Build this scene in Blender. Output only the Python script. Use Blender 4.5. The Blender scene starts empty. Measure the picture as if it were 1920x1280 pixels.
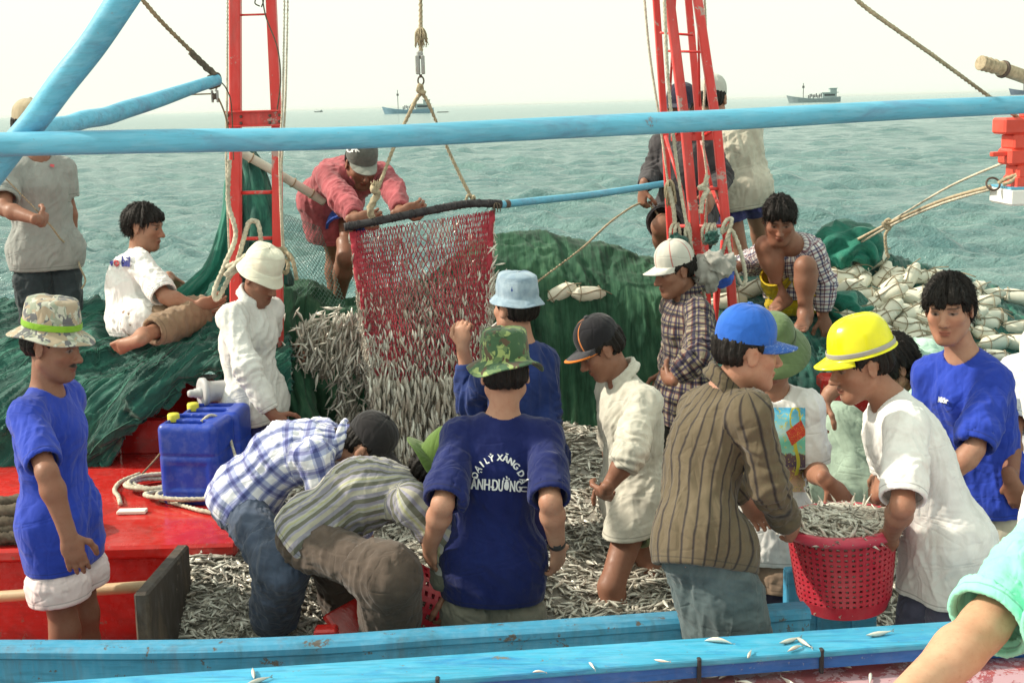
import bpy, math, random, time
import numpy as np
from mathutils import Vector, Matrix
from mathutils.bvhtree import BVHTree
from concurrent.futures import ThreadPoolExecutor

# ------------------------------------------------------------------ camera, sky, sun, exposure
SC = bpy.context.scene
COL = SC.collection
EYE = np.array([0.0, 0.0, 2.7])
FPX = 2400.0                       # focal length in pixels of a 1920 px wide frame
PITCH, ROLL = math.radians(10.48), math.radians(1.48)
_r0 = np.array([1.0, 0, 0]); _f = np.array([0, math.cos(PITCH), -math.sin(PITCH)])
_u0 = np.array([0, math.sin(PITCH), math.cos(PITCH)])
CR = math.cos(ROLL) * _r0 - math.sin(ROLL) * _u0
CU = math.cos(ROLL) * _u0 + math.sin(ROLL) * _r0
cam = bpy.data.cameras.new("camera"); cam.sensor_width = 36.0; cam.lens = FPX / 1920 * 36
cam.clip_start = 0.05; cam.clip_end = 30000
camo = bpy.data.objects.new("camera", cam); COL.objects.link(camo)
M = Matrix.Identity(4)
for i in range(3):
    M[i][0], M[i][1], M[i][2], M[i][3] = CR[i], CU[i], -_f[i], EYE[i]
camo.matrix_world = M
SC.camera = camo

SUN_DIR = np.array([-0.80, 0.06, 0.60]); SUN_DIR /= np.linalg.norm(SUN_DIR)   # towards the sun
w = bpy.data.worlds.new("World"); SC.world = w; w.use_nodes = True
nt = w.node_tree; nt.nodes.clear()
sky = nt.nodes.new("ShaderNodeTexSky"); sky.sky_type = 'NISHITA'; sky.sun_disc = False
sky.sun_elevation = math.asin(SUN_DIR[2]); sky.sun_rotation = math.atan2(SUN_DIR[0], SUN_DIR[1])
sky.air_density = 1.0; sky.dust_density = 6.0; sky.ozone_density = 0.6; sky.altitude = 0
haz = nt.nodes.new("ShaderNodeMix"); haz.data_type = 'RGBA'; haz.inputs[0].default_value = 0.72
haz.inputs[7].default_value = (11.6, 12.6, 10.6, 1)      # milky overcast veil of the hazy day
bg = nt.nodes.new("ShaderNodeBackground"); bg.inputs[1].default_value = 0.1
wo = nt.nodes.new("ShaderNodeOutputWorld")
nt.links.new(sky.outputs[0], haz.inputs[6]); nt.links.new(haz.outputs[2], bg.inputs[0]); nt.links.new(bg.outputs[0], wo.inputs[0])
sun = bpy.data.lights.new("sun", 'SUN'); sun.energy = 4.3; sun.angle = math.radians(1.2); sun.color = (1.0, 0.91, 0.76)
suno = bpy.data.objects.new("sun", sun); COL.objects.link(suno)
suno.rotation_euler = Vector(SUN_DIR).to_track_quat('Z', 'Y').to_euler(); suno.location = (-20, 8, 20)
SC.view_settings.view_transform = 'Standard'; SC.view_settings.look = 'None'
SC.view_settings.exposure = 0.25; SC.view_settings.gamma = 1.0
SC.cycles.max_bounces = 6; SC.cycles.diffuse_bounces = 3; SC.cycles.transparent_max_bounces = 12
# ------------------------------------------------------------------ measuring the photograph
def ray(px, py):
    return _f + ((px - 960) / FPX) * CR + ((640 - py) / FPX) * CU
def W(px, py, Y):
    d = ray(px, py); return EYE + d * (Y / d[1])
def Wz(px, py, z):
    d = ray(px, py); return EYE + d * ((z - EYE[2]) / d[2])
def reach(px, py, P, L, sign):
    """the point on the sight line of (px,py) at bone length L from P"""
    d = ray(px, py); a = d @ d; b = d @ (EYE - P); c = (EYE - P) @ (EYE - P) - L * L
    disc = b * b - a * c
    if sign == 0:
        return W(px, py, P[1])
    if disc < 0:
        t = -b / a
        q = EYE + t * d
        if np.linalg.norm(q - P) > 1.22 * L:
            print("LONG", px, py, round(float(np.linalg.norm(q - P) / L), 2))
        return q
    return EYE + d * ((-b + sign * math.sqrt(disc)) / a)
def nrm(v):
    v = np.asarray(v, float); return v / (np.linalg.norm(v, axis=-1, keepdims=True) + 1e-12)

# ------------------------------------------------------------------ numpy noise
def vnoise(p, seed=0):
    """smooth value noise in -1..1 at points p (n,3)"""
    p = np.asarray(p, np.float32); i = np.floor(p).astype(np.int64); f = p - i
    f = f * f * (3 - 2 * f)
    def h(x, y, z):
        n = (x * 73856093) ^ (y * 19349663) ^ (z * 83492791) ^ (seed * 2654435761)
        n = (n ^ (n >> 13)) * 1274126177 & 0x7fffffff
        n = (n ^ (n >> 16)) & 0xffff
        return n.astype(np.float32) / 32767.5 - 1
    x, y, z = i[..., 0], i[..., 1], i[..., 2]; fx, fy, fz = f[..., 0], f[..., 1], f[..., 2]
    def lx(y_, z_): a = h(x, y_, z_); return a + (h(x + 1, y_, z_) - a) * fx
    def ly(z_): a = lx(y, z_); return a + (lx(y + 1, z_) - a) * fy
    a = ly(z); return a + (ly(z + 1) - a) * fz
def fbm(p, seed=0, o=3):
    s = 0; a = 1.0; t = 0
    for k in range(o):
        s = s + a * vnoise(p * 2 ** k, seed + k * 17); t += a; a *= 0.5
    return s / t

# ------------------------------------------------------------------ implicit surfaces -> mesh (sparse surface nets)
class Prim:
    def __init__(s, f, lo, hi, k=0.02, op='u'):
        s.f, s.k, s.op = f, k, op
        s.lo, s.hi = np.asarray(lo, float), np.asarray(hi, float)
def dot(a, b): return np.einsum('...i,...i->...', a, b)
def cone(a, b, r1, r2, k=0.02, op='u', n=None, s=1.0, n2=None):
    """round cone a-b, optionally flattened along n (n2 at b) by factor s"""
    a = np.asarray(a, np.float32); b = np.asarray(b, np.float32); ba = b - a; L2 = float(ba @ ba) + 1e-9
    if n is not None:
        n = np.asarray(n, np.float32); n2 = n if n2 is None else np.asarray(n2, np.float32)
    def f(p):
        q = p - a; h = np.clip(q @ ba / L2, 0, 1); v = q - h[..., None] * ba
        d2 = dot(v, v)
        if n is not None:
            nn = n + (n2 - n) * h[..., None]; c = dot(v, nn); d2 = d2 + (s * s - 1) * c * c
        return np.sqrt(d2) - (r1 + (r2 - r1) * h)
    R = max(r1, r2)
    return Prim(f, np.minimum(a, b) - R, np.maximum(a, b) + R, k, op)
def ell(c, R, rad, k=0.02, op='u'):
    """ellipsoid: centre, rotation rows = local axes, radii"""
    c = np.asarray(c, np.float32); R = np.asarray(R, np.float32); rad = np.asarray(rad, np.float32)
    def f(p):
        q = (p - c) @ R.T / rad; k0 = np.sqrt(dot(q, q)); q = q / rad; k1 = np.sqrt(dot(q, q)) + 1e-6
        return k0 * (k0 - 1) / k1
    m = np.sqrt(((R * rad[:, None]) ** 2).sum(0))
    return Prim(f, c - m, c + m, k, op)
def plane(p0, n, k=0.004):
    p0 = np.asarray(p0, np.float32); n = np.asarray(nrm(n), np.float32)
    return Prim(lambda p: (p - p0) @ n, [-99] * 3, [99] * 3, k, 'x')     # keep the side opposite n
def group(prims, k=0.01):
    u = [q for q in prims if q.op == 'u']
    lo = np.min([q.lo for q in u], 0); hi = np.max([q.hi for q in u], 0)
    def f(p): return evalp(prims, p)
    return Prim(f, lo, hi, k, 'u')
FAR = 0.09
def evalp(prims, P, half=None):
    """P (n,m,3) blocks of points"""
    n = len(P); D = np.full(P.shape[:2], FAR, np.float32)
    mn = P.min(1) - FAR; mx = P.max(1) + FAR
    for q in prims:
        sel = np.nonzero(np.all((mx >= q.lo) & (mn <= q.hi), 1))[0]
        if len(sel) == 0: continue
        full = len(sel) == n
        d = q.f(P if full else P[sel]); o = D if full else D[sel]
        if q.op == 'u':
            h = np.maximum(q.k - np.abs(o - d), 0) / q.k; r = np.minimum(o, d) - h * h * q.k * 0.25
        else:
            if q.op == 's': d = -d
            h = np.maximum(q.k - np.abs(o - d), 0) / q.k; r = np.maximum(o, d) + h * h * q.k * 0.25
        if full: D = r
        else: D[sel] = r
    return D
_OFF8 = np.array([[i, j, k] for i in (0, 1) for j in (0, 1) for k in (0, 1)])
def surf(prims, h, B=7):
    u = [q for q in prims if q.op == 'u']
    lo = np.min([q.lo for q in u], 0) - 2.5 * h; hi = np.max([q.hi for q in u], 0) + 2.5 * h
    nb = np.ceil((hi - lo) / (B * h)).astype(int) + 1
    g = np.stack(np.meshgrid(*[np.arange(x) for x in nb], indexing='ij'), -1).reshape(-1, 3)
    cen = (lo + (g + 0.5) * B * h).astype(np.float32)
    d0 = evalp(prims, cen[:, None, :])[:, 0]
    g = g[np.abs(d0) < min(B * h * 0.87 * 1.65, FAR - 1e-4)]
    r = np.arange(B + 1)
    loc = np.stack(np.meshgrid(r, r, r, indexing='ij'), -1).reshape(-1, 3)
    V = np.empty((len(g), B + 1, B + 1, B + 1), np.float32)
    for c in range(0, len(g), 600):
        gi = g[c:c + 600]
        P = (lo + (gi[:, None, :] * B + loc[None]) * h).astype(np.float32)
        V[c:c + 600] = evalp(prims, P).reshape(-1, B + 1, B + 1, B + 1)
    N = nb * B + 2
    S = V < 0
    cs = sum(S[:, i:B + i, j:B + j, k:B + k].astype(np.int8) for i, j, k in _OFF8)
    ac = np.argwhere((cs > 0) & (cs < 8))
    gc = g[ac[:, 0]] * B + ac[:, 1:]
    key = (gc[:, 0] * N[1] + gc[:, 1]) * N[2] + gc[:, 2]
    cv = np.stack([V[ac[:, 0], ac[:, 1] + i, ac[:, 2] + j, ac[:, 3] + k] for i, j, k in _OFF8], 1)
    acc = np.zeros((len(ac), 3), np.float32); cnt = np.zeros(len(ac), np.float32)
    for a in range(8):
        for b in range(a + 1, 8):
            df = _OFF8[b] - _OFF8[a]
            if np.abs(df).sum() != 1: continue
            va, vb = cv[:, a], cv[:, b]; m = (va < 0) != (vb < 0)
            t = va[m] / (va[m] - vb[m])
            acc[m] += _OFF8[a] + t[:, None] * df; cnt[m] += 1
    pos = lo + (gc + acc / np.maximum(cnt, 1)[:, None]) * h
    o = np.argsort(key); sk = key[o]
    quads = []
    st = [N[1] * N[2], N[2], 1]
    for ax in range(3):
        sl0 = [slice(0, B)] * 3; sl1 = list(sl0); sl1[ax] = slice(1, B + 1)
        a = S[(slice(None), *sl0)]; b = S[(slice(None), *sl1)]
        e = np.argwhere(a != b)
        flip = a[tuple(e.T)]
        ge = g[e[:, 0]] * B + e[:, 1:]
        k0 = (ge[:, 0] * N[1] + ge[:, 1]) * N[2] + ge[:, 2]
        s1, s2 = st[(ax + 1) % 3], st[(ax + 2) % 3]
        ks = np.stack([k0, k0 - s1, k0 - s1 - s2, k0 - s2], 1)
        ix = np.searchsorted(sk, ks); ix = np.minimum(ix, len(sk) - 1)
        ok = np.all(sk[ix] == ks, 1)
        qd = o[ix[ok]]; fl = flip[ok]
        qd[~fl] = qd[~fl][:, ::-1]
        quads.append(qd)
    return pos, np.concatenate(quads)
def vnormals(v, q):
    n = np.zeros_like(v)
    fn = np.cross(v[q[:, 2]] - v[q[:, 0]], v[q[:, 3]] - v[q[:, 1]])
    for i in range(4): np.add.at(n, q[:, i], fn)
    return nrm(n)

# ------------------------------------------------------------------ mesh objects
def mesh(name, v, faces, mat=None, parent=None, smooth=True, loc=None, attrs=None, mats=None, midx=None):
    """faces: (n,k) array or list of tuples; loc: origin of the object (parent's origin when parented)"""
    me = bpy.data.meshes.new(name); v = np.asarray(v, np.float64)
    if loc is None:
        loc = np.array(parent.get("_o", (0, 0, 0))) if parent is not None else np.zeros(3)
    v = v - np.asarray(loc)
    if isinstance(faces, np.ndarray):
        k = faces.shape[1]; me.vertices.add(len(v)); me.vertices.foreach_set("co", v.astype(np.float32).ravel())
        me.loops.add(faces.size); me.loops.foreach_set("vertex_index", faces.astype(np.int32).ravel())
        me.polygons.add(len(faces)); me.polygons.foreach_set("loop_start", np.arange(0, faces.size, k, dtype=np.int32))
        me.update(calc_edges=True)
    else:
        me.from_pydata([tuple(x) for x in v], [], [tuple(f) for f in faces]); me.update()
    me.polygons.foreach_set("use_smooth", np.full(len(me.polygons), smooth))
    for an, (ty, dat) in (attrs or {}).items():
        at = me.attributes.new(an, ty, 'POINT')
        dat = np.asarray(dat, np.float32)
        if ty == 'FLOAT_COLOR':
            if dat.shape[1] == 3: dat = np.concatenate([dat, np.ones((len(dat), 1), np.float32)], 1)
            at.data.foreach_set("color", dat.ravel())
        elif ty == 'FLOAT_VECTOR': at.data.foreach_set("vector", dat.ravel())
        else: at.data.foreach_set("value", dat.ravel())
    for m_ in (mats or ([mat] if mat else [])): me.materials.append(m_)
    if midx is not None: me.polygons.foreach_set("material_index", np.asarray(midx, np.int32))
    o = bpy.data.objects.new(name, me); COL.objects.link(o)
    if parent is not None:
        o.parent = parent; o.location = np.asarray(loc) - np.array(parent.get("_o", (0, 0, 0)))
    else: o.location = loc
    o["_o"] = [float(x) for x in loc]
    return o
def empty(name, loc):
    o = bpy.data.objects.new(name, None); COL.objects.link(o); o.location = loc; o["_o"] = [float(x) for x in loc]
    o.empty_display_size = 0.1
    return o
def tag(o, label=None, cat=None, group=None, kind=None):
    if label: o["label"] = label
    if cat: o["category"] = cat
    if group: o["group"] = group
    if kind: o["kind"] = kind
    return o
class MB:
    """collects shapes for ONE mesh"""
    def __init__(s): s.v = []; s.f = []; s.n = 0
    def add(s, v, f):
        v = np.asarray(v, float); s.v.append(v)
        s.f += [tuple(int(i) + s.n for i in q) for q in f]; s.n += len(v); return s
    def box(s, c, size, R=None, bev=0.0):
        c = np.asarray(c, float); hx = np.asarray(size, float) / 2
        b = min(bev, *(hx * 0.45)) if bev else 0
        if b:
            vs = []; ring = []
            # chamfered box: 24 verts
            idx = {}
            for sx in (-1, 1):
                for sy in (-1, 1):
                    for sz in (-1, 1):
                        for a in range(3):
                            p = np.array([sx, sy, sz]) * hx; sg = np.array([sx, sy, sz])
                            for k in range(3):
                                if k != a: p[k] -= sg[k] * b
                            idx[(sx, sy, sz, a)] = len(vs); vs.append(p)
            F = []
            for a in range(3):
                b1, b2 = (a + 1) % 3, (a + 2) % 3
                for sg in (-1, 1):
                    q = []
                    for (u, t) in ((-1, -1), (1, -1), (1, 1), (-1, 1)):
                        k = [0, 0, 0]; k[a] = sg; k[b1] = u; k[b2] = t; q.append(idx[(*k, a)])
                    F.append(q if sg > 0 else q[::-1])
            for a in range(3):   # edges along axis a
                b1, b2 = (a + 1) % 3, (a + 2) % 3
                for u in (-1, 1):
                    for t in (-1, 1):
                        k0 = [0, 0, 0]; k0[a] = -1; k0[b1] = u; k0[b2] = t; k1 = list(k0); k1[a] = 1
                        q = [idx[(*k0, b1)], idx[(*k1, b1)], idx[(*k1, b2)], idx[(*k0, b2)]]
                        F.append(q if u * t < 0 else q[::-1])
            for sx in (-1, 1):
                for sy in (-1, 1):
                    for sz in (-1, 1):
                        q = [idx[(sx, sy, sz, a)] for a in range(3)]
                        F.append(q if sx * sy * sz > 0 else q[::-1])
            V = np.array(vs)
        else:
            V = np.array([[x, y, z] for x in (-1, 1) for y in (-1, 1) for z in (-1, 1)]) * hx
            F = [(0, 1, 3, 2), (4, 6, 7, 5), (0, 4, 5, 1), (2, 3, 7, 6), (0, 2, 6, 4), (1, 5, 7, 3)]
        if R is not None: V = V @ np.asarray(R)
        return s.add(V + c, F)
    def beam(s, a, b, w_, h_, up=(0, 0, 1), bev=0.0, w2=None):
        a = np.asarray(a, float); b = np.asarray(b, float); x = nrm(b - a); y = nrm(np.cross(up, x)); z = np.cross(x, y)
        return s.box((a + b) / 2, (np.linalg.norm(b - a), w_, h_), np.stack([x, y, z]), bev)
    def tube(s, pts, r, seg=8, closed=False, cap=True, twist=0.0, lob=0.0):
        pts = np.asarray(pts, float); n = len(pts); r = np.broadcast_to(np.asarray(r, float), (n,))
        t = np.gradient(pts, axis=0)
        if closed: t = np.roll(pts, -1, 0) - np.roll(pts, 1, 0)
        t = nrm(t); u = np.zeros_like(pts)
        ref = np.array([0, 0, 1.0]) if abs(t[0][2]) < 0.9 else np.array([1.0, 0, 0])
        cur = nrm(np.cross(t[0], ref))
        for i in range(n):
            cur = nrm(cur - t[i] * (cur @ t[i])); u[i] = cur
        vv = np.cross(t, u); an = np.arange(seg) * 2 * math.pi / seg
        L = np.concatenate([[0], np.cumsum(np.linalg.norm(np.diff(pts, axis=0), axis=1))])
        A = an[None, :] + (L * twist)[:, None]
        rr = r[:, None] * (1 + lob * np.cos(3 * an)[None, :])
        V = pts[:, None] + rr[..., None] * (np.cos(A)[..., None] * u[:, None] + np.sin(A)[..., None] * vv[:, None])
        F = []
        for i in range(n if closed else n - 1):
            j = (i + 1) % n
            for k in range(seg):
                l = (k + 1) % seg; F.append((i * seg + k, i * seg + l, j * seg + l, j * seg + k))
        V = V.reshape(-1, 3)
        if cap and not closed:
            F.append(tuple(range(seg))[::-1]); F.append(tuple((n - 1) * seg + k for k in range(seg)))
        return s.add(V, F)
    def lathe(s, prof, c, R=None, seg=24, sx=1.0, sy=1.0, wob=None):
        """profile [(r,z)], rows of R = local axes"""
        prof = np.asarray(prof, float); an = np.arange(seg) * 2 * math.pi / seg
        V = np.stack([prof[:, None, 0] * np.cos(an) * sx, prof[:, None, 0] * np.sin(an) * sy, np.repeat(prof[:, 1:2], seg, 1)], -1)
        if wob is not None: V[..., 2] += wob(prof[:, None, 0], an[None, :])
        n = len(prof); F = []
        for i in range(n - 1):
            for k in range(seg):
                l = (k + 1) % seg; F.append((i * seg + k, i * seg + l, (i + 1) * seg + l, (i + 1) * seg + k))
        V = V.reshape(-1, 3)
        if R is not None: V = V @ np.asarray(R)
        return s.add(V + np.asarray(c), F)
    def build(s, name, mat, parent=None, smooth=False, **k):
        return mesh(name, np.concatenate(s.v), s.f, mat, parent, smooth, **k)
def spline(P, n):
    """Catmull-Rom through points, n samples"""
    P = np.asarray(P, float); m = len(P); t = np.linspace(0, m - 1 - 1e-9, n); i = t.astype(int); f = (t - i)[:, None]
    g = lambda k: P[np.clip(k, 0, m - 1)]
    a, b, c, d = g(i - 1), g(i), g(i + 1), g(i + 2)
    return 0.5 * (2 * b + (c - a) * f + (2 * a - 5 * b + 4 * c - d) * f ** 2 + (3 * b - a - 3 * c + d) * f ** 3)
def patch(G, nu, nv):
    """Catmull-Rom surface through a control grid (rows, cols, 3) -> (nu,nv,3)"""
    G = np.asarray(G, float); R = np.stack([spline(G[:, j], nu) for j in range(G.shape[1])], 1)
    return np.stack([spline(R[i], nv) for i in range(nu)], 0)
def gridfaces(nu, nv):
    i, j = np.meshgrid(np.arange(nu - 1), np.arange(nv - 1), indexing='ij'); a = (i * nv + j).ravel()
    return np.stack([a, a + 1, a + nv + 1, a + nv], 1)
def gridnormal(S):
    return nrm(np.cross(np.gradient(S, axis=0), np.gradient(S, axis=1)))
def sheet(name, S, mat, th=0.02, parent=None, attrs=None, **k):
    """a draped sheet with real thickness from a surface grid"""
    n = gridnormal(S); nu, nv = S.shape[:2]; f = gridfaces(nu, nv)
    A = S.reshape(-1, 3); Bk = (S - n * th).reshape(-1, 3); m = len(A)
    rim = np.concatenate([np.arange(nv), np.arange(1, nu) * nv + nv - 1, (nu - 1) * nv + np.arange(nv - 2, -1, -1), np.arange(nu - 2, 0, -1) * nv])
    r2 = np.roll(rim, -1)
    F = np.concatenate([f, f[:, ::-1] + m, np.stack([rim, rim + m, r2 + m, r2], 1)])
    return mesh(name, np.concatenate([A, Bk]), F, mat, parent, True, attrs={a: (t, np.concatenate([d, d])) for a, (t, d) in (attrs or {}).items()}, **k)
# ------------------------------------------------------------------ procedural materials
class NB:
    """small node-tree builder"""
    def __init__(s, name):
        s.m = bpy.data.materials.new(name); s.m.use_nodes = True; s.t = s.m.node_tree; s.t.nodes.clear()
        s.out = s.t.nodes.new("ShaderNodeOutputMaterial"); s.p = s.t.nodes.new("ShaderNodeBsdfPrincipled")
        s.t.links.new(s.p.outputs[0], s.out.inputs[0])
        s._tc = None
    def n(s, ty, **kw):
        x = s.t.nodes.new("ShaderNode" + ty)
        for k, v in kw.items(): setattr(x, k, v)
        return x
    def link(s, a, b): s.t.links.new(a, b)
    def set(s, sock, val):
        if hasattr(val, "is_output") or isinstance(val, bpy.types.NodeSocket): s.link(val, sock)
        else:
            if isinstance(val, (tuple, list)) and len(val) == 3 and sock.type == 'RGBA': val = (*val, 1)
            sock.default_value = val
    def obj(s):
        if s._tc is None: s._tc = s.n("TexCoord").outputs["Object"]
        return s._tc
    def attr(s, name, out="Vector"):
        a = s.n("Attribute", attribute_name=name); return a.outputs[out]
    def map(s, vec, scale=(1, 1, 1), rot=(0, 0, 0), loc=(0, 0, 0)):
        m = s.n("Mapping"); s.link(vec, m.inputs[0]); m.inputs[1].default_value = loc; m.inputs[2].default_value = rot; m.inputs[3].default_value = scale
        return m.outputs[0]
    def noise(s, vec=None, scale=5.0, detail=3.0, rough=0.55, dist=0.0, out="Fac"):
        x = s.n("TexNoise"); s.link(vec if vec is not None else s.obj(), x.inputs["Vector"])
        x.inputs["Scale"].default_value = scale; x.inputs["Detail"].default_value = detail
        x.inputs["Roughness"].default_value = rough; x.inputs["Distortion"].default_value = dist
        return x.outputs[out]
    def voronoi(s, vec, scale, out="Distance", feature='F1'):
        x = s.n("TexVoronoi", feature=feature); s.link(vec, x.inputs["Vector"]); x.inputs["Scale"].default_value = scale
        return x.outputs[out]
    def math(s, op, a, b=0.0, c=0.0, clamp=False):
        x = s.n("Math", operation=op, use_clamp=clamp)
        for i, q in enumerate((a, b, c)): s.set(x.inputs[i], q)
        return x.outputs[0]
    def rng(s, v, a, b, c=0.0, d=1.0):
        x = s.n("MapRange"); s.set(x.inputs[0], v)
        for i, q in enumerate((a, b, c, d)): s.set(x.inputs[i + 1], q)
        return x.outputs[0]
    def ramp(s, fac, stops, const=False):
        x = s.n("ValToRGB"); r = x.color_ramp; r.interpolation = 'CONSTANT' if const else 'LINEAR'
        while len(r.elements) < len(stops): r.elements.new(0.5)
        for e, (p, c) in zip(r.elements, stops): e.position = p; e.color = (*c, 1) if len(c) == 3 else c
        s.set(x.inputs[0], fac); return x.outputs[0]
    def mix(s, fac, a, b, blend='MIX'):
        x = s.n("Mix", data_type='RGBA', blend_type=blend)
        s.set(x.inputs[0], fac); s.set(x.inputs[6], a); s.set(x.inputs[7], b); return x.outputs[2]
    def xyz(s, vec):
        x = s.n("SeparateXYZ"); s.link(vec, x.inputs[0]); return x.outputs
    def comb(s, x, y, z=0.0):
        c = s.n("CombineXYZ"); s.set(c.inputs[0], x); s.set(c.inputs[1], y); s.set(c.inputs[2], z); return c.outputs[0]
    def bump(s, h, strength=0.3, dist=0.01, prev=None):
        b = s.n("Bump"); b.inputs["Strength"].default_value = strength; b.inputs["Distance"].default_value = dist
        s.link(h, b.inputs["Height"])
        if prev is not None: s.link(prev, b.inputs["Normal"])
        return b.outputs[0]
    def fin(s, color=None, rough=None, normal=None, spec=None, metal=None, sub=None, sheen=None, alpha=None, trans=None, coat=None):
        P = s.p.inputs
        for k, v in (("Base Color", color), ("Roughness", rough), ("Normal", normal), ("Specular IOR Level", spec), ("Metallic", metal),
                     ("Subsurface Weight", sub), ("Sheen Weight", sheen), ("Alpha", alpha), ("Transmission Weight", trans), ("Coat Weight", coat)):
            if v is not None: s.set(P[k], v)
        return s.m
def sc(c, k): return tuple(min(1, x * k) for x in c)

def paint(name, col, rough=0.4, wear=0.5, chip=(0.16, 0.12, 0.10), dirt=(0.10, 0.09, 0.08), chip_amt=0.0, spec=0.45, under=None, bump=0.25, streak=(1, 1, 1), dirt_amt=0.25, rust=0.0, grain=0.0, wet=0.0):
    """brushed boat paint: brush streaks, fading, grime and chips"""
    b = NB(name); o = b.obj()
    big = b.noise(b.map(o, streak), 2.2, 5, 0.6, 0.4); fine = b.noise(b.map(o, streak), 26, 4, 0.6)
    c = b.mix(b.rng(big, 0.3, 0.72), sc(col, 0.8), sc(col, 1.22))
    c = b.mix(b.rng(fine, 0.45, 0.8, 0, wear * 0.35), c, tuple(min(1, x * 0.75 + 0.22) for x in col))
    g = b.noise(b.map(o, streak), 7, 6, 0.7, 0.6)
    c = b.mix(b.rng(g, 0.52, 0.70, 0, dirt_amt), c, dirt)
    h = b.noise(o, 40, 3, 0.6)
    if grain:
        gr = b.noise(b.map(o, (.35, 6, 6)), 14, 4, .6, .3); c = b.mix(b.rng(gr, .50, .72, 0, grain), c, sc(col, .45)); h = b.math('ADD', b.math('MULTIPLY', h, .5), gr)
        sp = b.noise(o, 55, 3, .7); c = b.mix(b.rng(sp, .66, .72, 0, grain), c, sc(chip, .9))
    if rust:
        rs_ = b.noise(b.map(o, (2.2, 2.2, .22)), 6, 5, .7, .4); c = b.mix(b.rng(rs_, .56, .74, 0, rust), c, (.16, .075, .035))
    if chip_amt > 0:
        k = b.noise(o, 9, 8, 0.75, 0.3); th = 0.735 - chip_amt * 0.25
        m_ = b.rng(k, th, th + 0.02)
        c = b.mix(m_, c, chip); h = b.math('SUBTRACT', b.math('MULTIPLY', h, 0.5), b.math('MULTIPLY', m_, 0.8))
    r = b.rng(fine, 0.2, 0.9, rough * 0.75, min(1, rough * 1.35))
    if wet:
        wn = b.noise(o, 4.5, 5, .65, .6); r = b.math('MULTIPLY', r, b.rng(wn, .42, .58, 1.0, 1 - wet))
        sf = b.noise(b.map(o, (1, 2.5, 1)), 16, 6, .75, .8); c = b.mix(b.rng(sf, .60, .75, 0, wet * .5), c, tuple(min(1, x * .6 + .30) for x in col))
    return b.fin(c, r, b.bump(h, bump, 0.004), spec)

def cloth(name, col=None, pat=None, rough=0.85, bump=0.20, fade=0.16, sheen=0.15, spec=0.2, stain=None):
    """woven cloth; pat(builder, u, v, gc) gives the colour of the print"""
    b = NB(name); gc = b.attr("gc"); x = b.xyz(gc); o = b.obj()
    c = pat(b, x[0], x[1], gc) if pat else None
    f = b.noise(o, 9, 4, 0.6, 0.5)
    if c is None:
        c = b.mix(b.rng(f, 0.3, 0.7), sc(col, 1 - fade), tuple(min(1, k * (1 + fade * 0.7) + 0.006) for k in col))
    else:
        c = b.mix(b.rng(f, 0.35, 0.75, 0, fade), c, (0.45, 0.43, 0.40), 'MULTIPLY')
    if stain:
        st, amt = stain
        c = b.mix(b.rng(b.noise(o, 5, 6, 0.7, 0.8), 0.52, 0.72, 0, amt), c, st)
    ed = b.math('ABSOLUTE', b.math('SUBTRACT', x[2], .019)); seam = b.math('LESS_THAN', ed, .0022); c = b.mix(b.math('MULTIPLY', seam, .38), c, (0.02, 0.02, 0.02))
    wv = b.noise(b.map(gc, (1, 1, 0.2)), 420, 2, 0.5)
    wr = b.noise(b.map(o, (1, 1, 0.45)), 30, 3, 0.5, 0.8)
    rd = b.math('ABSOLUTE', b.math('SUBTRACT', b.noise(b.map(o, (1, 1, 0.20)), 8, 2, .45, 1.0), .5)); rd2 = b.math('ABSOLUTE', b.math('SUBTRACT', b.noise(b.map(o, (.3, .3, 1), (.6, .5, .3)), 9, 2, .45, .8), .5))
    crease = b.math('MINIMUM', b.rng(rd, 0, .055), b.rng(rd2, 0, .045))
    n0 = b.bump(crease, .22, .010); n1 = b.bump(wr, bump, 0.012, n0); n2 = b.bump(wv, 0.18, 0.002, n1)
    return b.fin(c, rough, n2, spec, sheen=sheen)
def stripes(period, stops, axis='u'):
    def f(b, u, v, gc):
        t = b.math('FRACT', b.math('DIVIDE', u if axis == 'u' else v, period)); return b.ramp(t, stops, True)
    return f
def plaid(pu, su, pv, sv, blend='MULTIPLY'):
    def f(b, u, v, gc):
        w_ = b.noise(gc, 14, 2); u2 = b.math('ADD', u, b.math('MULTIPLY', w_, 0.006))
        a = b.ramp(b.math('FRACT', b.math('DIVIDE', u2, pu)), su, True); c = b.ramp(b.math('FRACT', b.math('DIVIDE', v, pv)), sv, True)
        return b.mix(1.0 if blend == 'MULTIPLY' else 0.5, a, c, blend)
    return f
def camo(cols, scale):
    def f(b, u, v, gc):
        o = b.obj(); c = cols[0]
        for i, k in enumerate(cols[1:]):
            n = b.noise(b.map(o, loc=(i * 3.7, i * 1.9, i * 2.3)), scale, 2, 0.5, 0.9); c = b.mix(b.rng(n, 0.53, 0.545), c, k)
        return c
    return f
_mc = {}
def once(key, fn):
    if key not in _mc: _mc[key] = fn()
    return _mc[key]
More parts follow.
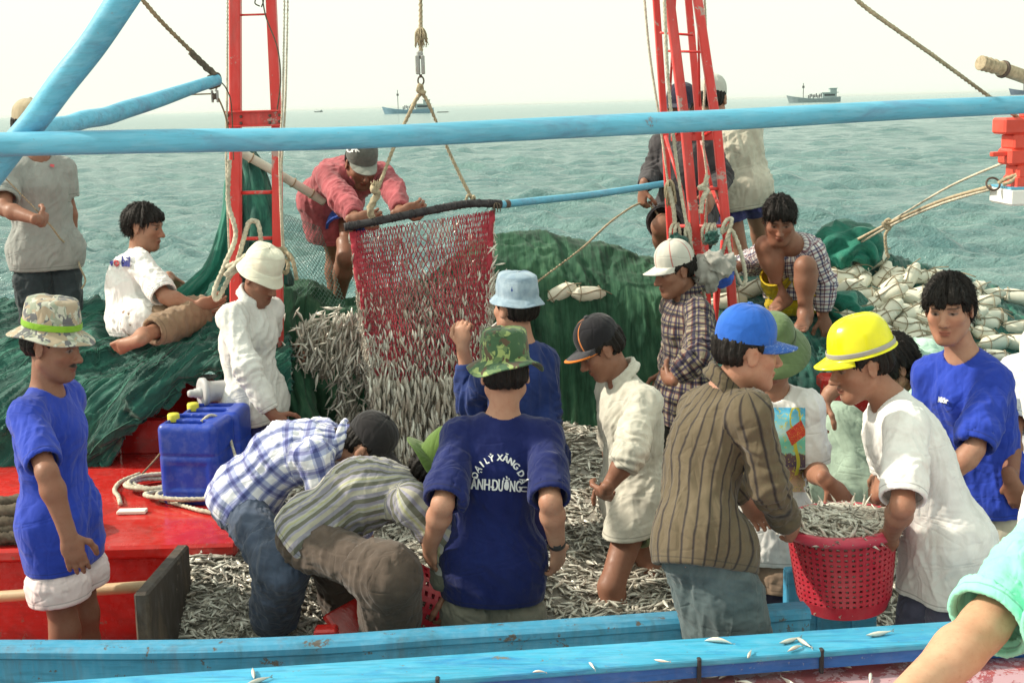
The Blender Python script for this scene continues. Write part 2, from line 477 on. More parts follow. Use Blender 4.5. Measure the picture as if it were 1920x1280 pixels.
def skin_mat():
    b = NB("skin"); c = b.attr("Col", "Color"); o = b.obj()
    c = b.mix(b.rng(b.noise(o, 28, 4, 0.6), 0.3, 0.75, 0, 0.30), c, (0.62, 0.42, 0.36), 'MULTIPLY')
    c = b.mix(b.rng(b.noise(o, 8, 3, 0.6), 0.4, 0.7, 0, 0.45), c, (0.90, 0.60, 0.50), 'MULTIPLY'); c = b.mix(b.rng(b.noise(o, 75, 3, 0.7), 0.55, 0.75, 0, 0.35), c, (0.70, 0.50, 0.42), 'MULTIPLY')
    n = b.bump(b.noise(o, 170, 3, 0.6), 0.12, 0.002)
    b.p.inputs["Subsurface Radius"].default_value = (0.010, 0.004, 0.002); b.p.inputs["Subsurface Scale"].default_value = 0.6
    return b.fin(c, b.rng(b.noise(o, 40, 2), 0.3, 0.7, 0.42, 0.66), n, 0.34, sub=0.06)
def hair_mat():
    b = NB("hair"); g = b.attr("gc")
    s = b.noise(b.map(g, (1, 0.06, 1)), 260, 3, 0.6)
    c = b.mix(b.rng(s, 0.35, 0.75), (0.005, 0.004, 0.004), (0.020, 0.015, 0.012))
    return b.fin(c, 0.55, b.bump(s, 0.7, 0.004), 0.25)
# ------------------------------------------------------------------ people
UP = np.array([0, 0, 1.0])
class Body: pass
def face_dir(yaw, pitch=0.0):
    y, p = math.radians(yaw), math.radians(pitch)
    return np.array([math.sin(y) * math.cos(p), -math.cos(y) * math.cos(p), -math.sin(p)])
def pose(Y, by, pel, nk, hd, el=None, er=None, wl=None, wr=None, fl=None, fr=None, kl=None, kr=None, al=None, ar=None, tl=None, tr=None,
         sl=None, sr=None, mid=None, hl=None, hr=None, s=1.0, curl=(0.5, 0.5), floor=0.3, hipyaw=None, pn=(None, None), tag_="", splay=0.0):
    """joints from (px, py, +/-) of the photograph: a bone of known length meets the joint's sight line beyond (+) or before (-) its parent.
    by: way the chest faces (0 towards the camera, 90 to the right). hd: (px, py, yaw, pitch, roll[, dy])"""
    B = Body(); B.s = s
    B.pel = W(pel[0], pel[1], Y + (pel[2] if len(pel) > 2 else 0)); B.nk = W(nk[0], nk[1], Y + (nk[2] if len(nk) > 2 else 0))
    sp = B.nk - B.pel; B.spl = np.linalg.norm(sp); sp = sp / B.spl; B.sp = sp
    f = face_dir(by); f = nrm(f - sp * (f @ sp)) if abs(f @ sp) < 0.97 else nrm(np.cross(np.cross(sp, f), sp)); 
    if np.linalg.norm(np.cross(sp, face_dir(by))) < 0.3: f = nrm(-UP + sp * (UP @ sp))
    B.left = nrm(np.cross(sp, f)); B.f = np.cross(B.left, sp)
    B.mid = W(mid[0], mid[1], Y + (mid[2] if len(mid) > 2 else 0)) if mid else B.pel * .52 + B.nk * .48
    up_t = nrm(B.nk - B.mid); B.chest = B.nk - up_t * .17 * s + B.f * 0.005
    B.upt = up_t; B.fc = nrm(B.f - up_t * (B.f @ up_t))
    def sh(o, sg):
        p = B.nk - up_t * .080 * s + sg * B.left * .150 * s
        return W(o[0], o[1], p[1] + (o[2] if len(o) > 2 else 0)) if o else p
    B.s_l, B.s_r = sh(sl, 1), sh(sr, -1)
    def limb(P, o, L, default):
        if o is None: return P + nrm(default) * L
        return reach(o[0], o[1], P, L, o[2]) if len(o) > 2 else reach(o[0], o[1], P, L, 0)
    dn = -sp * .6 - UP * .6
    B.e_l = limb(B.s_l, el, .285 * s, dn + B.left * .12); B.e_r = limb(B.s_r, er, .285 * s, dn - B.left * .12)
    B.w_l = limb(B.e_l, wl, .245 * s, -UP + B.f * .3); B.w_r = limb(B.e_r, wr, .245 * s, -UP + B.f * .3)
    B.d_l = nrm(limb(B.w_l, fl, .16 * s, B.w_l - B.e_l) - B.w_l); B.d_r = nrm(limb(B.w_r, fr, .16 * s, B.w_r - B.e_r) - B.w_r)
    hf = face_dir(hipyaw if hipyaw is not None else by); hleft = nrm(np.cross(UP, hf)); B.hf = hf
    if hipyaw is None: hleft = B.left
    def hip(o, sg):
        p = B.pel + sg * hleft * .078 * s - UP * .02
        return W(o[0], o[1], p[1] + (o[2] if len(o) > 2 else 0)) if o else p
    B.h_l, B.h_r = hip(hl, 1), hip(hr, -1); B.hleft = hleft
    B.k_l = limb(B.h_l, kl, .405 * s, -UP + hf * .06 + hleft * splay); B.k_r = limb(B.h_r, kr, .405 * s, -UP + hf * .06 - hleft * splay)
    def ank(K, o):
        if o is not None: return limb(K, o, .385 * s, None)
        return K + nrm(-UP - hf * .05) * .385 * s
    B.a_l, B.a_r = ank(B.k_l, al), ank(B.k_r, ar)
    def toe(A, K, o):
        if o is not None: return nrm(limb(A, o, .17 * s, None) - A)
        return nrm(hf * 1.0 - UP * .1)
    B.t_l, B.t_r = toe(B.a_l, B.k_l, tl), toe(B.a_r, B.k_r, tr)
    fw = face_dir(hd[2], hd[3]); upv = nrm(UP - fw * (fw @ UP)); rt = np.cross(fw, upv)
    ro = math.radians(hd[4] if len(hd) > 4 else 0); upv = math.cos(ro) * upv + math.sin(ro) * rt; rt = np.cross(fw, upv)
    B.HR = np.stack([rt, fw, upv]); hf2 = nrm(fw * [1, 1, 0])
    B.hc = W(hd[0], hd[1], B.nk[1] + (hd[5] if len(hd) > 5 else hf2[1] * .035))
    B.curl = curl; B.pn = pn
    hl_ = np.linalg.norm(B.hc - B.nk)
    if not .40 * s < B.spl < .54 * s or not .10 < hl_ < .21:
        print("CHECK", tag_, "spine %.2f head %.2f" % (B.spl, hl_), "pel", B.pel.round(2), "nk", B.nk.round(2))
    B.low = min(B.a_l[2], B.a_r[2]) - .07
    return B
def H(B, x, y, z): return B.hc + B.s ** .5 * (x * B.HR[0] + y * B.HR[1] + z * B.HR[2])
def head_prims(B):
    R = B.HR; h = lambda x, y, z: H(B, x, y, z); P = []
    P += [ell(h(0, -.018, .030), R, (.074, .092, .086), .02), ell(h(0, .028, -.028), R, (.060, .060, .078), .03),
          cone(h(0, .046, -.084), h(0, .02, -.05), .030, .05, .03), ell(h(0, .070, -.098), R, (.020, .015, .014), .02)]
    for s in (-1, 1):
        P += [cone(h(s * .050, .0, -.052), h(s * .020, .062, -.094), .018, .015, .03), ell(h(s * .043, .052, -.018), R, (.019, .020, .016), .022)]
    P += [cone(h(-.034, .073, .025), h(.034, .073, .025), .011, .011, .014)]
    for s in (-1, 1):
        P += [ell(h(s * .031, .093, .007), R, (.017, .015, .010), .012, 's'), ell(h(s * .031, .0665, .006), R, (.0125,) * 3, .003),
              cone(h(s * .017, .080, .0125), h(s * .046, .072, .0115), .0042, .0042, .004)]
    P += [cone(h(0, .082, .014), h(0, .103, -.024), .007, .0105, .012), ell(h(0, .106, -.029), R, (.012, .011, .009), .01)]
    for s in (-1, 1): P += [ell(h(s * .0125, .095, -.033), R, (.008, .009, .0075), .007)]
    P += [ell(h(0, .087, -.057), R, (.021, .009, .0062), .006), ell(h(0, .0855, -.0685), R, (.017, .009, .0065), .006),
          cone(h(-.020, .097, -.0625), h(.020, .097, -.0625), .0022, .0022, .004, 's')]
    for s in (-1, 1):
        P += [ell(h(s * .0775, -.010, -.004), np.stack([R[0] * .93 + s * -.36 * R[1], R[1] * .93 + s * .36 * R[0], R[2]]), (.0075, .019, .031), .008),
              ell(h(s * .086, -.004, -.002), R, (.005, .009, .016), .006, 's')]
    return P
def hand_prims(w_, d, pn, sd, curl, s=1.0):
    P = []; R = np.stack([sd, d, pn])
    P.append(ell(w_ + d * .050 * s, R, np.array([.040, .052, .0165]) * s, .012))
    P.append(cone(w_ - d * .03, w_ + d * .03, .026 * s, .027 * s, .012, n=pn, s=1.3))
    for off, L, rr in ((.029, .070, .0088), (.010, .078, .0090), (-.010, .072, .0086), (-.029, .056, .0078)):
        p = w_ + (d * (.086 - abs(off) * .12) + sd * off) * s; a = curl * 38 + abs(off) * 120; q = p
        spread = sd * off * 1.1
        for i, fr in enumerate((.46, .30, .24)):
            th = math.radians(a); v = nrm(math.cos(th) * d + math.sin(th) * pn + spread)
            q2 = q + v * L * fr * s; P.append(cone(q, q2, rr * s * (1 - .07 * i), rr * s * (1 - .07 * (i + 1)), .0045 if i else .007)); q = q2; a += curl * 52 + 6
    p = w_ + (d * .022 + sd * .028) * s; th = .75
    for L, v in ((.042, d * .62 + sd * .68 + pn * .28), (.033, d * .86 + sd * .30 + pn * (.25 + curl * .5)), (.026, d * .85 + sd * (.1 - curl * .3) + pn * (.3 + curl * .5))):
        q = p + nrm(v) * L * s; P.append(cone(p, q, .0115 * s, .0098 * s, .007)); p = q
    return P
def foot_prims(a, t, K, s=1.0):
    up = nrm(nrm(K - a) * .8 + UP * .3); t = nrm(t - up * (t @ up) * .85); sd = nrm(np.cross(t, up)); P = []
    P += [cone(a, a - up * .035 - t * .028, .036 * s, .030 * s, .02), cone(a - up * .01, a - up * .052 + t * .115, .034 * s, .019 * s, .025),
          cone(a - up * .052 - t * .02, a - up * .054 + t * .11 + sd * .012, .026 * s, .021 * s, .02), cone(a - up * .05, a - up * .055 + t * .10 - sd * .022, .026 * s, .020 * s, .02)]
    for i, o in enumerate((-.033, -.016, -.001, .013, .026)):
        b_ = a - up * .058 + t * (.115 - abs(o) * .3) + sd * o; P.append(cone(b_, b_ + t * (.046 - i * .004) - up * .004, .0115 if i == 0 else .0092, .010 if i == 0 else .0078, .005))
    return P
def body_prims(B):
    s = B.s; P = []; c = lambda *a, **k: P.append(cone(*a, **k))
    c(B.pel - B.sp * .02, B.mid, .108 * s, .100 * s, .05, n=B.f, s=1.3); c(B.mid, B.chest, .100 * s, .118 * s, .05, n=B.fc, s=1.38)
    c(B.chest, B.nk - B.upt * .085, .118 * s, .075 * s, .05, n=B.fc, s=1.35)
    for S in (B.s_l, B.s_r):
        c(B.nk - B.upt * .04, S, .040 * s, .041 * s, .04); c(B.chest, S, .066 * s, .042 * s, .05)
    for S, E, Wr, d, sg, i in ((B.s_l, B.e_l, B.w_l, B.d_l, 1, 0), (B.s_r, B.e_r, B.w_r, B.d_r, -1, 1)):
        c(S, E, .042 * s, .035 * s, .03); c(E, E + (Wr - E) * .28, .035 * s, .040 * s, .02); c(E + (Wr - E) * .28, Wr, .040 * s, .0255 * s, .02)
        pn = B.pn[i] if B.pn[i] is not None else (B.pel * .4 + B.chest * .6) - Wr
        pn = np.asarray(pn, float); pn = nrm(pn - d * (pn @ d)); sd = np.cross(pn, d); ff = B.f + UP * .35
        if sd @ ff < 0: sd = -sd
        P.extend(hand_prims(Wr, d, pn, sd, B.curl[i], s))
    for Hh, K, A, T in ((B.h_l, B.k_l, B.a_l, B.t_l), (B.h_r, B.k_r, B.a_r, B.t_r)):
        c(Hh, K, .074 * s, .050 * s, .04); c(Hh - B.f * .035 + B.sp * .01, Hh - B.f * .02, .066 * s, .062 * s, .05)
        c(K, K + (A - K) * .3, .051 * s, .050 * s, .03); back = nrm(np.cross(np.cross(A - K, T), A - K)) * -1
        c(K + (A - K) * .12 + back * .012, K + (A - K) * .42 + back * .014, .040 * s, .046 * s, .03); c(K + (A - K) * .3, A, .049 * s, .033 * s, .03)
        P.extend(foot_prims(A, T, K, s))
    c(B.nk - B.upt * .02, H(B, 0, -.018, -.05), .054 * s, .050 * s, .035)
    P.extend(head_prims(B))
    return P
def local(B, v): return ((v - B.hc) @ B.HR.T) / B.s ** .5
def skin_paint(B, v, tone, beard=0.0, moust=0.0, cap=False):
    C = np.tile(np.array(tone, np.float32), (len(v), 1)); l = local(B, v); x, y, z = l[:, 0], l[:, 1], l[:, 2]; ax = np.abs(x)
    near = (np.linalg.norm(l, axis=1) < .16)
    def put(m, col, a=1.0):
        m = np.clip(np.where(near, m, 0), 0, 1)[:, None] * a; C[:] = C * (1 - m) + np.array(col) * m
    sm = lambda d, w_: np.clip(.5 - d / w_, 0, 1)
    red = sm(np.abs(np.hypot(ax - .035, z + .025)) - .022, .03) * (y > .04); put(red, sc(tone, 1.0) * np.array([1.1, .85, .8]), .5)
    put(sm(z + .035, .04) * sm(-z - .12, .02) * (y > .02) * sm(ax - .05, .03), np.array(tone) * .45, beard)
    lip = sm(np.abs((z + .0625) / .011) ** 2 + (ax / .021) ** 2 - 1, .5) * (y > .075); put(lip, (tone[0] * .85, tone[1] * .52, tone[2] * .55), .75)
    put(sm(np.abs(z + .0625) - .0012, .003) * sm(ax - .018, .006) * (y > .075), np.array(tone) * .25, .8)
    put(sm(np.abs((z + .050) / .007) ** 2 + (ax / .026) ** 2 - 1, .6) * (y > .07), (.02, .015, .012), moust)
    eye = sm(np.abs((z - .0055) / .0068) ** 2 + ((ax - .031) / .0165) ** 2 - 1, .35) * (y > .055)
    put(eye, (.24, .19, .165), .9); put(sm(np.hypot((ax - .030), (z - .0055)) - .0058, .003) * (y > .055), (.012, .008, .006), 1)
    put(sm(np.abs(z - .0125 - .004 * (1 - ((ax - .031) / .018) ** 2)) - .0016, .004) * sm(np.abs(ax - .031) - .017, .006) * (y > .05), (.02, .014, .012), .85)
    br = sm(np.abs(z - .0265 + (ax - .031) ** 2 * 4) - .0038, .005) * sm(np.abs(ax - .032) - .020, .008) * (y > .04); put(br, (.015, .012, .010), .9)
    put(sm(np.hypot(ax - .008, z + .038) - .004, .003) * (y > .085), np.array(tone) * .25, .8)
    # closely cropped hair shadow on the scalp
    ear = np.hypot(y + .008, z) < .036
    put(sm(.03 - z - np.maximum(-y, 0) * 1.1, .03) * (y < .035) * (~(ear & (ax > .06))), (.014, .011, .010), .95)
    return C
def hair_mesh(B, long=0.0, vol=0.014, fringe=0.0, h=.0045, messy=.005, side=.02, seed=1, cap=9.0):
    """hair as one shell: skull offset with strands, cut along the hairline"""
    R = B.HR; hh = lambda x, y, z: H(B, x, y, z)
    P = [ell(hh(0, -.020, .034), R, np.array([.074, .092, .086]) + vol, .02), ell(hh(0, -.055, -.015 - long * .4), R, (.066 + vol * .6, .045 + vol, .065 + long), .02)]
    if fringe: P += [ell(hh(0, .055, .052), R, (.066, .036, .040 + fringe), .02)]
    hc, HR = B.hc, B.HR; ss = B.s ** .5
    def cut(p):
        l = ((p - hc) @ HR.T.astype(np.float32)) / ss; x, y, z = l[..., 0], l[..., 1], l[..., 2]; ax = np.abs(x)
        fz = .056 - fringe - .25 * np.maximum(ax - .03, 0) + .004 * np.sin(x * 260 + 1.3 * seed) + fringe * .75 * np.sin(x * 62 + 1.1 * seed) + fringe * .35 * np.sin(x * 131 + seed)          # forehead line
        face = np.minimum(np.minimum(y - .048 + np.maximum(ax - .055, 0) * .6, fz - z), .1)
        temple = np.minimum(np.minimum(.004 - side - z, y + .020), .1)                       # below sideburn, in front of the ear
        earr = .030 - np.sqrt((y + .008) ** 2 + (z + .004) ** 2)
        earr = np.minimum(earr, ax - .058)
        nape = (-.062 - long) - z
        return -np.maximum(np.maximum(np.maximum(face, temple), np.maximum(earr, nape)), z - cap)
    P.append(Prim(lambda p: -cut(p), [-99] * 3, [99] * 3, .004, 'x'))
    v, q = surf(P, h); n = vnormals(v, q); l = local(B, v)
    az = np.arctan2(l[:, 0], l[:, 1] + .03); el_ = np.linalg.norm(l, axis=1)
    u = np.stack([az * 9, l[:, 2] * 14, az * 0 + seed], 1)
    v = v + n * (messy * (vnoise(u * [1, .5, 1], seed) + .6 * vnoise(u * [3.2, .8, 1], seed + 5)))[:, None]
    v = v + n * (.5 * messy * vnoise(np.stack([az * 55, l[:, 2] * 16, az * 0], 1), seed + 21))[:, None]
    v = v - B.HR[2] * (messy * .8 * np.abs(vnoise(u * [4.5, .2, 1], seed + 9)))[:, None]
    gc = np.stack([az * .09, l[:, 2], el_], 1)
    # loose strands over the shell: thin tapering blades swept down and away from the crown
    if cap > 1:
        rs = np.random.RandomState(seed); idx = rs.choice(len(v), 5200); p = v[idx]; nn = vnormals(v, q)[idx]
        crown = B.hc + B.HR[2] * .13 - B.HR[1] * .03; t = nrm(p - crown); t = nrm(t - nn * dot(t, nn)[:, None] - UP * .15 + rs.normal(0, .30, p.shape)); lf = (p - B.hc) @ B.HR.T; L = rs.uniform(.010, .022, len(p)) * (1 + 25 * messy) * np.where((lf[:, 1] > .03) & (lf[:, 2] < .085), .45, 1)
        w_ = nrm(np.cross(t, nn)); a = p - nn * .002; b_ = p + (t + nn * rs.uniform(.02, .16, (len(p), 1))) * L[:, None] * .55; c_ = p + (t - UP * .2 + nn * rs.uniform(-.1, .12, (len(p), 1))) * L[:, None]
        bw = .0009; V4 = np.stack([a - w_ * bw, a + w_ * bw, b_ + w_ * bw * .8, b_ - w_ * bw * .8, c_ + w_ * .0003, c_ - w_ * .0003], 1).reshape(-1, 3); k = np.arange(len(p))[:, None] * 6 + len(v)
        q = np.concatenate([q, k + [[0, 1, 2, 3]], k + [[3, 2, 4, 5]]]); v = np.concatenate([v, V4]); gc = np.concatenate([gc, np.repeat(gc[idx], 6, 0)])
    return v, q, gc
def seg_info(p, a, b):
    ba = b - a; t = (p - a) @ ba / (ba @ ba); q = p - a - np.clip(t, 0, 1)[:, None] * ba; return t, q, np.linalg.norm(q, axis=1), np.linalg.norm(ba)
def folds(v, n, ax, sc_, amp, seed, al=4.0, w=None):
    """cloth folds that run along ax: soft swells with sharper creases"""
    ax = nrm(ax); along = v @ ax; r = v - along[:, None] * ax
    p = r / sc_ + ax * (along / (sc_ * al))[:, None]
    p = p + .45 * np.stack([vnoise(p * .8, seed + 1), vnoise(p * .8, seed + 2), vnoise(p * .8, seed + 3)], 1)
    a = vnoise(p, seed); b = 1 - 2.2 * np.abs(vnoise(p * 1.15, seed + 8)); c = 1 - 2.2 * np.abs(vnoise(p * 2.3 + 7, seed + 5))
    m = .5 + .8 * np.clip(vnoise(v * 5, seed + 12) + .3, 0, 1)
    d = amp * m * (.30 * a + .55 * b * np.abs(b) + .36 * c + .24)
    if w is not None: d = d * w
    return v + n * d[:, None]
def shirt_mesh(B, slv=.8, drop=.12, ease=.028, flare=.02, neck=.060, collar=False, h=.008, wr=.013, seed=3, lift=(0, 0), grav=.3, tight=0.0, cuff=1.0, open_=0):
    s = B.s; P = []; c = lambda *a, **k: P.append(cone(*a, **k))
    down = nrm(nrm(B.pel - B.mid) * (1 - grav) - UP * grav); t0 = B.pel + down * drop
    e = ease
    c(t0 + down * .06, B.pel, .116 * s + e + flare, .114 * s + e + flare * .5, .04, n=B.f, s=1.27); c(B.pel, B.mid, .114 * s + e + flare * .5, .108 * s + e, .05, n=B.f, s=1.30)
    c(B.mid, B.chest, .108 * s + e, .122 * s + e * .7, .05, n=B.fc, s=1.32); c(B.chest, B.nk - B.upt * .08, .122 * s + e * .7, .085 * s, .05, n=B.fc, s=1.3)
    for S in (B.s_l, B.s_r): c(B.nk - B.upt * .030, S, .050 * s, .050 * s + e * .2, .035); c(B.chest, S + (B.chest - S) * .15, .085 * s, .050 * s + e * .2, .045)
    if drop > .03: c(B.h_l, B.h_r, .080 * s + e * .8, .080 * s + e * .8, .05); c(B.pel - B.f * .028 * s, B.pel - B.f * .022 * s + down * drop * .8, .076 * s + e * .7, .076 * s + e * .7, .05)
    for Hh, K in ((B.h_l, B.k_l), (B.h_r, B.k_r)):
        if nrm(K - Hh) @ down > .62 and drop > .03: c(Hh, Hh + (K - Hh) * .62, .084 * s + e * .8, .082 * s + e * .9, .06)
    P.append(plane(t0, down, .01))
    P.append(cone(t0 + down * .05, t0 - down * .035,   .116 * s + e + flare - .018, .116 * s + e + flare - .02, .008, 's', n=B.f, s=1.29))
    ends = []
    for S, E, Wr in ((B.s_l, B.e_l, B.w_l), (B.s_r, B.e_r, B.w_r)):
        g = []; re = .044 * s + e * .9 * cuff
        if slv <= 1:
            end = S + (E - S) * slv; g.append(cone(S, S + (E - S) * 1.1, .047 * s + e * .35, re + .006, .02)); dn = nrm(E - S)
            rc = .047 * s + e * .35 + (re + .006 - .047 * s - e * .35) * slv / 1.1
        else:
            end = E + (Wr - E) * (slv - 1); dn = nrm(Wr - E); rc = max(.034, .030 * s + e * .5 * cuff)
            g.append(cone(S, E, .047 * s + e * .35, .044 * s + e * .6, .02)); g.append(cone(E, E + (Wr - E) * 1.15, .044 * s + e * .6, rc - .002, .02))
        g.append(plane(end, dn, .006)); g.append(cone(end + dn * .04, end - dn * .03, rc - .010, rc - .011, .004, 's'))
        P.append(group(g, .03)); ends.append((end, dn))
    axn = nrm(B.hc - B.nk)
    if open_: P.append(cone(B.nk + B.fc * .11 - B.upt * .02, B.pel + B.f * .16 + down * .1, .045, .075, .01, 's'))
    P.append(cone(B.nk - B.upt * .012 + B.fc * .012, B.nk + axn * .12, neck * s, neck * s * 1.2, .012, 's'))
    if collar:
        a0 = B.nk + B.upt * .012; ax_ = nrm(axn * .6 + B.upt * .6); fb = B.fc
        def col_f(p, a0=a0.astype(np.float32), ax_=ax_.astype(np.float32), r0=neck * s + .006, fb=fb.astype(np.float32)):
            q = p - a0; zz = q @ ax_; ra = np.sqrt(np.maximum(dot(q, q) - zz * zz, 0)); fr = q @ fb
            zz = zz + fr * .35; rr = r0 + .10 * np.maximum(-zz, 0) + np.maximum(-zz - .0, 0) * .5
            d = np.hypot(np.maximum(np.abs(ra - rr) - .003, 0), np.maximum(np.abs(zz) - .017, 0)) - .0045
            return np.maximum(d, .75 * (fr - r0 * .85))
        P.append(Prim(col_f, a0 - .12, a0 + .12, .006, 'u'))
    v, q = surf(P, h); n = vnormals(v, q)
    # pattern coordinates and folds
    tl = [seg_info(v, a, b) for a, b in ((t0 + down * .06, B.pel), (B.pel, B.mid), (B.mid, B.nk))]
    dm = np.stack([t[2] for t in tl], 1); bi = dm.argmin(1); acc = 0; vv = np.zeros(len(v)); qq = np.zeros_like(v)
    for i, t in enumerate(tl):
        m = bi == i; vv[m] = acc + np.clip(t[0][m], -.3 if i == 0 else 0, 1.6 if i == 2 else 1) * t[3]; qq[m] = t[1][m]; acc += t[3]
    lat = qq @ B.left; dep = qq @ B.f
    u = np.arctan2(lat, dep * 1.3 + 1e-4); u = u * .155; dt = np.hypot(lat, dep * 1.3)
    reg = np.zeros(len(v)); wav = np.zeros_like(v); wav[:] = down
    for i, (S, E, Wr) in enumerate(((B.s_l, B.e_l, B.w_l), (B.s_r, B.e_r, B.w_r))):
        a = seg_info(v, S, E); b = seg_info(v, E, Wr); use = np.minimum(a[2], b[2]) < .095 + ease * .6
        out = ((v - S) @ (B.left * (1 if i == 0 else -1)) > -.01 - .02) & use & (np.minimum(a[2], b[2]) < dt * .62)
        fb = b[2] < a[2]; axd = np.where(fb[:, None], nrm(Wr - E), nrm(E - S)); qa = np.where(fb[:, None], b[1], a[1])
        e1 = nrm(np.cross(nrm(E - S), B.f)); e2 = np.cross(nrm(E - S), e1)
        ua = np.arctan2(qa @ e1, qa @ e2) * .058; va = np.where(fb, a[3] + b[0] * b[3], a[0] * a[3])
        u = np.where(out, ua, u); vv = np.where(out, va, vv); reg = np.where(out, i + 1, reg); wav[out] = axd[out]
    amp = wr
    hemw = np.clip(np.abs((v - t0) @ down) / .05, .22, 1); hemw = np.where(reg > 0, 1, hemw)
    for i, (en, dn_) in enumerate(ends): hemw = np.where(reg == i + 1, np.clip(np.abs((v - en) @ dn_) / .05, .15, 1), hemw)
    edge = np.where(reg > 0, 1.0, np.abs((v - t0) @ down))
    for i, (en, dn_) in enumerate(ends): edge = np.where(reg == i + 1, np.abs((v - en) @ dn_), edge)
    hemw = hemw * np.clip((np.linalg.norm(v - B.nk, axis=1) - .055) / .06, .15, 1)
    # hanging folds, diagonal tension folds and creases at bent elbows and the waist
    v2 = folds(v, n, down, .075, amp, seed, 4.5, hemw)
    dg = nrm(down + B.left * (.9 if seed % 2 else -.9) + B.f * .3); v2 = folds(v2, n, dg, .055, amp * .75, seed + 31, 4.0, hemw)
    armm = reg > 0
    if armm.any():
        for i, (S, E, Wr) in enumerate(((B.s_l, B.e_l, B.w_l), (B.s_r, B.e_r, B.w_r))):
            m = reg == i + 1; bent = np.linalg.norm(np.cross(nrm(E - S), nrm(Wr - E)))
            dE = np.linalg.norm(v - E, axis=1); wgt = np.exp(-(dE / .10) ** 2) * m * (slv > 1) * (.4 + bent)
            t_ = (v - S) @ nrm(Wr - S) / .028 + 1.5 * vnoise(v * 14, seed + 4)
            v2 = v2 + n * (wgt * .006 * np.sin(t_ * 2 * math.pi / 1.4))[:, None]
    B.hem = (t0, down) if drop > .03 else None
    return v2, q, np.stack([u, vv, edge], 1), n
def trouser_mesh(B, to=1.9, ease=.018, flare=.0, h=.009, wr=.011, seed=5, wide=0.0, waist=.12):
    """to: 1 = to the knee, 2 = to the ankle"""
    s = B.s; P = []; c = lambda *a, **k: P.append(cone(*a, **k)); e = ease
    upd = nrm(B.mid - B.pel)
    c(B.pel, B.pel + upd * (waist + .03), .108 * s + e * .6, .100 * s + e * .5, .04, n=B.f, s=1.28); c(B.h_l, B.h_r, .074 * s + e * .6, .074 * s + e * .6, .04)
    P.append(plane(B.pel + upd * waist, upd, .006))
    ends = []
    for Hh, K, A in ((B.h_l, B.k_l, B.a_l), (B.h_r, B.k_r, B.a_r)):
        g = [cone(Hh - B.f * .035, Hh - B.f * .02, .068 * s + e * .6, .066 * s + e * .6, .04)]
        if to <= 1:
            end = Hh + (K - Hh) * to; dn = nrm(K - Hh); rc = .066 * s + e + flare; r0 = .077 * s + e * .8
            g.append(cone(Hh, Hh + (K - Hh) * to * 1.12, r0, rc, .04))
            rc = r0 + (rc - r0) / 1.12
        else:
            end = K + (A - K) * (to - 1); dn = nrm(A - K); rc = .050 * s + e + flare + wide
            g.append(cone(Hh, K, .078 * s + e * .8, .056 * s + e + wide, .04)); g.append(cone(K, K + (A - K) * (to - 1) * 1.1, .062 * s + e + wide, rc, .03))
        g.append(plane(end, dn, .006)); g.append(cone(end + dn * .05, end - dn * .04, rc - .014, rc - .015, .005, 's'))
        P.append(group(g, .022)); ends.append((end, dn))
    v, q = surf(P, h); n = vnormals(v, q)
    u = np.zeros(len(v)); vv = np.zeros(len(v)); best = np.full(len(v), 9.0); axv = np.zeros_like(v); kb = np.zeros(len(v))
    for Hh, K, A in ((B.h_l, B.k_l, B.a_l), (B.h_r, B.k_r, B.a_r)):
        for a_, b_, off in ((Hh, K, 0), (K, A, .4)):
            t, qq, d, L = seg_info(v, a_, b_); m = d < best; best = np.where(m, d, best)
            e1 = nrm(np.cross(nrm(b_ - a_), B.left + .01)); e2 = np.cross(nrm(b_ - a_), e1)
            u = np.where(m, np.arctan2(qq @ e1, qq @ e2) * .08, u); vv = np.where(m, off + t * L, vv); axv[m] = nrm(b_ - a_)
        kb = np.maximum(kb, np.exp(-(np.linalg.norm(v - K, axis=1) / .11) ** 2))
    hw = np.ones(len(v))
    for en, dn_ in ends: hw = np.minimum(hw, np.where(np.linalg.norm(v - en, axis=1) < .16, np.clip(np.abs((v - en) @ dn_) / .05, .2, 1), 1))
    v2 = folds(v, n, -UP, .07, wr, seed, 4.5, hw); v2 = folds(v2, n, nrm(B.left + UP * .5), .05, wr * .8, seed + 7, 3.5, hw)
    v2 = v2 + n * (kb * wr * .45 * np.sin(vv * 120 + 7 * vnoise(v * 9, seed)) * (.5 + vnoise(v * 7, seed + 2)))[:, None]
    edge = np.ones(len(v))
    for en, dn_ in ends: edge = np.minimum(edge, np.where(np.linalg.norm(v - en, axis=1) < .16, np.abs((v - en) @ dn_), 1))
    return v2, q, np.stack([u, vv, edge], 1), n

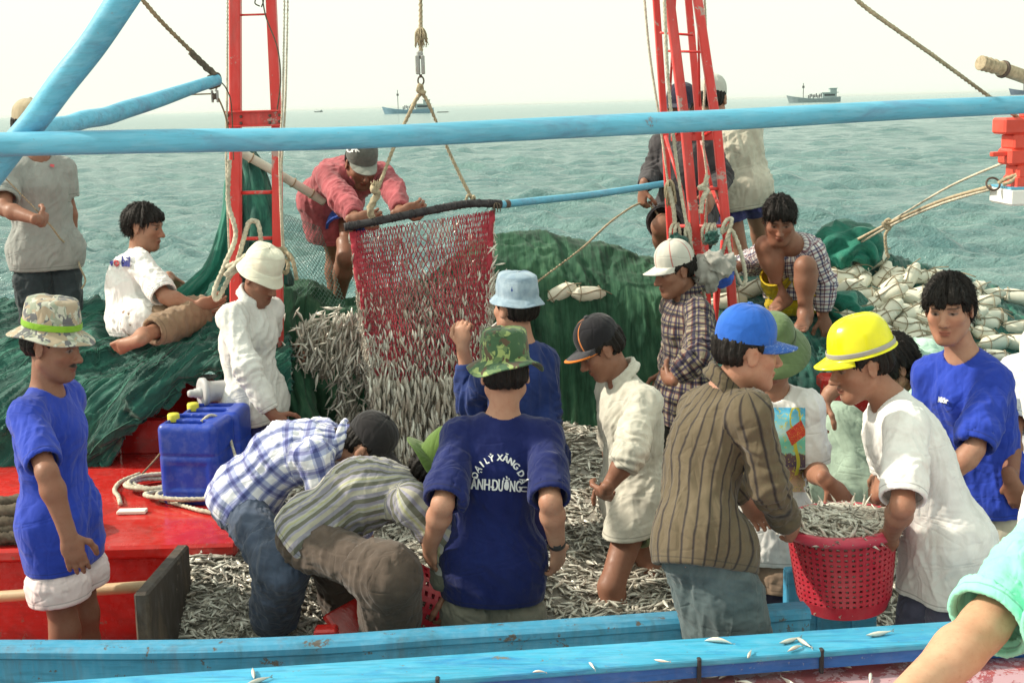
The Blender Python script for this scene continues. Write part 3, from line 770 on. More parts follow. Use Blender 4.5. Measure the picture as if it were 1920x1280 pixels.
# ---- headgear, all modelled in the wearer's head frame
def hat_xf(B, tilt=0.0, dz=0.0, yaw=0.0, roll=0.0):
    a, y_, r_ = math.radians(tilt), math.radians(yaw), math.radians(roll)
    Rx = np.array([[1, 0, 0], [0, math.cos(a), math.sin(a)], [0, -math.sin(a), math.cos(a)]])
    Rz = np.array([[math.cos(y_), math.sin(y_), 0], [-math.sin(y_), math.cos(y_), 0], [0, 0, 1]])
    Ry = np.array([[math.cos(r_), 0, math.sin(r_)], [0, 1, 0], [-math.sin(r_), 0, math.cos(r_)]])
    R = Rz @ Ry @ Rx @ B.HR
    return R, H(B, 0, -.016, .052 + dz)
def lathe_hat(prof, seg=48, sx=1.0, sy=1.18, wob=None, puff=None):
    """profile rows (r,z); returns local verts and quads"""
    prof = spline(np.array(prof), len(prof) * 4) ; an = np.arange(seg) * 2 * math.pi / seg
    V = np.stack([prof[:, None, 0] * np.cos(an) * sx, prof[:, None, 0] * np.sin(an) * sy, np.repeat(prof[:, 1:2], seg, 1)], -1)
    if wob is not None: V[..., 2] += wob(prof[:, None, 0], an[None, :])
    if puff is not None: V = V * (1 + puff(prof[:, None, 1], an[None, :]))[..., None]
    n = len(prof); i, k = np.meshgrid(np.arange(n - 1), np.arange(seg), indexing='ij'); l = (k + 1) % seg
    F = np.stack([i * seg + k, i * seg + l, (i + 1) * seg + l, (i + 1) * seg + k], -1).reshape(-1, 4)
    gc = np.stack([np.broadcast_to(an[None] * .09, V.shape[:2]), V[..., 2], V[..., 0] * 0], -1)
    return V.reshape(-1, 3), F, gc.reshape(-1, 3)
def bucket_hat(rb=.130, rc=.088, hgt=.10, droop=.035, wave=.010, seed=0, top=.82, up_side=0.0):
    rnd = random.Random(seed); ph = [rnd.uniform(0, 6.28) for _ in range(4)]
    prof = [(.004, hgt), (rc * .45, hgt + .001), (rc * top, hgt - .008), (rc * (top + .1), hgt - .026), (rc * .99, hgt * .35), (rc, .002), (rc * 1.06, -.006), (rc + (rb - rc) * .55, -droop * .55), (rb, -droop), (rb + .001, -droop - .004), (rb - .004, -droop - .005), (rc + (rb - rc) * .5, -droop * .55 - .006), (rc * .99, -.010), (rc * .97, 0), (rc * .9, hgt * .4)]
    def wob(r, a):
        k = np.clip((r - rc) / (rb - rc), 0, 1)
        return k * wave * (np.sin(2 * a + ph[0]) + .5 * np.sin(3 * a + ph[1]) + .35 * np.sin(5 * a + ph[2])) + k * up_side * np.cos(2 * a)
    def puff(z, a): return .018 * np.sin(3 * a + ph[1] + z * 30) * (z > .01) + .012 * np.sin(7 * a + ph[3] + z * 60) * (z > .02)
    return lathe_hat(prof, 56, wob=wob, puff=puff)
def cap_mesh(B, hgt=.095, bill=.070, R=None, c=None, rc=.0815, curve=.018, seed=0):
    """baseball cap: six-panel dome (part 0), bill (part 1), button (part 2)"""
    prof = [(.002, hgt), (rc * .38, hgt * .965), (rc * .70, hgt * .80), (rc * .93, hgt * .50), (rc * 1.01, hgt * .18), (rc * 1.01, -.012), (rc * .985, -.014), (rc * .97, .01), (rc * .9, hgt * .4)]
    def puff(z, a): return -.016 * np.exp(-((((a + .52) % (math.pi / 3)) - .52) / .035) ** 2) * (z > -.02) + .010 * np.sin(4 * a + seed)
    dome = lathe_hat(prof, 72, puff=puff)
    nu, nv = 14, 25; S = np.zeros((nu, nv, 3)); a = np.linspace(math.radians(24), math.radians(156), nv)
    for i in range(nu):
        t = i / (nu - 1); ca, sa = np.cos(a), np.sin(a)
        ext = bill * t * np.clip(np.sin((a - a[0]) / (a[-1] - a[0]) * math.pi), 0, 1) ** .42
        S[i, :, 0] = rc * 1.0 * ca * (1 - .06 * t); S[i, :, 1] = rc * 1.17 * sa + ext
        S[i, :, 2] = -.008 - t * bill * .16 - curve * (ca / .9) ** 2 * (.35 + .65 * t)
    return dome, S
def put(v, R, c): return v @ R + c
def finish(B, name, label, v, q, gc, mat, root, h=None):
    return mesh(name, v, q, mat, root, True, attrs={"gc": ('FLOAT_VECTOR', gc)})
# ------------------------------------------------------------------ dressing and building one person
def person_geo(S):
    t = time.time(); B = pose(tag_=S['key'], **S['pose']); out = []
    h = S.get('h', .0055)
    v, q = surf(body_prims(B), h); C = skin_paint(B, v, [min(1, q_ * w_) for q_, w_ in zip(S.get('tone', (.34, .16, .095)), (1.06, 1.20, 1.34))], S.get('beard', 0.15), S.get('moust', 0.0))
    out.append(('body', v, q, {'Col': ('FLOAT_COLOR', C)}, 'skin', None))
    if S.get('hair', {}) is not None:
        hk = dict(S.get('hair', {}));
        if S.get('hat'): hk.setdefault('cap', .045); hk['vol'] = min(hk.get('vol', .01), .006); hk['long'] = min(hk.get('long', 0), -.024)
        v, q, gc = hair_mesh(B, h=h * .9, **hk); out.append(('hair', v, q, {'gc': ('FLOAT_VECTOR', gc)}, 'hair', None))
    for nm in ('shirt', 'legs', 'legs2'):
        if nm in S:
            k = dict(S[nm]); mt = k.pop('mat'); k.setdefault('h', .006 if h < .0052 else .0075); part = k.pop('name', {'legs': 'trousers', 'shirt': 'shirt'}.get(nm, nm))
            v, q, gc, n = (trouser_mesh if nm.startswith('legs') else shirt_mesh)(B, **k)
            if nm != 'shirt' and getattr(B, 'hem', None) is not None:      # tuck whatever lies under the shirt
                sd = (v - B.hem[0]) @ B.hem[1]; k_ = np.clip((.03 - sd) / .035, 0, 1) * (np.linalg.norm(v - B.pel, axis=1) < .36); v = v - n * (.016 * k_)[:, None]
            out.append((part, v, q, {'gc': ('FLOAT_VECTOR', gc)}, mt, None))
    hat = S.get('hat')
    if hat:
        k = dict(hat); ty = k.pop('type'); mt = k.pop('mat'); mt2 = k.pop('mat2', mt); mt3 = k.pop('mat3', mt2)
        R, c = hat_xf(B, k.pop('tilt', 0), k.pop('dz', 0), k.pop('yaw', 0), k.pop('roll', 0)); R = R * k.pop('sz', 1.0)
        if ty == 'bucket':
            band = k.pop('band', None); V, F, gc = bucket_hat(**k); out.append(('hat', put(V, R, c), F, {'gc': ('FLOAT_VECTOR', gc)}, mt, None))
            if band:
                rc = k.get('rc', .088); V, F, gc = lathe_hat([(rc * 1.012, .004), (rc * 1.035, .006), (rc * 1.03, .024), (rc * 1.005, .026)], 56)
                out.append(('hat_band', put(V, R, c), F, {'gc': ('FLOAT_VECTOR', gc)}, mt2, 'hat'))
        elif ty == 'cap':
            dome, Sb = cap_mesh(B, **k); V, F, gc = dome
            out.append(('cap', put(V, R, c), F, {'gc': ('FLOAT_VECTOR', gc)}, mt, None))
            n = gridnormal(Sb); nu, nv = Sb.shape[:2]; f = gridfaces(nu, nv); A = Sb.reshape(-1, 3); Bk = A - np.array([0, 0, .004]); m = len(A)
            rim = np.concatenate([np.arange(nv), np.arange(1, nu) * nv + nv - 1, (nu - 1) * nv + np.arange(nv - 2, -1, -1), np.arange(nu - 2, 0, -1) * nv]); r2 = np.roll(rim, -1)
            F = np.concatenate([f, f[:, ::-1] + m, np.stack([rim, rim + m, r2 + m, r2], 1)]); V = np.concatenate([A, Bk])
            u = np.repeat(np.linspace(0, 1, nu), nv); e_ = np.abs(np.tile(np.linspace(-1, 1, nv), nu)); gc = np.tile(np.stack([V[:m, 0], V[:m, 1], np.maximum(u, e_ * .0)], 1), (2, 1))
            out.append(('bill', put(V, R, c), F, {'gc': ('FLOAT_VECTOR', gc)}, mt2, 'cap'))
            hg = k.get('hgt', .098); V, F, gc = lathe_hat([(.001, hg + .006), (.006, hg + .005), (.009, hg + .001), (.009, hg - .003)], 12)
            out.append(('button', put(V, R, c), F, {'gc': ('FLOAT_VECTOR', gc)}, mt3, 'cap'))
        elif ty == 'pith':
            prof = [(.003, .110), (.030, .108), (.062, .092), (.084, .055), (.089, .015), (.092, .002), (.110, -.014), (.140, -.042), (.152, -.062), (.152, -.066), (.140, -.050), (.108, -.022), (.088, -.004), (.08, .03)]
            V, F, gc = lathe_hat(prof, 56, sy=1.15); out.append(('sun_helmet', put(V, R, c), F, {'gc': ('FLOAT_VECTOR', gc)}, mt, None))
            V, F, gc = lathe_hat([(.0905, .004), (.0925, .006), (.0915, .026), (.089, .028)], 56, sy=1.15); out.append(('hat_band', put(V, R, c), F, {'gc': ('FLOAT_VECTOR', gc)}, mt2, 'sun_helmet'))
        elif ty == 'hard':
            R = R * .87
            prof = [(.003, .108), (.038, .104), (.070, .086), (.092, .052), (.102, .012), (.106, -.020), (.1075, -.026), (.114, -.032), (.114, -.036), (.105, -.034), (.101, -.02), (.096, .01)]
            V, F, gc = lathe_hat(prof, 72, sy=1.20, puff=lambda z, a: .035 * np.exp(-((np.cos(a)) / .16) ** 2) * np.clip(z / .06, 0, 1) + .012 * np.exp(-((np.abs(np.cos(a)) - .42) / .08) ** 2) * np.clip(z / .05, 0, 1))
            out.append(('hard_hat', put(V, R, c), F, {'gc': ('FLOAT_VECTOR', gc)}, mt, None))
            nu, nv = 8, 25; a = np.linspace(math.radians(30), math.radians(150), nv); Sb = np.zeros((nu, nv, 3))
            for i in range(nu):
                t = i / (nu - 1); ext = .058 * t * np.sin((a - a[0]) / (a[-1] - a[0]) * math.pi) ** .5
                Sb[i, :, 0] = .109 * np.cos(a); Sb[i, :, 1] = .109 * 1.2 * np.sin(a) + ext; Sb[i, :, 2] = -.030 - .016 * t - .012 * np.cos(a) ** 2 * t
            f = gridfaces(nu, nv); A = Sb.reshape(-1, 3); Bk = A - np.array([0, 0, .005]); m = len(A)
            rim = np.concatenate([np.arange(nv), np.arange(1, nu) * nv + nv - 1, (nu - 1) * nv + np.arange(nv - 2, -1, -1), np.arange(nu - 2, 0, -1) * nv]); r2 = np.roll(rim, -1)
            out.append(('bill', put(np.concatenate([A, Bk]), R, c), np.concatenate([f, f[:, ::-1] + m, np.stack([rim, rim + m, r2 + m, r2], 1)]), {'gc': ('FLOAT_VECTOR', np.zeros((2 * m, 3)))}, mt, 'hard_hat'))
            V, F, gc = lathe_hat([(.1085, -.026), (.1105, -.024), (.1100, -.010), (.107, -.008)], 72, sy=1.20); out.append(('head_band', put(V, R, c), F, {'gc': ('FLOAT_VECTOR', gc)}, mt2, 'hard_hat'))
            V, F, gc = lathe_hat([(.080, -.058), (.0865, -.056), (.087, -.030), (.082, -.026)], 48, sy=1.22); out.append(('harness', put(V, R, c), F, {'gc': ('FLOAT_VECTOR', gc)}, mt3, 'hard_hat'))
    if getattr(B, 'hem', None) is not None:      # the body stays clear of its clothes
        v = out[0][1]; q = out[0][2]; nb = vnormals(v, q); sd = (v - B.hem[0]) @ B.hem[1]; k_ = np.clip(-sd / .05, 0, 1) * (np.linalg.norm(v - B.pel, axis=1) < .30)
        arm = np.minimum(*[np.minimum(seg_info(v, a, b)[2], np.linalg.norm(v - b - c_ * .08, axis=1) - .05) for a, b, c_ in ((B.e_l, B.w_l, B.d_l), (B.e_r, B.w_r, B.d_r))]) < .06
        out[0] = (out[0][0], v - nb * (.022 * k_ * ~arm)[:, None], q, *out[0][3:])
    S['B'] = B; S['out'] = out; S['t'] = time.time() - t
    return S
def person_build(S):
    B = S['B']; base = np.array([B.pel[0], B.pel[1], B.low]); root = empty("person", base)
    tag(root, S['label'], "person", S.get('group')); made = {}
    for nm, v, q, at, mt, par in S['out']:
        m = mt if not isinstance(mt, str) else {'skin': once('skin', skin_mat), 'hair': once('hair', hair_mat)}[mt]
        made[nm] = mesh(nm, v, np.asarray(q), m, made[par] if par else root, True, attrs=at)
    S['root'] = root; S['made'] = made
    return S
# ------------------------------------------------------------------ the crew: clothes
c_royal = cloth("royal_blue_tee", (.020, .050, .40), stain=((.012, .03, .26), .6)); c_royal2 = cloth("bright_blue_tee", (.018, .050, .40), stain=((.012, .03, .27), .5))
c_navy = cloth("navy_tee", (.005, .012, .095), stain=((.010, .022, .13), .6)); c_sweat = cloth("blue_sweatshirt", (.013, .032, .15), fade=.25)
c_white = cloth("white_cotton", (.70, .69, .66), fade=.12, stain=((.48, .46, .42), .45)); c_cream = cloth("cream_linen", (.56, .535, .46), fade=.14, stain=((.36, .32, .25), .5))
c_tee = cloth("white_tee", (.80, .79, .77), fade=.06, stain=((.50, .47, .42), .55)); c_gray = cloth("grey_tee", (.29, .30, .285), fade=.15)
c_beige = cloth("beige_shirt", (.52, .49, .40), fade=.12, stain=((.33, .30, .23), .4)); c_pink = cloth("faded_red_shirt", (.38, .090, .105), fade=.4)
c_dark = cloth("charcoal_shirt", (.055, .050, .055), fade=.3); c_jean = cloth("blue_jeans", (.060, .080, .125), fade=.45)
c_dkjean = cloth("black_jeans", (.026, .036, .042), fade=.3); c_khaki = cloth("khaki_trousers", (.25, .165, .105), fade=.25)
c_pale = cloth("pale_pink_shorts", (.70, .57, .57), fade=.12); c_trnavy = cloth("navy_trousers", (.026, .027, .13), fade=.3)
c_brown = cloth("brown_trousers", (.088, .064, .050), fade=.35); c_olive = cloth("olive_shorts", (.19, .175, .135), fade=.3)
c_gshort = cloth("green_shorts", (.17, .21, .10), fade=.2); c_black = cloth("dark_trousers", (.022, .024, .022), fade=.3)
c_slate = cloth("slate_trousers", (.085, .115, .122), fade=.35); c_mintsh = cloth("mint_shirt", (.40, .60, .49), fade=.15)
c_gtr = cloth("grey_trousers", (.085, .085, .135), fade=.3); c_tan = cloth("sand_trousers", (.52, .48, .38)); c_mint = cloth("mint_shorts", (.27, .74, .55), fade=.12)
c_yel = cloth("yellow_shorts", (.56, .41, .015), fade=.25); c_blue = cloth("blue_shorts", (.035, .09, .42)); c_brsh = cloth("tan_shorts", (.27, .19, .135), fade=.3)
c_nsh = cloth("ink_shorts", (.035, .032, .062)); c_dots = cloth("patterned_shorts", (.05, .05, .16), fade=.5); c_lgray = cloth("pale_grey_shirt", (.62, .62, .62), fade=.1)
wh, ind, dk, pu = (.74, .74, .76), (.16, .19, .40), (.055, .055, .14), (.36, .38, .56)
c_plaidb = cloth("blue_white_plaid", pat=plaid(.075, [(0, (.95, .95, .97)), (.34, (.55, .58, .78)), (.46, (.25, .28, .48)), (.72, (.55, .58, .78)), (.82, (.95, .95, .97))],
                                               .075, [(0, (.85, .85, .88)), (.36, (.48, .50, .70)), (.50, (.24, .25, .45)), (.66, (.42, .46, .66)), (.9, (.85, .85, .88))]), fade=.25)
c_plaidm = cloth("madras_plaid", pat=plaid(.052, [(0, (0.446, 0.396, 0.324)), (.30, (0.216, 0.115, 0.122)), (.42, (0.072, 0.065, 0.122)), (.66, (0.360, 0.331, 0.259)), (.80, (0.115, 0.101, 0.187)), (.92, (0.360, 0.302, 0.288))],
                                           .052, [(0, (0.684, 0.648, 0.576)), (.32, (0.302, 0.187, 0.202)), (.44, (0.101, 0.094, 0.158)), (.64, (0.540, 0.504, 0.396)), (.82, (0.187, 0.173, 0.302)), (.94, (0.576, 0.504, 0.504))]), fade=.3)
c_plaids = cloth("grey_plaid", pat=plaid(.040, [(0, (.85, .84, .82)), (.36, (.20, .19, .30)), (.56, (.70, .66, .66)), (.74, (.28, .14, .18)), (.86, (.8, .8, .8))],
                                         .040, [(0, (.85, .84, .82)), (.40, (.24, .23, .34)), (.60, (.72, .68, .68)), (.80, (.35, .22, .26))]), fade=.35)
c_stripeb = cloth("brown_stripe_shirt", pat=stripes(.046, [(0, (.125, .098, .062)), (.60, (.085, .066, .046)), (.66, (.035, .028, .026)), (.78, (.075, .06, .044)), (.84, (.125, .098, .062))]), fade=.35)
c_stripeg = cloth("grey_stripe_shirt", pat=stripes(.118, [(0, (.40, .38, .31)), (.16, (.26, .25, .30)), (.30, (.13, .13, .10)), (.44, (.28, .27, .33)), (.56, (.43, .42, .37)), (.62, (.40, .40, .24)), (.68, (.38, .38, .35)), (.76, (.15, .15, .115)), (.90, (.30, .29, .36))]), fade=.2)
h_camo = cloth("desert_camo_hat", pat=camo([(.50, .50, .42), (.30, .33, .26), (.14, .14, .15), (.40, .32, .23)], 22), fade=.1)
h_camog = cloth("jungle_camo_hat", pat=camo([(.12, .19, .085), (.04, .08, .04), (.29, .37, .14), (.10, .07, .045), (.05, .11, .055)], 17), fade=.15)
h_band = cloth("lime_band", (.22, .42, .03)); h_cream = cloth("cream_bucket_hat", (.72, .70, .57), fade=.08); h_denim = cloth("denim_hat", pat=lambda b, u, v, gc: b.mix(b.rng(b.noise(gc, 16, 2), .66, .67), b.mix(b.rng(b.noise(gc, 30, 4), .35, .65), (.23, .32, .41), (.34, .44, .52)), (.03, .06, .22)), fade=.2)
h_black = cloth("black_cap", (.018, .016, .018)); h_bk2 = cloth("black_orange_cap", pat=lambda b, u, v, gc: b.mix(b.math('LESS_THAN', b.math('ABSOLUTE', b.math('SUBTRACT', b.math('ABSOLUTE', b.math('SUBTRACT', u, .1414)), .052)), .0042), (.016, .015, .019), (.62, .20, .05)))
h_bill = cloth("black_bill_orange_edge", pat=lambda b, u, v, gc: b.mix(b.math('GREATER_THAN', b.xyz(gc)[2], .84), (.06, .058, .066), (.72, .20, .03)))
h_pale = cloth("pale_cap", pat=lambda b, u, v, gc: b.mix(b.math('LESS_THAN', b.math('ABSOLUTE', b.math('SUBTRACT', b.math('FRACT', b.math('DIVIDE', u, .0942)), .5)), .035), (.58, .56, .50), (.50, .22, .20)), fade=.15)
h_pbill = cloth("pale_bill", (.66, .63, .57)); h_blue = cloth("blue_cap", (.020, .115, .50), fade=.2); h_bluebill = cloth("blue_bill", pat=lambda b, u, v, gc: b.mix(b.rng(b.noise(gc, 60, 2), .62, .66), (.03, .11, .42), (.55, .65, .78)))
h_gray = cloth("faded_grey_cap", (.10, .105, .095), fade=.4); h_gbill = cloth("faded_grey_bill", (.21, .225, .20), fade=.3); h_navy = cloth("navy_cap", (.026, .022, .045)); h_lt = cloth("light_grey_cap", (.47, .47, .42)); h_tan = cloth("tan_cap", (.40, .33, .22))
h_pith = cloth("green_sun_helmet", (.115, .175, .075), fade=.25, rough=.7); h_pband = cloth("dark_green_band", (.06, .10, .04)); h_green = cloth("green_brim_hat", (.10, .17, .035))
h_yel = paint("yellow_plastic", (.80, .76, .006), rough=.22, wear=.1, bump=.05, dirt_amt=.12, spec=.5); h_strap = paint("grey_strap", (.35, .34, .31), rough=.6)
TAN, LT, DK = (.34, .160, .095), (.42, .205, .125), (.255, .112, .066)

CAST = [
 dict(key='gray_tee', label="man in grey T-shirt and tan cap standing on the net heap, holding a thin line", tone=DK,
  pose=dict(Y=6.9, by=35, pel=(84, 462), nk=(70, 290), hd=(62, 238, 75, 5), sr=(14, 325), er=(8, 392, -1), wr=(70, 412, -1), fr=(100, 414, 1), sl=(118, 318), el=(128, 388, 0), wl=(137, 440, 0), fl=(140, 470, 0), curl=(.9, 1.3)),
  shirt=dict(slv=.75, drop=.12, mat=c_gray, seed=2), legs=dict(to=1.9, mat=c_dkjean, ease=.024), hat=dict(type='cap', mat=h_tan, mat2=cloth('white_bill', (.62, .58, .5)))),
 dict(key='kneeler', label="man in white T-shirt with lettering on its back, kneeling on the green net", tone=TAN,
  pose=dict(Y=6.6, by=115, pel=(252, 592), nk=(262, 474, .1), hd=(271, 425, 82, 12), mid=(243, 535, .02), er=(310, 556, -1), wr=(368, 574, 0), fr=(398, 566, 0), el=(296, 540, 1), wl=(320, 520, 1), fl=(335, 545, 1),
            hr=(268, 598, -.10), kr=(372, 590, 0), ar=(270, 628, -1), tr=(240, 645, 0), kl=(352, 582, 1), al=(268, 610, 0), tl=(240, 628, 0), curl=(.6, .3)), hair=dict(vol=.009, long=-.014, messy=.008, fringe=.004),
  shirt=dict(slv=.95, drop=.09, ease=.026, mat=c_tee, seed=5, grav=.6), legs=dict(to=1.85, mat=c_khaki)),
 dict(key='boonie', label="moustached man in royal blue T-shirt and camouflage hat with lime band", tone=DK, h=.0045, beard=.4, moust=.95,
  pose=dict(Y=4.4, by=82, s=.97, pel=(110, 962), nk=(86, 722), hd=(100, 648, 80, 14), mid=(94, 845), er=(88, 885, -1), wr=(128, 1002, 0), fr=(150, 1072, 0), el=(104, 880, 1), wl=(118, 985, 1), curl=(.3, .28)), hair=dict(vol=.010, long=-.012),
  shirt=dict(slv=.85, drop=.185, ease=.017, flare=.014, mat=c_royal, seed=4, wr=.008), legs=dict(to=.70, flare=.022, ease=.022, mat=c_pale, name='shorts'),
  hat=dict(type='bucket', mat=h_camo, mat2=h_band, band=True, rb=.128, rc=.086, hgt=.108, droop=.030, wave=.008, seed=3, tilt=5, dz=.012)),
 dict(key='bucket', label="thin man in white long-sleeved shirt and cream bucket hat beside the near red mast", tone=DK,
  pose=dict(Y=6.0, by=62, s=.95, pel=(476, 742), nk=(474, 560), hd=(490, 520, 58, 32), mid=(462, 650), er=(462, 690, -1), wr=(512, 778, -1), fr=(535, 800, 0), el=(505, 640, 1), wl=(528, 664, 0), fl=(552, 668, 0), curl=(.6, .5)), hair=dict(vol=.008, long=-.02),
  shirt=dict(slv=1.9, drop=.12, ease=.022, mat=c_white, collar=True, seed=6), legs=dict(to=1.9, mat=c_trnavy), hat=dict(type='bucket', mat=h_cream, rb=.104, rc=.083, hgt=.095, droop=.046, wave=.005, seed=1, tilt=3, dz=.006, top=.78)),
 dict(key='pink', label="barefoot man in faded red shirt leaning over the scoop net hoop", tone=DK, beard=.3,
  pose=dict(Y=7.2, by=22, pel=(622, 366), nk=(678, 328, -.43), hd=(678, 308, 22, 35, 0), mid=(634, 338, -.17), er=(642, 372, -1), wr=(668, 410, -1), fr=(700, 407, 0), el=(738, 358, -1), wl=(752, 398, -1), fl=(790, 388, 0),
            kr=(630, 478, 1), ar=(624, 562, 0), kl=(650, 480, -1), al=(634, 566, 1), tl=(668, 580, -1), tr=(650, 574, -1), curl=(.7, .7)), hair=dict(vol=.008, long=-.02),
  shirt=dict(slv=1.85, drop=.26, ease=.018, flare=.010, grav=.8, mat=c_pink, collar=True, seed=8), legs=dict(to=.55, flare=.03, mat=c_blue, name='shorts'), hat=dict(type='cap', mat=h_gray, mat2=h_gbill, bill=.06, tilt=0)),
 dict(key='plaid_bend', label="man in blue and white checked shirt and black cap bending over the fish", tone=TAN, h=.005,
  pose=dict(Y=4.80, by=90, pel=(462, 925), nk=(636, 828), hd=(690, 840, 80, 40, 0, -.02), mid=(540, 850), er=(610, 935, 0), wr=(640, 1020, 1), el=(640, 930, 1), wl=(690, 1010, 1), kr=(530, 1060, -1), ar=(510, 1170, 1), kl=(560, 1070, 1), al=(585, 1180, 1), hipyaw=80), hair=dict(vol=.008, long=-.015),
  shirt=dict(slv=1.9, drop=.09, ease=.020, mat=c_plaidb, collar=True, seed=9, grav=.25), legs=dict(to=1.97, mat=c_jean, wide=.012), hat=dict(type='cap', mat=h_black, bill=.078, tilt=0, curve=.022)),
 dict(key='stripe_bend', label="man in grey striped shirt and brown trousers doubled over the fish", tone=DK, h=.0055,
  pose=dict(Y=4.45, by=82, pel=(592, 990), nk=(782, 908), hd=(824, 893, 85, 38, 0, 0), mid=(678, 922), sr=(775, 945, 0), er=(836, 1012, 0), wr=(840, 1100, 0), el=(830, 985, 1), wl=(838, 1080, 1), kr=(728, 1080, -1), ar=(730, 1230, 1), kl=(655, 1110, 1), al=(630, 1230, 1), hipyaw=75), hair=dict(vol=.012, long=0, messy=.01),
  shirt=dict(slv=1.9, drop=.07, ease=.026, flare=.012, mat=c_stripeg, seed=7, grav=.15), legs=dict(to=1.97, mat=c_brown, wide=.022, ease=.024), hat=dict(type='bucket', mat=h_green, rb=.135, droop=.02, seed=5, dz=.01)),
 dict(key='navy_back', label="man in navy T-shirt with white lettering and green camouflage hat, seen from behind", tone=LT, h=.0045,
  pose=dict(Y=4.3, by=178, pel=(922, 1035), nk=(944, 775), hd=(947, 702, 182, 6), mid=(928, 905), sl=(862, 822), sr=(1022, 822), el=(830, 945, -1), wl=(806, 1026, 1), fl=(806, 1076, 1), er=(1032, 940, -1), wr=(1046, 1030, 1), fr=(1046, 1085, 1), curl=(.5, .4)), hair=dict(vol=.008, long=-.004),
  shirt=dict(slv=.96, drop=.165, ease=.024, flare=.010, mat=c_navy, seed=10, neck=.062, wr=.008), legs=dict(to=.9, ease=.026, flare=.02, mat=c_olive, name='shorts'),
  hat=dict(type='bucket', mat=h_camog, rb=.132, rc=.086, hgt=.104, droop=.028, wave=.014, seed=12, tilt=2, dz=.010, up_side=-.012)),
 dict(key='denim_hat', label="smoking man in blue sweatshirt and faded denim bucket hat raising one hand", tone=LT, h=.005,
  pose=dict(Y=5.3, by=205, pel=(985, 852), nk=(978, 640), hd=(965, 578, 222, -2), sl=(925, 680), sr=(1020, 678), el=(886, 755, 1), wl=(868, 652, -1), fl=(866, 600, 0), er=(1022, 800, -1), wr=(1010, 880, 1), curl=(1.2, .5), pn=(np.array([.5, 1, 0]), None)), hair=dict(vol=.008, long=-.018),
  shirt=dict(slv=1.72, drop=.10, ease=.022, mat=c_sweat, seed=12), legs=dict(to=1.9, mat=c_trnavy), hat=dict(type='bucket', mat=h_denim, rb=.106, rc=.084, hgt=.098, droop=.026, wave=.004, seed=6, tilt=2, dz=.006)),
 dict(key='white_shorts', label="man in rumpled white shirt and black cap with orange trim, shin-deep in fish", tone=DK, h=.005,
  pose=dict(Y=5.2, by=-72, pel=(1188, 915), nk=(1166, 705), hd=(1126, 655, -80, 32, 0, 0), mid=(1186, 810), sl=(1208, 755), el=(1176, 860, -1), wl=(1136, 918, 0), fl=(1128, 942, 1), er=(1150, 820, 1), wr=(1140, 900, 1), kl=(1146, 1100, -1), al=(1160, 1270, 1), kr=(1230, 1095, 1), ar=(1240, 1260, 1), curl=(1.0, .5)), hair=dict(vol=.008, long=-.02),
  shirt=dict(slv=1.25, drop=.14, ease=.026, flare=.014, mat=c_cream, collar=True, seed=14, wr=.012), legs=dict(to=.46, flare=.008, mat=c_gshort, name='shorts'), hat=dict(type='cap', mat=h_bk2, mat2=h_bill, bill=.075, tilt=4)),
 dict(key='madras', label="man in dark madras plaid shirt and pale cap beside the green hump", tone=DK,
  pose=dict(Y=6.0, by=-70, pel=(1285, 738), nk=(1290, 548), hd=(1264, 508, -70, 16), mid=(1294, 640), sl=(1312, 590), el=(1312, 672, -1), wl=(1258, 712, 0), fl=(1232, 702, 1), er=(1270, 640, 1), wr=(1245, 700, 1), curl=(.6, .6)), hair=dict(vol=.010, long=-.012),
  shirt=dict(slv=1.85, drop=.14, ease=.024, mat=c_plaidm, collar=True, seed=15), legs=dict(to=1.95, mat=c_black), hat=dict(type='cap', mat=h_pale, mat2=h_pbill, bill=.075, tilt=2)),
 dict(key='dark_rope', label="man in charcoal shirt and dark cap behind the lattice mast, holding a rope", tone=DK,
  pose=dict(Y=7.3, by=-25, pel=(1283, 395), nk=(1287, 252), hd=(1277, 205, -28, 8), sr=(1240, 272), er=(1226, 320, 0), wr=(1206, 352, -1), fr=(1204, 376, 0), sl=(1330, 272), el=(1352, 330, 0), wl=(1335, 372, -1), kr=(1240, 425, -1), ar=(1248, 500, 1), kl=(1300, 470, -1), al=(1310, 560, 1), curl=(.5, 1.3)), hair=dict(vol=.008, long=-.015),
  shirt=dict(slv=1.85, drop=.10, ease=.024, mat=c_dark, collar=True, seed=16), legs=dict(to=.75, flare=.02, mat=cloth("grey_shorts", (.075, .068, .075), fade=.4), name='shorts'), hat=dict(type='cap', mat=h_navy, bill=.07)),
 dict(key='beige_back', label="man in long beige shirt and light cap with his back turned, behind the lattice mast", tone=TAN,
  pose=dict(Y=7.5, by=165, pel=(1385, 350), nk=(1350, 228, .05), hd=(1336, 187, 160, 6), mid=(1371, 288), el=(1325, 310, 1), wl=(1345, 330, 1), er=(1415, 320, 0), wr=(1405, 370, 1), kl=(1388, 480, 0), al=(1388, 570, 0), kr=(1425, 440, 1), ar=(1440, 520, 1)), hair=dict(vol=.008, long=-.012),
  shirt=dict(slv=1.2, drop=.13, ease=.024, flare=.012, mat=c_beige, seed=17), legs=dict(to=.44, flare=.012, mat=c_dots, name='shorts'), hat=dict(type='cap', mat=h_lt, bill=.06)),
 dict(key='squat', label="barefoot young man in open checked shirt and yellow shorts squatting on the net", tone=DK, h=.005,
  pose=dict(Y=6.75, by=-12, pel=(1496, 548), nk=(1480, 452, -.22), hd=(1462, 412, -10, 26, 0), mid=(1500, 500, .02), sr=(1440, 470), er=(1412, 492, 1), wr=(1378, 502, -1), sl=(1522, 474), el=(1545, 530, 0), wl=(1543, 592, 0), fl=(1550, 618, 0),
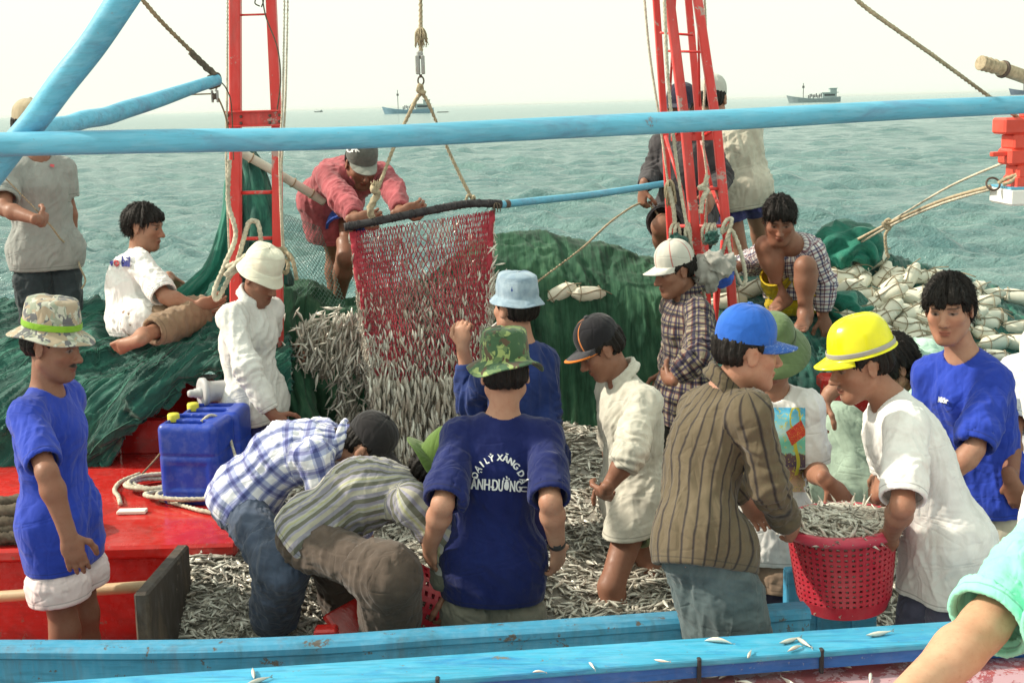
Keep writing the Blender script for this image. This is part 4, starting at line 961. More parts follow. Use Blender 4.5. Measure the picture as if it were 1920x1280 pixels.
            kr=(1436, 462, -1), ar=(1468, 548, 0), tr=(1436, 562, -1), kl=(1510, 500, -1), al=(1510, 586, 0), tl=(1494, 608, -1), curl=(.4, .4)), hair=dict(vol=.009, long=.0, messy=.008, fringe=.010),
  shirt=dict(slv=1.85, drop=.04, ease=.022, mat=c_plaids, seed=18, neck=.07, open_=1), legs=dict(to=.5, flare=.004, ease=.014, mat=c_yel, name='shorts')),
 dict(key='brown_stripe', label="man in brown striped shirt and blue cap carrying the red fish basket", tone=LT, h=.0045,
  pose=dict(Y=3.95, by=108, pel=(1302, 1008, -.13), nk=(1362, 725), hd=(1403, 660, 98, 8, 0, -.03), mid=(1318, 868), sr=(1410, 775), er=(1440, 905, 0), wr=(1478, 985, 1), fr=(1500, 1010, 1), el=(1330, 860, 1), wl=(1400, 940, 1), hl=(1318, 1030), hr=(1352, 1030), kr=(1388, 1252, 0), ar=(1404, 1470, 0), kl=(1362, 1250, 0), al=(1376, 1470, 0), hipyaw=168, curl=(.8, 1.1)), hair=dict(vol=.012, long=-.006),
  shirt=dict(slv=1.88, drop=.09, ease=.020, flare=.008, mat=c_stripeb, collar=True, seed=20, wr=.011), legs=dict(to=1.97, mat=c_slate, wide=.018, ease=.036), hat=dict(type='cap', mat=h_blue, mat2=h_bluebill, bill=.078, tilt=0, hgt=.100)),
 dict(key='print_tee', label="man in printed T-shirt and green sun helmet, half hidden by the striped shirt", tone=TAN, h=.005,
  pose=dict(Y=4.75, by=-12, pel=(1430, 968), nk=(1450, 722, -.05), hd=(1450, 662, -12, 30, 0), mid=(1440, 845), sl=(1508, 765), el=(1524, 880, 0), wl=(1553, 905, -1), fl=(1572, 925, 0), er=(1266, 880, 0), wr=(1252, 960, 0), sr=(1330, 775), curl=(.4, .4)), hair=dict(vol=.008, long=-.02),
  shirt=dict(slv=.9, drop=.16, ease=.026, mat=c_tee, seed=21), legs=dict(to=.62, flare=.03, ease=.03, mat=c_brsh, name='shorts'), legs2=dict(to=.92, flare=.012, ease=.016, mat=c_nsh, name='under_shorts'), hat=dict(type='pith', sz=.90, mat=h_pith, mat2=h_pband, tilt=0, dz=.004)),
 dict(key='hard_hat', label="man in plain white T-shirt and yellow hard hat lifting the red fish basket", tone=TAN, h=.0045,
  pose=dict(Y=4.1, by=-82, pel=(1776, 1005), nk=(1662, 738), hd=(1613, 683, -84, 16, 0, 0), mid=(1718, 868), sl=(1700, 800), el=(1692, 948, -1), wl=(1670, 1000, 1), fl=(1648, 1040, 1), sr=(1662, 790), er=(1672, 890, 0), wr=(1648, 925, 0), fr=(1625, 940, 1), kl=(1786, 1244, 0), kr=(1722, 1215, 1), al=(1785, 1460, 0), ar=(1690, 1400, 1), curl=(1.1, .8)), hair=dict(vol=.010, long=-.006),
  shirt=dict(slv=.92, drop=.19, ease=.028, flare=.010, grav=.55, mat=c_tee, seed=22, wr=.010), legs=dict(to=1.95, mat=c_gtr, wide=.010, ease=.016), hat=dict(type='hard', mat=h_yel, mat2=h_strap, mat3=h_strap, tilt=2, dz=.020)),
 dict(key='mint_bend', label="man in mint green shirt stooping behind the yellow hard hat", tone=TAN,
  pose=dict(Y=5.4, by=-60, pel=(1772, 800), nk=(1692, 702, -.22), hd=(1668, 688, -75, 30), mid=(1742, 700, -.05), er=(1600, 690, -1), wr=(1548, 748, 0), fr=(1538, 775, 0), el=(1690, 800, -1), wl=(1668, 880, 0)), hair=dict(vol=.022, long=.01, messy=.01),
  shirt=dict(slv=.95, drop=.10, ease=.040, mat=c_mintsh, seed=23), legs=dict(to=1.9, mat=c_nsh)),
 dict(key='blue_tee', label="bareheaded dark-haired man in bright blue T-shirt gazing over the basket", tone=LT, h=.0045, beard=.22,
  pose=dict(Y=4.6, by=-38, pel=(1842, 905), nk=(1804, 655), hd=(1779, 580, -30, 8, 3), mid=(1826, 785), sr=(1745, 700), sl=(1862, 715), el=(1826, 842, -1), wl=(1775, 900, 0), er=(1745, 830, 0), wr=(1740, 920, 0)), hair=dict(vol=.015, long=.004, messy=.008, fringe=.014, side=.0, seed=4),
  shirt=dict(slv=.95, drop=.10, ease=.026, mat=c_royal2, seed=24), legs=dict(to=1.9, mat=c_tan)),
 dict(key='edge_man', label="man in pale grey shirt and striped blue shorts at the frame edge", tone=DK, h=.006,
  pose=dict(Y=4.95, by=-70, pel=(1936, 895), nk=(1960, 672), hd=(1990, 604, -80, 10), sl=(1922, 712), el=(1895, 818, -1), wl=(1896, 900, -1), fl=(1912, 945, 0), curl=(.8, .5)), hair=dict(vol=.012),
  shirt=dict(slv=.8, drop=.12, ease=.026, mat=c_lgray, seed=25), legs=dict(to=.6, flare=.03, mat=cloth("striped_blue_shorts", pat=lambda b, u, v, gc: b.mix(b.math('MULTIPLY', b.math('GREATER_THAN', v, .185), b.math('LESS_THAN', b.math('FRACT', b.math('DIVIDE', v, .02)), .5)), (.04, .10, .44), (.72, .74, .76))), name='shorts')),
 dict(key='mint_leg', label="person in mint green shorts whose bent leg crosses the blue rail", tone=(.56, .30, .175), h=.0055,
  pose=dict(Y=2.95, by=-60, pel=(2050, 990), nk=(2075, 600, .05), hd=(2060, 480, -70, 10), kr=(1846, 1172, -1), ar=(1668, 1330, -1), kl=(2000, 1200, -1), al=(1990, 1480, 0), er=(1975, 800, 0), wr=(1960, 930, -1), hipyaw=-65), hair=dict(vol=.012),
  shirt=dict(slv=.9, drop=.12, ease=.026, mat=c_white, seed=26), legs=dict(to=.98, ease=.026, flare=.008, mat=c_mint, name='shorts')),
]
with ThreadPoolExecutor(4) as _ex: CAST = list(_ex.map(person_geo, CAST))
WHO = {S['key']: person_build(S) for S in CAST}
# ------------------------------------------------------------------ sea
RED, BLU, CYN = (.50, .020, .018), (.035, .20, .50), (.075, .40, .62)
m_red = paint("red_deck_paint", (.52, .022, .018), rough=.30, wear=.5, chip=(.30, .12, .09), chip_amt=.42, dirt_amt=.5, dirt=(.20, .03, .025), spec=.5, wet=.75, grain=.25)
m_redm = paint("red_mast_paint", (.66, .045, .040), rough=.38, wear=.8, chip=(.45, .30, .27), chip_amt=.6, dirt_amt=.35, streak=(1, 1, .25), rust=.3)
m_blue = paint("bulwark_blue_paint", (.055, .275, .45), rough=.5, wear=.9, chip=(.10, .09, .08), chip_amt=.6, dirt=(.05, .13, .15), dirt_amt=.6, streak=(1.2, 1.2, .35), spec=.3, rust=.35, grain=.5)
m_cyan = paint("rail_cyan_paint", (.055, .36, .56), rough=.45, wear=1.0, chip=(.16, .18, .17), chip_amt=.42, dirt=(.025, .20, .47), dirt_amt=.8, streak=(.5, 1.4, 1), spec=.35, grain=.55)
m_deepblue = paint("rail_blue_paint", (.020, .14, .46), rough=.45, wear=.8, chip=(.3, .35, .4), chip_amt=.40, streak=(.5, 1, 1), grain=.5, rust=.2)
m_boom = paint("boom_blue_paint", (.12, .42, .60), rough=.45, wear=1.0, chip=(.20, .22, .26), chip_amt=.30, dirt=(.12, .24, .38), dirt_amt=.85, streak=(.35, 1.3, 1.3), spec=.35, bump=.5, grain=.4)
def sea_build():
    th = np.radians(np.linspace(-50, 50, 560)); r = [3.0]
    while r[-1] < 26000: r.append(r[-1] * (1.0045 if r[-1] < 60 else 1.008 if r[-1] < 300 else 1.05))
    r = np.array(r); X = (r[:, None] * np.sin(th)).astype(np.float32); Yy = (r[:, None] * np.cos(th)).astype(np.float32); Z = np.zeros_like(X)
    rs = np.random.RandomState(4)
    for i in range(80):
        L = .36 * 9 ** rs.rand(); a = rs.normal(1.15, .55); k = 2 * math.pi / L; ph = rs.rand() * 6.28
        amp = .0125 * L ** .42 * (.5 + rs.rand() * .8) * 1.5
        fade = np.clip(1.6 - (r * .0045 / (L * .24)), 0, 1)[:, None] if True else 1
        t = k * (X * math.cos(a) + Yy * math.sin(a)) + ph + .6 * np.sin(.23 * X + ph) + .5 * np.sin(.19 * Yy - ph)
        Z += fade * amp * (np.sin(t) + .22 * np.sin(2 * t + .6))
    gust = .72 + .42 * vnoise(np.stack([X.ravel() / 6, Yy.ravel() / 3.2, X.ravel() * 0], 1), 3).reshape(X.shape)
    Z *= gust
    o = mesh("sea", np.stack([X, Yy, Z], -1).reshape(-1, 3), gridfaces(len(r), len(th))[:, ::-1].copy(), None, None, True)
    b = NB("sea_water"); p = b.obj()
    n1 = b.noise(b.map(p, (1, 1.7, 1)), 2.6, 5, .62, .5); n2 = b.noise(b.map(p, (1, 1.6, 1)), 11, 4, .6, .4)
    h = b.math('ADD', n1, b.math('MULTIPLY', n2, .35))
    n3 = b.noise(b.map(p, (1, 2.2, 1)), .35, 4, .6)
    col = b.mix(b.rng(n3, .35, .7), (.075, .165, .168), (.155, .265, .250))
    b.p.inputs["IOR"].default_value = 1.333
    b.fin(col, .13, b.bump(h, 1.0, .16), .5)
    o.data.materials.append(b.m); tag(o, kind='structure'); return o
sea_build()

# ------------------------------------------------------------------ the red fishing boat
boat = empty("fishing_boat", (0, 5.6, .3)); tag(boat, "red fishing boat with open fish hold and blue bulwark", "boat")
FLOOR = .3
mb = MB(); mb.box((-.2, 5.6, FLOOR - .03), (9.0, 3.4, .06)); mb.build("hold_floor", paint("hold_boards", (.16, .035, .03), dirt_amt=.5), boat)
bA, bB = Wz(-420, 1214, 1.08), Wz(1504, 1125, 1.08)
dirb = nrm(bB - bA); nb_ = np.array([-dirb[1], dirb[0], 0])
def strake(line, prof):
    """sweeps a cross-section (across, up) along a sheer line"""
    P = spline(line, 60); t = nrm(np.gradient(P, axis=0) * [1, 1, 0]); nn = np.stack([-t[:, 1], t[:, 0], 0 * t[:, 0]], 1); k = len(prof)
    V = np.concatenate([[P[i] + nn[i] * a + UP * z for a, z in prof] for i in range(60)]); F = [(i * k + j, i * k + (j + 1) % k, (i + 1) * k + (j + 1) % k, (i + 1) * k + j) for i in range(59) for j in range(k)]
    return V, F + [tuple(range(k))[::-1], tuple(59 * k + j for j in range(k))]
shl = [Wz(*p, 1.08) for p in ((-420, 1199), (0, 1196), (330, 1196), (600, 1187), (830, 1171), (1010, 1160), (1280, 1141), (1504, 1124))]
V_, F_ = strake(shl, [(0, -.012), (-.010, 0), (-.070, 0), (-.084, -.012), (-.086, -.030), (-.074, -.040), (-.072, -.85), (-.010, -.85), (-.010, -.035)])
mesh("bulwark", V_, F_, m_blue, boat, False)
mb = MB()
q0 = np.array([bB[0] + .03, 4.36, 0]); mb.beam(q0 + [0, 0, .62], q0 + [.34, .05, .62], .05, .84, bev=.006)
for t in (.12, .25): mb.beam(q0 + [t, -.026 + t * .14, .25], q0 + [t, -.026 + t * .14, 1.03], .012, .02, up=(0, 1, 0))
mb.build("gate_panel", m_blue, boat)
# hatch block, side deck and steps on the left
mb = MB(); mb.box((-2.62, 5.72, .62), (2.94, 1.54, .64), bev=.012); mb.box((-2.62, 5.72, .975), (2.99, 1.66, .055), bev=.02); mb.build("hatch_cover", m_red, boat)
mb = MB(); mb.box((-2.55, 4.46, .44), (2.70, .96, .28), bev=.01); mb.build("side_deck", m_red, boat)
mb = MB(); mb.box((-.99, 5.34, .60), (.25, .64, .60), bev=.012); mb.build("step", m_red, boat)
mb = MB(); mb.box((-2.5, 5.02, .83), (1.3, .06, .10), bev=.01); mb.build("sill_beam", m_red, boat)
lA, lB = W(200, 800, 6.15), W(447, 768, 6.15)
mb = MB(); mb.beam([lA[0], 6.35, 1.09], [lB[0] + .02, 6.35, 1.09], .08, .19, bev=.012); mb.build("inner_coaming", m_red, boat)
# far bulwark with rail and stanchions, hull planking outside
mb = MB(); mb.box((.2, 7.02, .72), (8.4, .08, .92), bev=.01); mb.box((.2, 7.06, 1.20), (8.4, .20, .07), bev=.015)
mb.build("far_bulwark", m_red, boat)
mb = MB()
for x in np.arange(-3.6, 4.4, .62): mb.box((x, 6.945, .74), (.08, .06, .86), bev=.008)
mb.build("stanchions", m_red, boat)
mb = MB(); mb.box((.2, 7.22, .45), (8.4, .12, 1.3)); mb.build("hull", m_blue, boat)
wR = [W(1545, 712, 5.95), W(1950, 690, 5.95)]
mb = MB(); mb.beam([wR[0][0], 6.0, .93], [wR[1][0], 6.0, .93], .06, .84, bev=.01); mb.beam([wR[0][0] - .02, 5.97, 1.36], [wR[1][0], 5.97, 1.36], .13, .07, bev=.018)
for x in (.06, .38, .80, 1.15): mb.beam([wR[0][0] + x, 5.94, .52], [wR[0][0] + x, 5.94, 1.32], .07, .05, up=(0, 1, 0), bev=.01)
mb.build("inner_bulwark", m_red, boat)
pR = W(1345, 660, 6.35)
mb = MB(); mb.box((pR[0] + .05, 6.45, .80), (.22, .16, 1.06), bev=.012); mb.build("mast_step", m_red, boat)
# dark end board of the fish hold
m_board = paint("old_board", (.050, .038, .030), rough=.8, wear=1, chip=(.22, .18, .13), chip_amt=.5, dirt=(.20, .15, .10), dirt_amt=.6, streak=(1, 1, .4))
e0, e1 = Wz(262, 1124, 1.06), Wz(342, 1031, 1.04)
mb = MB(); d_ = nrm(e1 - e0); mb.beam(e0 + d_ * .0 - UP * .28, e1 - UP * .28, .05, .60, bev=.008); bd = mb.build("hold_board", m_board); tag(bd, "dark weathered wooden board closing the end of the fish hold", "board")
m_bamboo = paint("bamboo", (.55, .38, .22), rough=.5, wear=.4, streak=(.3, 1, 1))
mb = MB(); p_ = np.linspace(0, 1, 9)[:, None]; a_, b_ = W(-90, 1124, 4.72), W(286, 1098, 4.60)
mb.tube(a_ + (b_ - a_) * p_, .022, 10); o = mb.build("bamboo_pole", m_bamboo, smooth=True); tag(o, "pale bamboo pole lying along the red side deck", "pole")

# ------------------------------------------------------------------ the photographer's boat
own = empty("wooden_boat", (0, 3.3, 1.0)); tag(own, "blue planked boat rail with worn cyan cap in front of the fish hold", "boat")
f0, f1, g0, g1 = Wz(-300, 1302, 1.12), Wz(2300, 1128, 1.12), Wz(-300, 1356, 1.12), Wz(2300, 1163, 1.12)
def slab(a0, a1, b0, b1, th):
    """top quad a0-a1 (far edge) b0-b1 (near edge), thickness th"""
    v = [a0, a1, b1, b0]; v = v + [p - UP * th for p in v]
    return v, [(3, 2, 1, 0), (4, 5, 6, 7), (0, 1, 5, 4), (1, 2, 6, 5), (2, 3, 7, 6), (3, 0, 4, 7)]
mb = MB(); mb.add(*slab(f0, f1, g0, g1, .022)); rc_ = mb.build("rail_cap", m_cyan, own)
bv = rc_.modifiers.new("bevel", 'BEVEL'); bv.width = .006; bv.segments = 2
mb = MB(); i0, i1 = g0 + [0, .012, -.024], g1 + [0, .012, -.024]; mb.add(*slab(i0 + [0, .03, 0], i1 + [0, .03, 0], i0, i1, .036)); mb.build("rail_side", m_deepblue, own)
for px in (1311, 1541, 820):
    mb = MB(); p = Wz(px, 1236 if px == 1311 else 1218 if px == 1541 else 1272, 1.12); mb.box(p + [0, .004, -.034], (.012, .02, .075), bev=.003); mb.build("seam_strap", once("di", lambda: paint("dark_iron", (.02, .02, .022), rough=.7)), own)
m_wet = paint("wet_pink_deck", (.36, .11, .12), rough=.22, wear=.8, chip=(.55, .35, .38), chip_amt=.9, dirt=(.45, .06, .04), dirt_amt=.9, spec=.6)
mb = MB(); mb.box((.8, 2.65, 1.005), (6.0, 1.9, .05)); mb.build("deck", m_wet, own)
k0, k1 = Wz(1842, 1222, 1.05), Wz(2150, 1204, 1.05)
mb = MB(); mb.add(*slab(k0 + [0, .13, 0], k1 + [0, .13, 0], k0, k1, .09)); mb.build("inner_plank", m_deepblue, own)
# nail stub and bolts on the bulwark
mb = MB(); q = W(512, 1212, 3.84); 
tq = spline([q + [0, -.03, 0], q + [.001, -.045, -.02], q + [.003, -.04, -.07], q + [.002, -.035, -.10]], 14); mb.tube(tq, .006, 8, twist=120, lob=.12); mb.box(q + [0, -.02, .004], (.022, .02, .014), bev=.004)
mb.build("lashing", paint("dark_rope", (.08, .075, .065), rough=.9), boat, True)
# ------------------------------------------------------------------ green nets
def net_mat(name, lo, mid, hi, rough=.75, thin=False, trans=0.0):
    b = NB(name); o = b.obj(); gc = b.attr("gc")
    n = b.noise(b.map(gc, (1, .12, 1)), 30, 5, .65, .6); n2 = b.noise(o, 3.2, 4, .6)
    c = b.ramp(b.math('ADD', b.math('MULTIPLY', n, .55), b.math('MULTIPLY', n2, .45)), [(.34, lo), (.52, mid), (.68, hi)])
    g = b.xyz(gc); k = b.math('MULTIPLY', b.math('SINE', b.math('MULTIPLY', b.math('ADD', g[0], g[1]), 900)), b.math('SINE', b.math('MULTIPLY', b.math('SUBTRACT', g[0], g[1]), 900)))
    nb1 = b.bump(n, .8, .02); nb2 = b.bump(k, .25, .003, nb1)
    b.fin(c, rough, nb2, .25, sheen=.25)
    if trans:
        tr = b.n("BsdfTranslucent"); b.link(c, tr.inputs[0]); mx = b.n("MixShader"); mx.inputs[0].default_value = trans
        b.link(b.p.outputs[0], mx.inputs[1]); b.link(tr.outputs[0], mx.inputs[2]); b.link(mx.outputs[0], b.out.inputs[0])
    return b.m
m_netd = net_mat("dark_green_net", (.003, .026, .022), (.012, .090, .070), (.060, .28, .19))
m_netg = net_mat("fine_green_net", (.010, .050, .030), (.065, .20, .115), (.17, .38, .22), trans=.5)
m_nett = net_mat("teal_net", (.004, .06, .045), (.015, .18, .125), (.05, .32, .23))
m_tw = paint("green_twine", (.025, .15, .105), rough=.8, wear=.8, dirt=(.01, .08, .06), dirt_amt=.6)
def drape(name, rows, mat, nu, nv, fold, ax=None, seed=1, label=None, cat="fishing net", th=.03, twine=0):
    """rows of (px, py, Y) control points, back to front"""
    G = np.array([[W(*p) for p in r] for r in rows]); S = patch(G, nu, nv); n = gridnormal(S)
    if n[nu // 2, nv // 2] @ (EYE - S[nu // 2, nv // 2]) < 0: n = -n
    flat = S.reshape(-1, 3); nn = n.reshape(-1, 3); A = nrm(np.asarray(ax, float)) if ax is not None else None
    F = flat
    for i, (scl, amp, al) in enumerate(fold):
        F = folds(F, nn, A if A is not None else -UP, scl, amp, seed + i * 11, al)
    if A is None: A = -UP
    a1 = F @ A; e = nrm(np.cross(A, nn.mean(0))); a2 = F @ e; gc = np.stack([a2, a1, a1 * 0], 1)
    S2 = F.reshape(nu, nv, 3); flip = (np.cross(np.gradient(S2, axis=0), np.gradient(S2, axis=1))[nu // 2, nv // 2] @ (EYE - S2[nu // 2, nv // 2])) < 0
    if flip: S2 = S2[:, ::-1]; gc = gc.reshape(nu, nv, 3)[:, ::-1].reshape(-1, 3)
    o = sheet(name, S2, mat, th, attrs={"gc": ('FLOAT_VECTOR', gc)}); tag(o, label, cat)
    if twine:      # loose twine and mesh edges lying in the folds
        mb = MB(); rs = np.random.RandomState(seed + 3); nS = gridnormal(S2); nS = nS if nS[nu // 2, nv // 2] @ (EYE - S2[nu // 2, nv // 2]) > 0 else -nS; gi = np.gradient(S2, axis=0); gj = np.gradient(S2, axis=1)
        for k in range(twine):
            i, j = rs.uniform(2, nu - 3), rs.uniform(2, nv - 3); pts = []; ph = rs.rand() * 6
            for s_ in range(int(rs.uniform(14, 60))):
                a, b_ = int(i), int(j); pts.append(S2[a, b_] * (1 - (i - a)) + S2[a + 1, b_] * (i - a) + nS[a, b_] * .006)
                G2 = np.stack([gi[a, b_], gj[a, b_]], 1); dv = np.linalg.lstsq(G2, A * .024 + .006 * math.sin(s_ * .35 + ph) * np.cross(A, nS[a, b_]), rcond=None)[0]; i += dv[0]; j += dv[1]
                if not (1 < i < nu - 3 and 1 < j < nv - 3): break
            if len(pts) > 5: mb.tube(spline(pts, len(pts)), rs.uniform(.0010, .0026), 4)
        if mb.n: tw = mb.build("twine", m_tw, o, True); tw["kind"] = "stuff"
    return o, S2
xs = (-160, 20, 130, 250, 350, 440, 540)
def rw(xs_, ys, Y): return [(x, y, Y + (0 if not isinstance(Y, tuple) else 0)) for x, y in zip(xs_, ys)]
ax_l = W(430, 545, 6.5) - W(90, 850, 6.1)
heap, heapS = drape("net_heap", [rw(xs, (680, 680, 670, 690, 660, 640, 640), 7.75), rw(xs, (592, 582, 578, 604, 575, 560, 575), 7.1), rw(xs, (640, 628, 618, 640, 600, 585, 600), 6.75), rw(xs, (740, 725, 712, 705, 660, 630, 640), 6.35),
      rw(xs, (860, 838, 800, 725, 665, 655, 690), 6.2), rw(xs, (965, 945, 872, 765, 695, 685, 740), 6.1), rw(xs, (1010, 985, 905, 785, 708, 700, 790), 6.14)],
      m_netd, 150, 230, [(.16, .065, 7), (.055, .030, 9), (.022, .010, 10)], ax_l, 3, "dark green fishing net heaped in long folds under the kneeling man", twine=230)
xs = (505, 580, 650, 760, 880, 950, 1040, 1120, 1190, 1260, 1345)
hump, humpS = drape("draped_net", [rw(xs, (620, 610, 640, 620, 520, 500, 500, 520, 540, 560, 580), 7.8), rw(xs, (548, 536, 572, 556, 478, 445, 449, 468, 486, 494, 520), 7.3), rw(xs, (566, 556, 596, 585, 510, 482, 488, 508, 515, 522, 550), 7.0),
      rw(xs, (640, 625, 660, 650, 580, 560, 565, 570, 575, 590, 620), 6.82), rw(xs, (730, 720, 740, 735, 690, 680, 685, 690, 690, 695, 715), 6.72), rw(xs, (835,) * 11, 6.66), rw(xs, (930,) * 11, 6.62)],
      m_netg, 130, 260, [(.17, .040, 5), (.05, .014, 6), (.02, .005, 6)], None, 21, "fine green net draped over the far bulwark in a rounded hump")
xs = (1330, 1400, 1480, 1560, 1640, 1720, 1820, 1920, 2040)
pile, pileS = drape("net_mound", [rw(xs, (600, 590, 580, 560, 560, 580, 600, 640, 690), 7.9), rw(xs, (530, 528, 520, 492, 486, 510, 530, 568, 620), 7.4), rw(xs, (560, 560, 556, 540, 540, 552, 570, 600, 650), 7.05), rw(xs, (620, 615, 605, 610, 610, 615, 622, 645, 690), 6.7),
      rw(xs, (680, 672, 660, 668, 665, 668, 675, 690, 730), 6.45), rw(xs, (745, 740, 730, 720, 712, 712, 716, 728, 765), 6.28), rw(xs, (830,) * 9, 6.22)],
      m_netd, 120, 220, [(.13, .05, 3), (.045, .022, 4), (.018, .008, 5)], None, 37, "dark green net mound carrying white floats beside the squatting man", twine=90)
# gathered green net bunched on top of the mound
def bunch(name, pts, r, mat, seed, label, nu=70, nv=36, amp=.03):
    P = spline([W(*p) for p in pts], nu); t = nrm(np.gradient(P, axis=0)); u = nrm(np.cross(t, [0, 1, .2])); v = np.cross(t, u)
    an = np.linspace(0, 2 * math.pi, nv, endpoint=False); rr = spline(np.array(r)[:, None], nu)[:, 0]
    Dn = np.cos(an)[None, :, None] * u[:, None] + np.sin(an)[None, :, None] * v[:, None]
    S = P[:, None] + rr[:, None, None] * Dn; f = S.reshape(-1, 3); dd = Dn.reshape(-1, 3)
    L = np.linspace(0, 1, nu)
    loc = np.stack([np.repeat(L * 5, nv), np.tile(np.cos(an) * 3.4, nu), np.tile(np.sin(an) * 3.4, nu)], 1)
    f = f + dd * (amp * (vnoise(loc * 1.5, seed) * .8 + (1 - 2 * np.abs(vnoise(loc * [1, 3, 3], seed + 3))) * .6))[:, None] * np.repeat(rr / max(rr), nv)[:, None]
    i, k = np.meshgrid(np.arange(nu - 1), np.arange(nv), indexing='ij'); l = (k + 1) % nv
    F = np.stack([i * nv + k, i * nv + l, (i + 1) * nv + l, (i + 1) * nv + k], -1).reshape(-1, 4)
    c0, c1 = len(f), len(f) + 1; f = np.concatenate([f, P[:1], P[-1:]])
    k = np.arange(nv); l = (k + 1) % nv; caps = np.concatenate([np.stack([l, k, k * 0 + c0, k * 0 + c0], 1), np.stack([(nu - 1) * nv + k, (nu - 1) * nv + l, k * 0 + c1, k * 0 + c1], 1)])
    fl = [tuple(x) for x in F] + [tuple(x[:3]) for x in caps]
    gc = np.concatenate([np.stack([np.tile(an * .05, nu), np.repeat(L, nv), np.zeros(nu * nv)], 1), np.zeros((2, 3))])
    o = mesh(name, f, fl, mat, None, True, attrs={"gc": ('FLOAT_VECTOR', gc)}); tag(o, label, "fishing net"); return o
bunch("net_bunch", [(1520, 520, 7.2), (1560, 480, 7.2), (1610, 470, 7.15), (1640, 500, 7.1)], (.07, .13, .12, .05), m_nett, 5, "bunched teal netting on the mound behind the squatting man", amp=.06)
bunch("net_bunch", [(1540, 560, 6.8), (1580, 590, 6.75), (1600, 620, 6.7), (1560, 640, 6.6)], (.05, .10, .09, .04), m_nett, 9, "teal netting fold beside the checked sleeve of the squatting man", amp=.05)
bunch("net_swath", [(330, 600, 6.7), (372, 548, 6.7), (408, 500, 6.75), (428, 430, 6.8), (444, 350, 6.85), (452, 285, 6.9)], (.10, .07, .055, .05, .055, .045), m_nett, 15, "twisted green net swath rising from the heap to the near red mast", amp=.03)
bunch("net_swath", [(395, 575, 6.5), (420, 540, 6.55), (440, 500, 6.6), (452, 440, 6.7)], (.05, .05, .04, .035), m_netd, 19, "thin dark net strand beside the twisted green swath", amp=.02)
bunch("hanging_net", [(462, 282, 6.85), (478, 330, 6.85), (488, 400, 6.85), (492, 470, 6.8), (500, 540, 6.75)], (.035, .06, .085, .10, .12), m_netd, 25, "dark net hanging in folds between the legs of the near red mast", amp=.03)
bunch("net_swath", [(528, 545, 6.5), (520, 600, 6.4), (540, 660, 6.35), (560, 740, 6.3), (575, 800, 6.25)], (.06, .07, .06, .07, .06), m_netg, 29, "narrow green net fold hanging beside the man in cream bucket hat", amp=.03)
def fine_net(name, quad, nx, ny, r, mat, label):
    """a thin hanging net of real twine: quad = 4 corner points tl,tr,br,bl"""
    tl, tr, br, bl = quad; mb = MB()
    def P(u, v): 
        p = (tl * (1 - u) + tr * u) * (1 - v) + (bl * (1 - u) + br * u) * v; return p + np.array([0, .10 * math.sin(u * 3.1) * math.sin(v * 2.5), -.06 * math.sin(math.pi * u) * v])
    for i in range(-ny, nx + 1):
        for s_ in (1, -1):
            pts = [P(u, j / ny) for j in range(ny + 1) for u in [(i + (j if s_ > 0 else ny - j)) / nx] if -1e-6 <= u <= 1 + 1e-6]
            if len(pts) > 1: mb.tube(pts, r, 3, cap=False)
    o = mb.build(name, mat, smooth=True); tag(o, label, "fishing net"); return o
fine_net("thin_net", (W(520, 395, 6.9), W(600, 425, 6.9), W(650, 575, 6.9), W(528, 560, 6.9)), 14, 18, .0016, paint("net_twine", (.10, .20, .17)), "thin see-through net panel beside the near red mast")
# ---- white floats
m_float = paint("float_plastic", (.74, .71, .58), rough=.38, wear=.2, dirt=(.50, .46, .33), dirt_amt=.35, bump=.08)
m_cord = paint("brown_cord", (.30, .24, .16), rough=.9)
def float_proto():
    prof = [(.001, -.090), (.010, -.089), (.017, -.083), (.020, -.074), (.034, -.058), (.039, -.035), (.040, 0), (.039, .035), (.034, .058), (.020, .074), (.017, .083), (.010, .089), (.001, .090)]
    R = np.array([[0, 0, 1.0], [0, 1, 0], [-1, 0, 0]]); mb = MB(); mb.lathe(prof, (0, 0, 0), np.array([[0, 1, 0], [0, 0, 1], [1, 0, 0.0]]), 18)
    o = mb.build("float", m_float, smooth=True)
    c = MB(); s_ = np.linspace(-.115, .115, 12); c.tube([(x, .012 * math.sin(x * 30), .041 - .35 * max(0, abs(x) - .05)) for x in s_], .0030, 6)
    for q in (-.05, .05): c.tube([(q, .042 * math.cos(a), .042 * math.sin(a)) for a in np.linspace(0, 6.2832, 17)[:-1]],   .0022, 5, closed=True)
    c.build("cord", m_cord, o, True); return o
pv = pileS.reshape(-1, 3); bv_ = BVHTree.FromPolygons([tuple(x) for x in pv], [tuple(int(i) for i in f) for f in gridfaces(*pileS.shape[:2])])
hv = humpS.reshape(-1, 3); bvh_ = BVHTree.FromPolygons([tuple(x) for x in hv], [tuple(int(i) for i in f) for f in gridfaces(*humpS.shape[:2])])
rnd = random.Random(11); spots = []
y = 492
for row, (x0, x1, y0, sl) in enumerate([(1620, 1800, 497, .27), (1690, 1910, 522, .22), (1600, 1650, 488, .35), (1590, 1730, 508, .15), (1575, 1790, 520, .08), (1565, 1850, 535, .12), (1570, 1880, 552, .08), (1580, 1890, 570, .10), (1575, 1880, 588, .06), (1600, 1900, 606, .05), (1640, 1880, 624, .02), (1345, 1450, 548, .10), (1350, 1420, 566, .05), (1640, 1900, 652, .0), (1650, 1900, 672, .02), (1620, 1720, 646, .0), (1370, 1400, 640, 0), (1040, 1140, 552, -.1)]):
    x = x0 + rnd.uniform(0, 20)
    while x < x1:
        spots.append((x, y0 + (x - x0) * sl + rnd.uniform(-5, 5), rnd.gauss(.12, .33))); x += rnd.uniform(40, 58)
FLT = float_proto(); FC = list(FLT.children)
